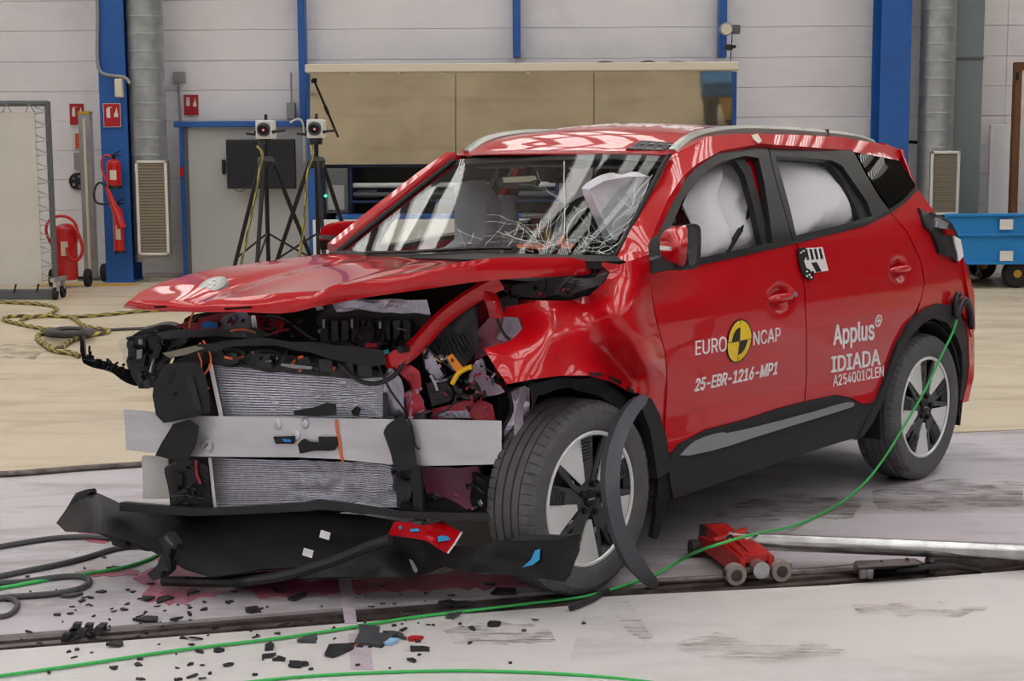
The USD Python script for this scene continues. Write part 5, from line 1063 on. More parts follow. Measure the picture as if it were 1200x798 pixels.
# left air duct and foam blocks
ad = piece('air_duct', 'trim_black', -.03, .12, [(192, 428), (231, 423), (238, 436), (243, 448), (246, 483), (228, 488), (192, 495.5), (183, 486), (179, 465), (180, 452), (185.5, 440)], .004, 7, 70, label='black box-shaped air duct beside the radiator')
piece('duct_rib', 'black_plastic', -.04, .02, [(218, 442), (226, 441), (236, 480), (229, 482)], .0, 6, sub=ad); piece('duct_recess', 'seal_black', -.035, .01, [(196, 436), (206, 432), (200, 450), (186, 452)], .0, 6, sub=ad)
cc = nose(-.035)([(205.5, 461.5)])[0]; car('duct_screw', cyl(cc, cc + [-.01, 0, 0], .006, n=8), 'seal_black', sub=ad)
beam = piece('bumper_beam', 'alu_beam', 0., .07, [(145, 480), (185, 484), (230, 487.5), (330, 489), (440, 491), (530, 492), (588, 493), (588, 544), (500, 546), (445, 543), (395, 538), (350, 536), (230, 535), (190, 532), (148, 527)], 0, 6, label='bare aluminium bumper beam')
for u, v, r in ((357, 496, 6), (347, 510, 5), (325, 497, 5)):
    c = nose(.006)([(u, v)])[0]; m = trimesh.creation.icosphere(2, .018 + .001 * r); m.apply_scale([.5, 1, 1]); m.apply_translation(c); car('beam_bulge', m, 'alu_beam', sub=beam)
c = nose(-.002)([(243, 522)])[0]; bt = car('tow_socket', place(lathe([(0, .012), (.017, .012), (.018, .016), (.025, .016), (.028, .0), (.028, -.01)], 24), basis(c, [.455, .89, 0], [0, 0, 1], [-.89, .455, 0])), 'alu', sub=beam); car('socket_slot', place(box([0, 0, .014], [.026, .005, .004], R=trimesh.transformations.rotation_matrix(.8, [0, 0, 1])), basis(c, [.455, .89, 0], [0, 0, 1], [-.89, .455, 0])), 'brake', sub=beam)
piece('bracket_scrap', 'engine_dark', -.012, .012, [(320, 512), (346, 511), (345.5, 520), (323, 520)], 0, 5, sub=beam); piece('blue_label', 'cap_blue', -.016, .006, [(330, 514), (341, 515), (341, 518), (333, 518)], 0, 4, sub=beam)
piece('tape_scrap', 'black_matt', -.012, .02, [(348, 520), (352, 516), (356, 514), (364, 519), (374, 520), (374, 512), (395, 512), (396, 522), (392, 528), (372, 530), (351, 531)], .008, 5, 71, sub=beam); piece('foam_scrap', 'black_matt', -.02, .03, [(344, 482), (368, 478), (384, 472), (394, 474), (395, 487), (345, 487)], .008, 5, 72, sub=beam); piece('foam_scrap', 'black_matt', .07, .02, [(413, 482), (420, 475), (424, 478), (421, 487), (415, 488)], .006, 4, 73, sub=beam)
car('orange_wire', tube(nose(-.006)([(394, 492), (395, 505), (398, 520), (399, 530), (402, 541)]), .005, 6, 14), 'orange_wire', sub=beam)
piece('foam_block', 'black_matt', -.07, .1, [(203, 498), (223, 492.5), (234, 500), (228, 522), (220, 542), (204, 541), (182, 534), (190, 518)], .006, 6, 74, label='black foam block on the far end of the beam')
piece('washer_tank', 'white_plastic', .12, .15, [(166, 536), (197, 535.5), (199, 560), (198.5, 584.5), (167.5, 584.5)], .002, 7, 75)
piece('cooling_duct', 'engine_black', .02, .12, [(193.6, 549), (203.4, 542), (229.5, 539), (242.5, 548.6), (247, 575), (249, 597.5), (203, 596), (196, 575)], .008, 6, 76)
piece('duct_slot', 'seal_black', .0, .03, [(203, 552), (214, 556), (212, 575), (204, 570)], .0, 5); piece('duct_arm', 'black_plastic', .0, .03, [(200, 588), (222, 570), (226, 574), (206, 593)], .004, 5, 77); piece('red_strip', 'car_red_inner', .0, .02, [(228, 538), (231, 540), (232, 556), (236, 566), (234, 568), (229, 557)], .0, 4)
piece('beam_bracket', 'trim_black', -.04, .06, [(472, 486), (477, 494), (482.7, 504.7), (486, 525), (489, 545), (467, 553), (458, 530), (450.7, 508.7), (456, 500)], .008, 5, 78, label='black torn bracket hanging over the beam')
piece('cooling_duct', 'engine_black', .02, .1, [(462.7, 555), (489, 546), (490, 562), (484, 580), (481, 598), (467, 597)], .012, 5, 79)
car('strap', sweep_rect(nose(-.03)([(488, 545), (490, 560), (491, 575), (492, 592), (492, 610)]), .05, .02, 12), 'black_plastic'); piece('strap_clip', 'grey_frame', -.045, .02, [(480, 611), (494, 610), (495, 614), (481, 615)], 0, 4)
piece('tangle', 'engine_dark', .06, .06, [(496, 585), (510, 586), (522, 582), (535, 588), (548, 598), (500, 600)], .02, 5, 80); piece('tangle', 'engine_dark', .1, .1, [(556, 560), (580, 556), (596, 566), (592, 600), (562, 602)], .03, 5, 81)
# radiators
def radiator(corners, off, n, label, damage, seed):
    (tl_, tr_, br_, bl_) = [np.array(q, float) for q in corners]
    core = piece('radiator', 'grey_cast', off + .016, .05, [tuple(tl_), tuple(tr_), tuple(br_), tuple(bl_)], 0, 20, label=label)
    fins = []; nu = 40
    for k in range(n):
        r = []
        for e in (-.3, .3):
            f = (k + .5 + e) / n; a, b = tl_ * (1 - f) + bl_ * f, tr_ * (1 - f) + br_ * f; r.append(a + (b - a) * np.linspace(.01, .99, nu)[:, None])
        P = [nose(off)(q) for q in r]
        dm = damage(np.linspace(0, 1, nu), k / n)
        for q in P: q += (np.stack([meshkit.noise(q * 30, seed + j) for j in range(3)], 1) - .5) * [.02, 0, .012] * dm[:, None]
        V = np.vstack(P + [p + [.016, 0, 0] for p in P]); T_ = []
        for i in range(nu - 1):
            for a, b in ((0, 1), (2, 0), (1, 3)): T_ += [[a * nu + i, a * nu + i + 1, b * nu + i + 1], [a * nu + i, b * nu + i + 1, b * nu + i]]
        fins.append(TM(V, T_, process=False))
    car('cooling_fins', cat(fins), 'fin', sub=core, kind='stuff', smooth=False)
    return core
sm = lambda x, a, b: np.clip((x - a) / (b - a), 0, 1)
rA = radiator([(249, 427), (452, 441), (450, 490), (262, 489)], .1, 20, 'upper radiator with flattened fins', lambda u, f: .15 + .85 * sm(u, .45, .7), 11)
rB = radiator([(247, 536.5), (461, 543), (467, 595), (252, 594)], .1, 22, 'lower radiator with torn fins', lambda u, f: .1 + 1.2 * sm(u, .3, .5), 12)
piece('radiator_edge', 'decal_white', .03, .02, [(244, 427), (249, 426), (262, 488), (257, 489)], 0, 6, sub=rA); piece('radiator_edge', 'decal_white', .03, .02, [(244, 536.5), (248, 536.5), (254, 595), (250, 595)], 0, 6, sub=rB)
piece('end_tank', 'foil', .08, .05, [(450, 441), (461, 432), (470, 444), (477, 490), (449, 490)], .014, 5, 90, sub=rA); piece('edge_strip', 'black_plastic', .06, .02, [(238, 440), (246, 438), (262, 486), (256, 488)], .0, 5); piece('edge_strip', 'black_plastic', .06, .02, [(449, 460), (453, 460), (456, 487), (464, 487), (463, 490), (449, 490)], .0, 4)
for k in range(26):
    u, v = rng.uniform(300, 448), rng.uniform(432, 484); s = rng.uniform(1.2, 4.); car('glass_crumb', pxslab([(u, v), (u + s * 2, v - .6), (u + s * 1.6, v + s * .5), (u + .4, v + s * .4)], nose(.095), .004, 4), 'decal_white', sub=rA)
# crossbar and crushed side rail
piece('crossbar', 'black_plastic', -.06, .05, [(140.5, 588.5), (200, 594), (248, 596), (310, 592), (358, 589), (373, 585.5), (420, 591), (468, 599), (530, 601), (594, 602), (594, 611), (519, 609.5), (470, 607), (420, 601), (376, 597), (358, 599), (300, 602), (227, 605), (140, 599)], .0, 6, label='black lower crossbar in front of the radiator')
cr_ = piece('crushed_rail', 'foil', 0, .1, [(597, 490), (604, 456), (614, 450), (622, 452), (620, 490), (616, 525), (606, 545), (598, 563), (588, 560), (590, 525)], .02, 4.5, 91, depth=onrbf(1, [(597, 490, .66), (620, 455, .7), (590, 560, .66), (616, 525, .72)]), label='crushed silver side rail beside the wheel'); piece('rail_fold', 'primer_lilac', 0, .03, [(609, 455), (615, 452), (613, 500), (606, 540), (602, 520)], .012, 4, 92, sub=cr_, depth=onplane(1, .74)); piece('rail_liner', 'engine_dark', 0, .05, [(586, 455), (604, 452), (596, 490), (590, 540), (580, 500)], .015, 5, 93, depth=onplane(1, .6))
piece('liner_edge', 'liner', 0, .05, [(622, 450), (660, 443), (700, 444), (735, 462), (752, 480), (748, 500), (728, 480), (700, 462), (660, 455), (630, 462), (622, 480)], .012, 5, 94, depth=onplane(1, .84))
piece('wheel_arch_trim', 'trim_black', 0, .04, [(753, 466), (763, 466), (773, 485), (782, 515), (785.5, 540), (786, 552), (779, 556), (771, 562), (768, 540), (762, 505), (752, 478)], 0, 5, depth=onside(.022), dirn=(0, -1, 0))
piece('torn_liner', 'liner', 0, .02, [(771.5, 563), (779, 556), (785.6, 551), (788, 566), (787, 582), (779, 606), (770, 631), (764.5, 629), (769, 600)], .012, 5, 95, depth=onside(.0), dirn=(0, -1, 0))
# small broken bits all over the crushed nose
def clutter(poly, n, depth, seed, mats, smax=.03, names=('broken_clip', 'plug', 'bracket_bit')):
    r = np.random.default_rng(seed); g = Polygon(poly); x0, y0, x1, y1 = g.bounds; k = 0
    while k < n:
        u, v = r.uniform(x0, x1), r.uniform(y0, y1)
        if not g.contains(Point(u, v)): continue
        c = depth([(u, v)])[0]; s = r.uniform(.25, 1, 3) * smax * np.array([1, 1, .7]); R = trimesh.transformations.random_rotation_matrix(r.random(3)); material = mats[r.integers(len(mats))]
        if r.random() < .35: a = R[:3, 0] * smax * 1.6; m = tube([c - a, c + R[:3, 1] * smax * .3, c + a], .003 + .004 * r.random(), 6, 8)
        else: m = box(c, 2 * s * .6, .003, R=R)
        car(names[r.integers(len(names))], m, material); k += 1
BK = ['black_plastic', 'engine_black', 'engine_dark', 'black_metal', 'screen_black']
clutter([(150, 395), (215, 384), (225, 395), (195, 440), (165, 452), (150, 425)], 34, HLD(.03), 1, BK + ['trim_silver'], .03)
clutter([(92, 398), (100, 412), (165, 432), (172, 452), (120, 432), (95, 418)], 18, onplane(1, -.845), 2, BK, .02)
clutter([(250, 408), (330, 412), (440, 434), (440, 442), (330, 434), (250, 426)], 26, nose(.03), 3, BK + ['grey_cast', 'orange_wire'], .022)
clutter([(300, 372), (380, 372), (380, 398), (310, 392)], 14, nose(.18), 4, BK + ['grey_cast', 'car_red_inner'], .022)
clutter([(205, 372), (250, 366), (330, 372), (320, 386), (210, 392)], 12, nose(.24), 5, BK + ['grey_cast', 'car_red_inner', 'alu'], .02)
clutter([(380, 376), (500, 372), (480, 405), (400, 402)], 14, nose(.17), 6, BK + ['grey_cast'], .018)
clutter([(496, 410), (550, 430), (560, 470), (510, 478), (500, 446)], 24, nose(.08), 7, BK + ['grey_cast', 'primer_lilac', 'foil', 'car_red_inner'], .02)
clutter([(548, 420), (590, 440), (585, 480), (552, 478)], 16, nose(.12), 8, BK + ['primer_pink', 'primer_lilac', 'foil', 'car_red_inner'], .022)
clutter([(196, 545), (242, 545), (248, 592), (205, 592)], 14, nose(-.01), 9, BK, .022)
clutter([(465, 556), (490, 550), (490, 595), (470, 596)], 10, nose(.0), 10, BK, .02)
clutter([(500, 580), (592, 560), (592, 600), (505, 600)], 18, nose(.06), 11, BK + ['foil', 'primer_pink'], .024)
clutter([(575, 340), (700, 326), (660, 346), (600, 350)], 14, nose(.27), 12, BK + ['car_red_inner'], .025)
clutter([(470, 432), (492, 440), (498, 488), (480, 490)], 10, nose(.03), 13, ['car_red_inner', 'primer_pink', 'black_plastic', 'foil'], .018)
# hoses and wires
for nm, off, r, material, px in (('hose', .02, .009, 'black_plastic', [(398, 425), (412, 440), (430, 449), (450, 447), (466, 436), (472, 424), (474, 412)]), ('wire', .04, .005, 'black_plastic', [(440, 420), (448, 438), (456, 455), (470, 475), (478, 488), (482, 500)]),
        ('wire', .0, .004, 'orange_wire', [(235, 402), (233, 415), (236, 428), (232, 442), (238, 450), (245, 456)]), ('wire', .0, .004, 'orange_wire', [(238, 399), (245, 412), (247, 425), (240, 438), (233, 445)]), ('hose', .06, .010, 'cable_yellow', [(530, 450), (533, 444), (538, 437), (546, 432), (553, 430)]),
        ('hose', .1, .012, 'engine_black', [(534, 452), (540, 462), (552, 466), (560, 460), (556, 450), (546, 448)]), ('wire', .2, .006, 'black_plastic', [(562, 336), (574, 350), (582, 372), (590, 390), (598, 398)]), ('wire', .06, .004, 'black_plastic', [(494, 398), (505, 412), (520, 425), (532, 434)]), ('wire', .02, .004, 'black_plastic', [(534, 465), (527, 478), (515, 484), (505, 488)]), ('wire', -.03, .005, 'black_plastic', [(478, 490), (484, 510), (487, 522), (492, 526)]), ('wire', .2, .008, 'engine_black', [(310, 372), (330, 372), (350, 385), (372, 398)]), ('wire', .1, .004, 'orange_wire', [(222, 385), (224, 372), (228, 364)]), ('wire', .1, .004, 'orange_wire', [(270, 388), (286, 386), (300, 390)]), ('hose', .12, .012, 'engine_black', [(500, 590), (508, 582), (514, 590), (508, 598)])):
    car(nm, tube(nose(off)(px), r, 7, 26), material)

# ------------------------------------------------------------------ lettering and stickers on the car
def onS(txt, p0, p1, hpx, material, name, bold=False, slant=0., off=.004):
    m = text(txt, 1.0, .02, bold); v = m.vertices; lo, hi = v[:, 0].min(), v[:, 0].max(); u = (v[:, 0] - lo) / (hi - lo)
    q = np.stack([p0[0] + (p1[0] - p0[0]) * u + slant * v[:, 1] * hpx, p0[1] + (p1[1] - p0[1]) * u - v[:, 1] * hpx], 1)
    P = onside()(q); P[:, 1] += np.where(v[:, 2] > .01, off, -.002)
    car(name, TM(P, m.faces[:, ::-1], process=False), material, smooth=False)
onS('EURO', (814.5, 416.3), (851, 411), 16.8, 'decal_white', 'door_lettering'); onS('NCAP', (882.3, 405), (914, 399.3), 16.0, 'decal_white', 'door_lettering')
onS('25-EBR-1216-MP1', (813.5, 458.5), (910, 438), 14.4, 'decal_white', 'door_lettering', True, .14)
onS('Applus', (976, 403.8), (1024, 396.8), 22., 'decal_white', 'door_lettering', True); onS('IDIADA', (973.5, 436.3), (1031, 426.8), 17.8, 'decal_white', 'door_lettering', True); onS('A254001CLEN', (976, 452.8), (1035, 441), 12.5, 'decal_white', 'door_lettering')
def disc_on_S(c, rx, polys, material, name, off, sub=None):
    c = onside()([c])[0]; g = [prism(p, .001) for p in polys]; m = cat(g); m = m.subdivide().subdivide() if len(m.faces) < 600 else m; v = m.vertices * rx; x, z = c[0] + v[:, 0], c[2] + v[:, 1]; y = S(x, z) + np.where(m.vertices[:, 2] > .0005, off, -.002)
    return car(name, TM(np.stack([x, y, z], 1), m.faces[:, ::-1], process=False), material, smooth=False, sub=sub)
c0 = onside()([(866, 399.6), (866, 374.6)]); RC = c0[1][2] - c0[0][2]
p = disc_on_S((866, 399.6), RC, [Point(0, 0).buffer(1, 24)], 'decal_yellow', 'target_disc', .003)
q = Point(0, 0).buffer(.64, 24); disc_on_S((866, 399.6), RC, [q.intersection(shapely.box(-1, 0, 0, 1)), q.intersection(shapely.box(0, -1, 1, 0))], 'decal_black', 'target_quarters', .0045, sub=p)
disc_on_S((866, 399.6), RC, [Point(0, 0).buffer(1.02, 24).difference(Point(0, 0).buffer(.97, 24)), shapely.box(-1, -.012, 1, .012), shapely.box(-.012, -1, .012, 1)], 'decal_black', 'target_lines', .005, sub=p)
c1 = onside()([(1029, 376), (1029, 369)]); r1 = c1[1][2] - c1[0][2]
disc_on_S((1029, 376), r1, [Point(0, 0).buffer(1, 24).difference(Point(0, 0).buffer(.78, 24)), shapely.box(-.5, -.12, .5, .12), shapely.box(-.12, -.5, .12, .5)], 'decal_white', 'plus_emblem', .004)
# check sticker at the door gap
st_ = car('check_sticker', pxslab([(936, 292), (940, 291), (964, 289.5), (971, 317), (954, 320), (948, 318), (941, 310)], onside(.006), .006, 5, (0, -1, 0)), 'decal_white', label='white sticker with black bars')
for k in range(5):
    u = 938 + k * 5.4; car('sticker_bar', pxslab([(u, 292.5 - k * .3), (u + 2.4, 292.3 - k * .3), (u + 5.2, 305 - k * .5), (u + 2.8, 305.4 - k * .5)], onside(.008), .004, 3, (0, -1, 0)), 'decal_black', sub=st_)
car('sticker_bar', pxslab([(951, 308), (957, 307), (963, 318), (957, 319)], onside(.008), .004, 4, (0, -1, 0)), 'decal_black', sub=st_)
ts = car('black_target_tape', pxslab([(935, 291), (944, 290), (946, 299), (942, 305), (945, 314), (954, 318), (954, 327), (948, 328), (940, 320), (937, 308)], onside(.012), .006, 5, (0, -1, 0)), 'decal_black', label='black dotted tape over the sticker')
for u, v in ((946, 318), (949, 322), (951, 317), (946, 323.5), (951, 325), (939, 296), (942, 294)): car('white_dot', pxslab(roundpoly([(u - 1.1, v - 1.1), (u + 1.1, v - 1.1), (u + 1.1, v + 1.1), (u - 1.1, v + 1.1)], 1), onside(.014), .003, 2, (0, -1, 0)), 'decal_white', sub=ts)
bt = car('roof_tape', pxslab([(881, 158.5), (888, 156.5), (893, 165), (889, 168), (884, 164)], onrbf(1, [(a, b, c + .01) for a, b, c in RSC]), .006, 3, (0, -1, 0)), 'cream')
# dotted tape on the roof corner and roof lettering
def onroof(u, v): return find_on(lambda x, y: roof_z(x, y), u, v, 1.55, 1.85)
rz1 = lambda x, y: roof_z(np.asarray(x), np.asarray(y))
tpz = [(.88, .36), (.88, .56), (.96, .57), (.97, .38)]
pp, tt = fill2(tpz, .04); tp_ = car('dotted_tape', sheet(np.column_stack([pp, rz1(pp[:, 0], pp[:, 1]) + .004]), tt, .003, [0, 0, 9]), 'decal_black', label='black dotted tape on the roof corner')
for k in range(8):
    x, y = .895 + (k % 2) * .045, .385 + k * .024; car('white_dot', cyl([x, y, float(roof_z(x, y)) + .003], [x, y, float(roof_z(x, y)) + .0065], .011, n=10), 'decal_white', sub=tp_)
m = text('25-EBR-1216-MP1', 1., .02, True); v = m.vertices.copy(); lo, hi = v[:, 0].min(), v[:, 0].max(); u = (v[:, 0] - lo) / (hi - lo)
y = -.30 + .78 * u; x = 1.20 + .11 * v[:, 1]; z = rz1(x, y) + np.where(v[:, 2] > .01, .004, -.002)
car('roof_lettering', TM(np.stack([x, y, z], 1), m.faces, process=False), 'decal_white', smooth=False, sub=rfp)

# ------------------------------------------------------------------ dummies on the front seats
def dummy(label, y0):
    import manifold3d as m3
    def ball(p, r): 
        s = m3.Manifold.sphere(r, 14); return s.translate(tuple(map(float, p)))
    def bone(a, b, ra, rb): return m3.Manifold.batch_hull([ball(a, ra), ball(b, rb)])
    J = lambda *p: np.array([p[0], y0 + p[1], p[2]])
    B = [m3.Manifold.batch_hull([ball(J(1.25, -.13, .72), .1), ball(J(1.25, .13, .72), .1), ball(J(1.3, -.1, .9), .11), ball(J(1.3, .1, .9), .11)]),
         m3.Manifold.batch_hull([ball(J(1.3, -.1, .9), .11), ball(J(1.3, .1, .9), .11), ball(J(1.33, -.15, 1.08), .07), ball(J(1.33, .15, 1.08), .07)]), bone(J(1.32, 0, 1.12), J(1.28, 0, 1.22), .058, .052)]
    for s in (-1, 1):
        B += [bone(J(1.33, s * .17, 1.07), J(1.16, s * .24, .88), .055, .045), bone(J(1.16, s * .24, .88), J(.95, s * .16, .95), .043, .032), bone(J(.95, s * .16, .95), J(.89, s * .14, .98), .036, .026),
              bone(J(1.22, s * .1, .7), J(.84, s * .13, .78), .085, .06), bone(J(.84, s * .13, .78), J(.62, s * .13, .5), .058, .042), bone(J(.62, s * .13, .5), J(.5, s * .13, .52), .04, .03)]
    M = m3.Manifold.batch_boolean(B, m3.OpType.Add).refine_to_length(.03); me = M.to_mesh(); body = TM(me.vert_properties[:, :3], me.tri_verts, process=True); trimesh.smoothing.filter_taubin(body, iterations=12)
    W_ = lambda m: TM(car2world(m.vertices), m.faces[:, ::-1], process=False)
    base = car2world(J(1.2, 0, .6))[0]; t = Thing('crash_test_dummy', label, 'crash test dummy', base)
    t.part('body', W_(body), 'dummy_suit')
    hd_ = m3.Manifold.batch_hull([ball(J(1.26, 0, 1.33), .098), ball(J(1.2, 0, 1.31), .085), ball(J(1.17, 0, 1.25), .05), ball(J(1.24, 0, 1.24), .06)]).refine_to_length(.02).to_mesh(); h = TM(hd_.vert_properties[:, :3], hd_.tri_verts, process=True); trimesh.smoothing.filter_taubin(h, iterations=8); hp = t.part('head', W_(h), 'dummy_skin')
    t.part('nose', W_(hull([J(1.115, 0, 1.29), J(1.13, .014, 1.275), J(1.13, -.014, 1.275), J(1.13, 0, 1.32)])), 'dummy_skin', sub=hp); t.part('mouth', W_(box(J(1.12, 0, 1.235), [.01, .05, .008], .003)), 'seal_black', sub=hp)
    for s in (-1, 1):
        t.part('eye', W_(trimesh.creation.icosphere(2, .014).apply_translation(J(1.122, s * .035, 1.325))), 'seal_black', sub=hp); t.part('ear', W_(hull([J(1.25 + dx, s * (.095 + dy), 1.31 + dz) for dx in (-.015, .015) for dy in (0, .014) for dz in (-.03, .03)])), 'dummy_skin', sub=hp)
        t.part('cheek_patch', W_(trimesh.creation.icosphere(2, .03).apply_scale([.4, .8, 1]).apply_translation(J(1.145, s * .06, 1.27))), 'decal_yellow' if s > 0 else 'dummy_green', sub=hp)
        for f in range(4): t.part('finger', W_(tube([J(.895, s * (.12 + .018 * f), .985), J(.86, s * (.12 + .018 * f), .99), J(.842, s * (.12 + .018 * f), .97)], [.0095, .009, .008], 8)), 'dummy_skin')
        t.part('thumb', W_(tube([J(.92, s * .118, .985), J(.89, s * .1, 1.0), J(.87, s * .098, 1.002)], [.011, .01, .009], 8)), 'dummy_skin')
    t.part('forehead_band', W_(tube([J(1.125, -.08, 1.36), J(1.1, 0, 1.362), J(1.125, .08, 1.36)], .012, 8, 9)), 'decal_white')
dummy('crash test dummy on the driver seat, head against the side airbag', .37)
dummy('crash test dummy on the passenger seat, seen through the windscreen', -.37)
mat('blue_pale', srgb(150, 190, 225), .5)
mat('jack_red', srgb(188, 30, 26), .4, col2=srgb(120, 30, 26), scale=18, contrast=(.5, .75)); mat('jack_grey', srgb(84, 78, 74), .55, .5, col2=srgb(60, 54, 50), scale=20)
mat('caster_grey', srgb(150, 140, 134), .6)
mat('trim_grey', srgb(78, 80, 88), .55)
# ------------------------------------------------------------------ torn pieces lying in front of the nose
BUMP = ((-1.15, -1.1), (-.25, 1.0))
def bplane(off=0.): return onwall(*BUMP, off)
def loose(name, label, category, parts, base_px, group=None):
    """parts: (name, mesh in car coordinates, material, label)."""
    b = fl(*base_px); t = Thing(name, label, category, b, group=group); made = None
    for n, m, material, lab in parts:
        m = TM(car2world(m.vertices), m.faces[:, ::-1], process=False); p = t.part(n, m, material, label=lab, sub=None)
    return t
def bs(px, off, thick, step=7, jit=.0, seed=0, dirn=(1., 0, 0), depth=None): return pxslab(px, depth or bplane(off), thick, step, dirn, jit, seed)
shell_px = [(66, 613), (78, 596), (92, 577), (105, 572.5), (120, 578), (140, 590), (200, 596), (270, 602), (360, 600), (420, 603), (470, 610), (500, 622), (500, 640), (450, 640), (400, 652), (358, 664), (305, 668), (251, 675), (218, 665), (191, 648), (161, 634), (126, 625), (90, 622), (78, 622)]
SC_ = [(66, 613, -1.12), (105, 573, -1.02), (140, 590, -.98), (270, 602, -.70), (400, 605, -.5), (500, 622, -.36), (160, 634, -1.08), (250, 672, -.98), (305, 668, -.86), (360, 640, -.68), (250, 630, -.86), (400, 650, -.62), (480, 640, -.44), (120, 600, -1.12)]
def slump(P, uv):
    P = P.copy(); P[:, 0] += .05 * (meshkit.fbm(np.stack([uv[:, 0] / 60, uv[:, 1] / 30, 0 * uv[:, 0]], 1), 2, 6) - .5); return P
shell = pxsheet(shell_px, onrbf(0, SC_), .006, 7, bumpf=slump)
sp_px = [(240, 676), (300, 671), (350, 667), (400, 654), (430, 641), (455, 632), (478, 630), (520, 640), (560, 640.5), (599, 631), (640, 628), (680, 625.5), (676, 650), (670, 673), (662, 682), (640, 679), (599.5, 673), (549, 670), (519, 663), (486, 676), (396, 676), (330, 679), (270, 684)]
SPC = [(240, 676, -.90), (350, 667, -.74), (455, 632, -.5), (520, 640, -.44), (599, 631, -.42), (680, 625, -.37), (670, 673, -.39), (600, 672, -.43), (519, 663, -.46), (486, 676, -.54), (396, 676, -.68), (560, 655, -.46), (450, 655, -.6), (640, 650, -.40)]
spoil = pxsheet(sp_px, onrbf(0, SPC), .008, 6, bumpf=lambda P, uv: P + np.stack([.03 * (meshkit.fbm(np.stack([uv[:, 0] / 28, uv[:, 1] / 14, 0 * uv[:, 0]], 1), 2, 8) - .5), 0 * uv[:, 0], 0 * uv[:, 0]], 1))
strip_ = tube(bplane(-.17)([(191, 681), (230, 682), (270, 682), (320, 677), (358, 668), (400, 654), (430, 641), (458, 632)]), .02, 8, 40)
lip_end = bs([(70, 612), (92, 577), (104, 573), (107, 577), (96, 583), (76, 614)], -.02, .03)
blue = pxsheet([(612, 665), (622, 656), (627, 645), (633, 643), (632, 656), (624, 662)], onrbf(0, [(a, b, c - .012) for a, b, c in SPC]), .002, 4)
fold = bs([(479, 655), (484, 668), (487, 673), (489, 668), (483, 657)], -.06, .004)
shelf_ = bs(depth=onrbf(0, [(a, b, c - .01) for a, b, c in SPC]), off=0, thick=.02, px=[(599, 630), (640, 627), (655, 628), (680, 625), (655, 633), (600, 634)])
lips = [bs([(96, 612), (118, 616), (140, 627), (165, 637), (176, 645), (160, 642), (130, 632), (110, 622)], -.06, .03, 6, .008, 4), bs([(127, 626), (140, 628), (150, 636), (146, 642), (132, 640)], -.07, .03, 5, .01, 5)]
stick_ = [bs([(u, v), (u + 11, v + 3.5), (u + 9, v + 12), (u - 2, v + 8.5)], o, .004, 5) for u, v, o in ((376, 621, -.16), (356, 642, -.18))]
loose('torn_bumper', 'torn black lower bumper cover slumped on the floor before the radiators', 'bumper', [('bumper_cover', shell, 'bumper_black', None), ('spoiler', spoil, 'bumper_black', None), ('rubber_strip', strip_, 'black_plastic', None), ('cover_end', lip_end, 'black_plastic', None), ('blue_scrape', blue, 'blue_scrape', 'bright blue scrape mark'), ('crease_mark', fold, 'grey_plastic', None), ('shelf_edge', shelf_, 'black_plastic', None), ('broken_edge', lips[0], 'engine_black', None), ('broken_edge', lips[1], 'engine_black', None)] + [('paper_sticker', m, 'decal_white', 'small white sticker') for m in stick_], (330, 690))
lp = [(196, 623), (207, 636), (206, 643), (200, 640), (194, 662), (199, 658), (198, 671), (190, 678), (178, 680), (172, 672), (184, 662), (192, 640), (185, 632)]
loose('torn_clip', 'black T-shaped clip hanging from the bumper cover over the pink spill', 'clip', [('clip_body', bs(lp, -.27, .03, 5, .008, 7), 'black_plastic', None), ('clip_slot', bs([(194, 628), (203, 638), (201, 640), (193, 631)], -.275, .01, 4), 'grey_frame', None), ('clip_loop', tube(bplane(-.28)([(190, 676), (194, 668), (199, 668), (199, 657), (196, 652)]), .008, 6, 14), 'black_metal', None)], (186, 682))
rp = [(455, 625.6), (462, 611), (480, 612), (495, 616), (513, 612), (519, 610), (528, 617), (541, 624), (533, 638), (525, 648.6), (514, 642), (501, 633), (480, 629)]
RPC = [(455, 625, -.62), (480, 620, -.55), (513, 625, -.52), (541, 624, -.42), (525, 648, -.52), (513, 612, -.44), (500, 625, -.56)]
loose('red_fragment', 'torn red bodywork fragment with blue scrapes lying on the black spoiler', 'fragment', [('fragment_sheet', pxsheet(rp, onrbf(0, RPC), .005, 4.5), 'car_paint', None), ('white_edge', tube(onrbf(0, [(a, b, c - .004) for a, b, c in RPC])([(541, 624), (533, 637), (525, 648)]), .004, 5), 'decal_white', None)] + [('blue_scrape', pxsheet(q, onrbf(0, [(a, b, c - .01) for a, b, c in RPC]), .002, 3), 'blue_scrape', None) for q in ([(513, 629), (518, 627), (525, 629), (528, 632), (519, 634), (514, 635)], [(480, 620), (490, 619), (492, 622), (482, 623)], [(467, 617), (470, 616), (471, 619), (468, 620)])], (500, 665))
# the wheel-arch trim that sprang off and hangs over the front wheel
cr_px = [(754, 459.5), (761, 469), (748, 484), (738, 502), (729, 529), (725.5, 563), (729, 600), (735, 620), (745, 640), (758, 662), (773, 682), (770.5, 691), (763, 691), (751, 680), (736, 664), (722, 634), (712, 597), (708.5, 563), (712, 529), (721.6, 499), (736.7, 473)]
CC = [(754, 460, .97), (725, 530, 1.0), (718, 563, 1.02), (722, 600, 1.035), (745, 650, 1.03), (770, 690, 1.02), (712, 560, 1.0), (748, 484, .98)]
loose('arch_trim', 'grey crescent wheel-arch trim sprung off and hanging over the front wheel', 'trim', [('trim_strip', pxslab(roundpoly(cr_px, 1), onrbf(1, CC), .03, 5, (.1, -1, 0)), 'trim_grey', None)], (768, 692))

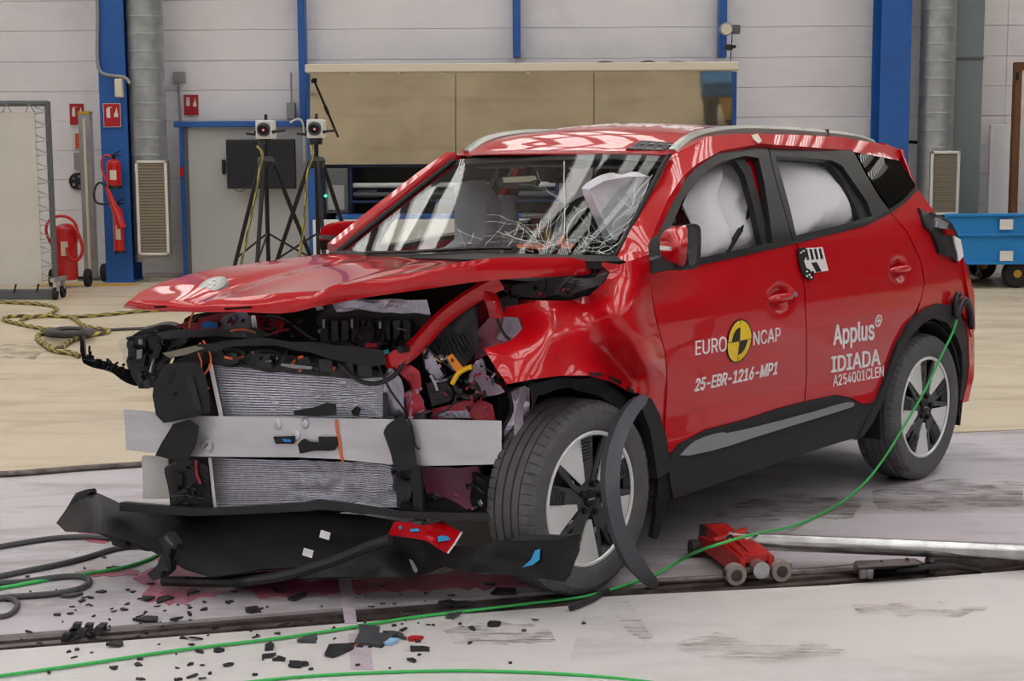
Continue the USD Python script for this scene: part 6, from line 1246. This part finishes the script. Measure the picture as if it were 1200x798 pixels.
# ------------------------------------------------------------------ pink coolant spill and other marks
def flat(name, px, z, material, label, category, h=.002, jag=.0, seed=0, n=0, group=None):
    p = densify(px, 12); r = random.Random(seed)
    p = np.array([[u + r.uniform(-jag, jag), v + r.uniform(-jag, jag) * .6] for u, v in p]); w = np.array([fl(u, v, z)[:2] for u, v in p]); m = prism(w, h); m.apply_translation([0, 0, z])
    return single(name, m, material, label, category, group=group, smooth=False)
MATS['pink_spill'] = usdkit.material(stage, '/World/Looks/pink_spill', {'t': ('transparent_bsdf', {}), 'd': ('principled_bsdf', {'base_color': srgb(214, 120, 146), 'roughness': .2}), 'm': ('mix_closure', {}), 'tc': ('texture_coordinate', {}), 'n': ('noise_texture', {'scale': 7., 'detail': 6.}), 'r': ('rgb_ramp', {'ramp': [(.36, (.25, .25, .25)), (.62, (.95, .95, .95))]})}, [('tc.object', 'n.vector'), ('n.fac', 'r.fac'), ('r.color', 'm.fac'), ('t.BSDF', 'm.closure1'), ('d.BSDF', 'm.closure2')], surface='m.closure')
MATS['scuff'] = usdkit.material(stage, '/World/Looks/scuff', {'t': ('transparent_bsdf', {}), 'd': ('principled_bsdf', {'base_color': srgb(112, 98, 92), 'roughness': .6}), 'm': ('mix_closure', {}), 'tc': ('texture_coordinate', {}), 'mp': ('mapping', {'rotation': (0, 0, -TA), 'scale': (3., 26., 1)}), 'n': ('noise_texture', {'scale': 1.6, 'detail': 9., 'roughness': .7}), 'n2': ('noise_texture', {'scale': 5., 'detail': 3.}), 'r': ('rgb_ramp', {'ramp': [(.44, (0, 0, 0)), (.70, (.6, .6, .6))]}), 'r2': ('rgb_ramp', {'ramp': [(.40, (0, 0, 0)), (.58, (1, 1, 1))]}), 'x': ('mix_color', {'blend_type': 'multiply', 'fac': 1.})}, [('tc.object', 'mp.vector'), ('mp.vector', 'n.vector'), ('tc.object', 'n2.vector'), ('n.fac', 'r.fac'), ('n2.fac', 'r2.fac'), ('r.color', 'x.a'), ('r2.color', 'x.b'), ('x.result', 'm.fac'), ('t.BSDF', 'm.closure1'), ('d.BSDF', 'm.closure2')], surface='m.closure')
mat('tape', srgb(196, 184, 196), .5, col2=srgb(180, 164, 178), scale=12)
flat('coolant_spill', [(158, 676), (185, 662), (190, 650), (230, 652), (300, 660), (360, 668), (330, 690), (270, 692), (240, 700), (215, 709), (190, 706), (165, 702), (172, 690)], .0008, 'pink_spill', 'pink coolant spill under the black T-shaped clip', 'liquid spill', jag=5, seed=1)
flat('coolant_spill', [(290, 690), (340, 680), (420, 678), (520, 670), (600, 672), (640, 680), (590, 690), (480, 692), (420, 694), (350, 700), (300, 700)], .0008, 'pink_spill', 'pink coolant film spreading beneath the bumper to the front wheel', 'liquid spill', jag=5, seed=2)
flat('coolant_spill', [(92, 622), (112, 624), (128, 632), (122, 637), (104, 636), (95, 630)], .0008, 'pink_spill', 'small pink coolant patch behind the raised bumper end', 'liquid spill', jag=2, seed=3)
flat('coolant_spill', [(88, 672), (110, 668), (165, 668), (160, 674), (110, 676)], .0008, 'pink_spill', 'thin pink coolant streak beside the left green cable', 'liquid spill', jag=2, seed=4)
flat('floor_tape', [(396.5, 678), (411.5, 678), (418.5, 731), (404, 731)], .0, 'tape', 'pale strip of tape bridging the floor track', 'tape', h=.003)
flat('floor_tape', [(408, 742), (432, 742), (438, 785), (411, 785)], 0, 'tape', 'pale grey square of tape on the floor by the big black shard', 'tape', h=.001)

# ------------------------------------------------------------------ thin plate in the foreground
hN, pl_ = .022, [fl(1149, 677, .022), fl(1200, 705, .022), fl(1400, 860, .022), fl(640, 860, 0.0), fl(690, 700, 0.0)]
top = np.array(pl_); bot = top.copy(); bot[:, 2] = -.004; c = np.vstack([top, bot])
m = hull(c); single('floor_plate', m, 'floor_near', 'thin pale floor plate in the right foreground', 'plate', smooth=False)

SC = lambda px, z, lab, sd: flat('scuff_mark', px, z, 'scuff', lab, 'scuff mark', h=.0006, jag=3, seed=sd)
SC([(795, 752), (840, 742), (900, 745), (960, 754), (990, 763), (900, 772), (820, 770)], .0235, 'brown streaked scuff in the middle of the foreground plate', 1)
SC([(706, 706), (735, 704), (748, 722), (764, 746), (756, 752), (738, 742), (722, 722)], .0225, 'curved dark skid mark on the foreground plate below the grey trim', 2)
SC([(520, 738), (580, 728), (640, 734), (650, 750), (590, 756), (530, 752)], .0006, 'dark smear on the floor right of the black clip shard', 3)
SC([(1000, 710), (1100, 706), (1160, 712), (1120, 722), (1010, 722)], .0235, 'faint brown scuff at the right of the foreground plate', 4)
SC([(850, 590), (930, 578), (1010, 584), (1000, 606), (900, 612), (840, 606)], .0006, 'dark scuff on the floor between sill and jack handle', 5)
SC([(1020, 575), (1110, 560), (1200, 566), (1200, 592), (1100, 600), (1030, 596)], .0006, 'broad grey scuff right of the rear wheel', 6)
SC([(0, 405), (40, 402), (60, 410), (40, 420), (0, 422)], .0006, 'grey scuff on the beige floor at the far left', 7)
# ------------------------------------------------------------------ trolley jack and tow gear at right
def jack():
    t = Thing('trolley_jack', 'red trolley jack with worn paint and a long silver handle', 'jack', fl(870, 672))
    a, b = fl(886, 682), fl(838, 651); d = (b - a); L = np.linalg.norm(d); d /= L; s = np.array([-d[1], d[0], 0]); s = s if s[0] > 0 else -s
    P = lambda f, w, z: a + d * (f * L) + s * w + np.array([0, 0, z])
    for k in (-1, 1):
        t.part('side_frame', hull([P(f, k * .06 + e, z) for e in (-.012, .012) for f, z in ((-.02, .03), (-.02, .10), (.35, .115), (1.02, .085), (1.05, .04), (.4, .03))]), 'jack_red')
        w = t.part('wheel', lathe([(.0, -.018), (.041, -.02), (.043, 0), (.041, .02), (0, .018)], 26, 'y').apply_transform(basis(P(-.03, k * .095, 0.043), s, -d, [0, 0, 1])), 'caster_grey')
        t.part('wheel_hub', lathe([(0, -.024), (.022, -.024), (.022, .024), (0, .024)], 18, 'y').apply_transform(basis(P(-.03, k * .095, 0.043), s, -d, [0, 0, 1])), 'jack_grey', sub=w)
    t.part('cover_plate', hull([P(f, w, z) for w in (-.056, .056) for f, z in ((.0, .108), (.4, .125), (.42, .1), (0, .08))]), 'jack_red')
    t.part('cover_ridge', hull([P(f, w, z) for w in (-.02, .02) for f, z in ((.05, .115), (.45, .14), (.9, .125), (.9, .1), (.05, .09))]), 'jack_red')
    t.part('lift_arm', hull([P(f, w, z) for w in (-.045, .045) for f, z in ((.4, .12), (1.0, .135), (1.12, .12), (1.12, .08), (.5, .05))]), 'jack_red'); t.part('saddle', hull([P(f, w, z) for w in (-.05, .05) for f, z in ((.97, .125), (1.12, .125), (1.14, .07), (.97, .07))]), 'jack_grey')
    t.part('hydraulic_block', box(P(.25, 0, .075), [.1, .1, .07], .01), 'jack_grey'); t.part('axle', cyl(P(-.03, -.14, .052), P(-.03, .14, .052), .014, n=10), 'jack_grey')
    t.part('axle', cyl(P(1.0, -.11, .04), P(1.0, .11, .04), .035, n=14), 'jack_grey'); t.part('rear_pivot', lathe([(0, -.03), (.034, -.03), (.034, .03), (0, .03)], 16, 'y').apply_transform(basis(P(-.05, 0, .06), s, -d, [0, 0, 1])), 'alu')
    h0, h1 = fl(868, 634, .11), fl(1290, 651, .06)
    dh = (h1 - h0) / np.linalg.norm(h1 - h0); h = t.part('handle_tube', cyl(h0, h1, .034, n=22), 'steel_tube', label='long silver handle tube'); t.part('handle_collar', cyl(h0 - dh * .05, h0 + dh * .02, .037, n=18), 'alu', sub=h); t.part('handle_fork', tube([P(.5, .05, .15), h0 - dh * .1, h0], .018, 8), 'jack_red'); t.part('fork_pin', tube([fl(852, 630, .16), fl(856, 628, .17), fl(860, 632, .14)], .008, 6), 'jack_grey')
jack()
def tow():
    t = Thing('tow_trolley', 'dark steel tow trolley with a cable lying in the floor track', 'tow gear', fl(1040, 668))
    q = lambda u, v, z: fl(u, v, z)
    t.part('carriage', hull([q(996, 664, .0), q(1085, 660, .0), q(1080, 668, .0), q(1000, 672, 0), q(1003, 657, .075), q(1072, 654, .075), q(1076, 661, .08), q(1006, 665, .08)]), 'rail_steel'); t.part('guide_plate', hull([q(1006, 670, .0), q(1088, 668, 0), q(1006, 663, .05), q(1088, 660, .05), q(1007, 671, 0), q(1089, 669, 0)]), 'brake')
    for u in (1011, 1019): t.part('bolt_block', box(q(u, 671, .03), [.03, .03, .05], .006), 'alu')
    t.part('lock_pin', cyl(q(1033, 659, .04), q(1033, 659, .075), .009, n=8), 'jack_grey'); t.part('lock_pin', cyl(q(1063, 656, .05), q(1063, 656, .08), .009, n=8), 'jack_grey')
    t.part('cable', tube([q(1052, 668, .04), q(1075, 666, .05), q(1100, 663, .05), q(1122, 664, .03), q(1150, 670, .0)], .01, 8, 24), 'rubber')
    t.part('tow_bar', cyl(q(760, 682, .01), q(870, 676, .01), .014, n=12), 'rail_steel'); t.part('tow_bar', tube([q(915, 672, .0), q(960, 670, .0), q(1003, 666, .02)], .018, 10), 'rail_steel'); t.part('red_flat', box(q(845, 682, -.005), [.22, .02, .004], rz=TA), 'jack_red')
    a, b = q(1090, 659, .02), q(1230, 653, .02); t.part('rail_cover', hull([p + [0, e, z] for p in (a, b) for e in (-.03, .03) for z in (-.03, .02)]), 'rail_steel'); t.part('end_stop', box(q(1090, 663, .03), [.03, .06, .06], .006), 'black_metal')
tow()

# ------------------------------------------------------------------ main green cable from the tail of the car to the floor
c0 = car2world(onside(.03)([(1122, 366)]))[0]; cE = fl(955, 606, .008); pts = []
for u, v in ((1122, 366), (1117, 388), (1104, 415), (1085, 455), (1062, 495), (1034, 540), (1000, 578), (955, 606)):
    k = (1122 - u) / (1122 - 955); pts.append(aty(u, v, c0[1] * (1 - k) + cE[1] * k))
pts = [np.array(p) for p in pts] + [fl(u, v, z) for u, v, z in ((915, 620, .06), (875, 628, .17), (835, 640, .19), (800, 655, .06), (770, 672, .01), (735, 685, .008), (690, 698, .008), (640, 705, .008), (560, 714.5, .008), (480, 724, .008), (400, 737, .008), (340, 746, .008), (300, 751, .008), (200, 763, .008), (120, 775, .008), (50, 785, .008), (-20, 795, .008))]
pts = spline(pts, 220); pts[:, 2] = np.maximum(pts[:, 2], .007)
t = Thing('green_tether', 'long bright green cable hanging from the tail and crossing the foreground floor', 'cable', fl(770, 672)); t.part('cable', tube(pts, .006, 8), 'green_cord'); t.part('cable_plug', tube(car2world(onside(.035)([(1121, 357), (1122, 372)])), .016, 8), 'black_plastic')

# ------------------------------------------------------------------ debris
mat('shard_black', srgb(30, 30, 33), .5, col2=srgb(48, 48, 52), scale=30)
mat('shard_grey', srgb(70, 72, 78), .5)
def shard_mesh(p, L, wd, ang, th, seed, tilt=.12, curl=.0):
    r = random.Random(seed); n = r.randint(5, 8); q = []
    for k in range(n):
        a = 2 * math.pi * k / n + r.uniform(-.4, .4); f = r.choice([1., .95, .45, .8, .35, .7]); q.append((math.cos(a) * L / 2 * f, math.sin(a) * wd / 2 * f))
    P = Polygon(q); P = P if P.is_valid and P.area > 0 else P.convex_hull
    m = prism(P, th); m = m.subdivide(); v = m.vertices; v[:, 2] += curl * np.abs(v[:, 0]) ** 1.5; m.vertices = v
    R = trimesh.transformations.rotation_matrix(ang, [0, 0, 1]) @ trimesh.transformations.rotation_matrix(r.uniform(-tilt, tilt), [1, 0, 0]) @ trimesh.transformations.rotation_matrix(r.uniform(-tilt, tilt), [0, 1, 0]); m.apply_transform(R); m.apply_translation([p[0], p[1], p[2] - m.bounds[0][2] + .0005]); return m
big = [  # u, v, picture width, picture height, picture slope (deg), material, label
    (117, 692, 17, 7, 0, 'shard_black', 'arrow-shaped black shard left of the pink spill'), (133, 664, 15, 5, -12, 'shard_black', 'black flat shard lying against the left green cable'), (149.5, 690.5, 10, 6, 0, 'shard_black', 'small cube-like black bit between spill and left edge'),
    (170, 701, 15, 7, -30, 'shard_black', 'crooked black shard on the left rim of the pink spill'), (192, 702, 17, 6, -28, 'shard_black', 'slanted black shard on the lower rim of the pink spill'), (225.5, 694, 16, 4.5, -3, 'shard_black', 'black oval shard in the middle of the pink spill'), (145, 714, 9, 5, 20, 'shard_black', 'dark shard below the left rim of the pink spill'),
    (172, 726, 34, 8, -14, 'shard_black', 'long dark shard just behind the track at left'), (207, 725, 15, 5, -8, 'shard_black', 'thin dark shard right of the long shard behind the track'), (239, 714, 11, 3.5, 0, 'shard_black', 'small flat shard right below the pink spill'), (269, 705, 12, 5, -5, 'shard_black', 'grey-black shard under the rubber strip of the bumper'),
    (298, 713, 26, 10, -12, 'shard_black', 'broken black grille bit behind the track, left of centre'), (330, 693, 14, 5, 0, 'shard_black', 'flat black shard under the middle of the bumper'), (352, 699, 24, 6, -22, 'shard_black', 'long pointed black shard under the bumper, left of the tape'), (139, 755, 20, 8, -32, 'shard_black', 'slanted black shard in front of the track at left'),
    (82, 718, 10, 7, 0, 'shard_black', 'crumbled black bit beside the left hose end'), (66, 720, 13, 5, -10, 'shard_black', 'flat black crumb left of the grille block'), (80, 699, 30, 5, -14, 'shard_grey', 'long grey strip near the left hose loop'), (164, 772, 10, 6, -10, 'shard_black', 'round black chip near the front green cable at left'), (134.6, 783, 13, 5, 20, 'shard_black', 'dark chip at the lower left of the picture'),
    (234.5, 763.5, 15, 6, 5, 'shard_black', 'flat dark chip in front of the green cable, left'), (254.5, 762, 20, 7, -8, 'shard_black', 'pointed dark chip right of the flat chip near the green cable'), (270, 779, 18, 4, -22, 'shard_black', 'thin dark sliver below the pointed chip'), (222.5, 778, 9, 5, -20, 'shard_black', 'small dark chip below the flat chip'), (207.6, 795, 14, 9, 0, 'shard_black', 'crumbled dark chip at the lower edge'), (246, 788.5, 8, 5, 0, 'shard_black', 'tiny pointed chip at the lower edge'), (298.6, 790, 9, 6, 0, 'shard_black', 'dark chip where the lower green cable begins'),
    (316, 757, 34, 9, -8, 'shard_black', 'jagged black shard left of the big dark scraps'), (313.5, 769, 28, 7, -4, 'shard_black', 'long black stick-like shard below the jagged shard'), (327, 772, 22, 7, -6, 'shard_black', 'torn black flake under the dark scraps'), (345, 778, 30, 12, -10, 'shard_black', 'star-shaped black flake low in the middle'), (362, 746, 46, 16, 4, 'shard_grey', 'large dark scrap lying left of the tape strip'),
    (432, 737, 52, 34, 25, 'shard_grey', 'largest black plate shard right of the tape strip'), (466, 744, 34, 8, 14, 'shard_grey', 'long grey plate shard beside the largest shard'), (486, 748, 20, 6, -8, 'jack_red', 'small red shard right of the largest black shard'), (419, 755, 6, 7, 0, 'orange_sign', 'small orange chip below the largest black shard'), (492, 761, 28, 6, 6, 'shard_black', 'flat black shard below the small red shard'), (484, 773, 19, 8, 0, 'shard_black', 'hooked black shard below the flat black shard'),
    (447, 755, 11, 5, 0, 'shard_black', 'black chip under the long grey plate shard'), (462, 732, 14, 7, -10, 'shard_black', 'curled black bit behind the long grey plate shard'), (398, 760, 24, 14, -40, 'shard_black', 'crossed black sticks left of the orange chip'), (352, 777, 26, 9, 8, 'shard_black', 'flat black flake above the lower green cable'), (365, 784, 10, 3, 0, 'shard_black', 'tiny black flake just above the lower green cable'), (419, 779.5, 6, 3, 0, 'shard_black', 'tiny dark bit on the grey tape square'),
    (456, 752, 20, 6, -14, 'blue_pale', 'pale blue flake beside the long grey plate shard'), (531, 722, 24, 6, -6, 'shard_grey', 'grey shard in front of the track, centre'), (538.6, 730.6, 8, 4, 0, 'shard_black', 'small black shard below the grey centre shard'), (577, 730, 28, 10, -2, 'shard_black', 'black clip shard lying right of centre in the foreground'), (535, 707, 44, 9, 6, 'shard_black', 'long black shard lying across the track'), (590, 690, 42, 20, 4, 'engine_black', 'cluster of broken black plastic beside the front wheel'), (572, 683, 20, 10, 0, 'engine_black', 'broken black plastic under the spoiler edge'), (598, 777, 6, 2.5, 0, 'shard_black', 'lone tiny shard in the right foreground'), (614, 738.5, 7, 5, 0, 'shard_grey', 'small square grey ring shard right of centre'), (671, 711, 12, 8, 10, 'shard_black', 'black shard at the end of the black stick')]
for i, (u, v, w, h, sl, material, lab) in enumerate(big):
    p = fl(u, v + h * .3, 0.); p2 = fl(u + 1, v + h * .3, 0); k = p2[0] - p[0]; dep = (fl(u, v + h * .3 - 1)[1] - p[1])
    a = math.radians(sl); ang = math.atan2(-math.sin(a) * w * dep, math.cos(a) * w * k); L = math.hypot(math.sin(a) * w * dep, math.cos(a) * w * k); wd = min(h * dep, L * .75) if h < w else h * dep * .5
    if wd < .018: wd = .018
    single('plastic_shard', shard_mesh(p, L, wd, ang, .006 if w < 20 else .01, 100 + i, .1 if w < 30 else .05, .15 if w > 12 else 0), material, lab, 'shard', smooth=False)
# broken grille block at left
t = Thing('grille_block', 'broken black honeycomb grille piece standing on the track edge at left', 'grille piece', fl(97, 750))
for i, (u, v) in enumerate(((78, 746), (86, 740), (92, 750), (97, 741), (104, 735), (108, 744), (116, 738), (90, 734), (120, 735))):
    p = fl(97, 750, 0); q = aty(u, v, p[1] + .02 * (i % 3)); t.part('grille_cell', hull([q + [dx + dz * .3, dy, dz] for dx in (-.013, .013) for dy in (-.012, .012) for dz in (-.014, .014)]), 'shard_black', smooth=False)
    t.part('cell_web', box(q + [.012, .01, -.012], [.03, .012, .006], .001), 'shard_grey', smooth=False)
# black stick by the front wheel
single('black_stick', tube([fl(669, 713, .012), fl(690, 704, .014), (fl(712, 692, .012))], .011, 8), 'shard_black', 'black stick lying on the green cable by the front wheel', 'stick')
# small crumbs, alike
for i in range(150):
    while True:
        u, v = (rng.normal(230, 130), rng.normal(720, 40)) if i % 4 else (rng.normal(480, 90), rng.normal(725, 28))
        if -5 < u < 800 and 640 < v < 798: break
    p = fl(u, v); s = abs(rng.normal(0, .010)) + .007; edge = 762 - u * .0783
    zone = ('tiny black plastic crumb strewn behind the floor track before the nose', 'black crumbs behind the track') if v < edge - 22 else ('tiny black plastic crumb lying in or at the floor track', 'black crumbs in the track') if v < edge else ('tiny black plastic crumb in front of the track, left of the tape strip', 'black crumbs in front of the track at left') if u < 405 else ('tiny black plastic crumb in front of the track, right of the tape strip', 'black crumbs in front of the track at right')
    single('plastic_crumb', shard_mesh(p, s * 1.8, s, rng.uniform(0, 6.28), .004, 500 + i, .2), 'shard_black', zone[0], 'crumb', group=zone[1], smooth=False)
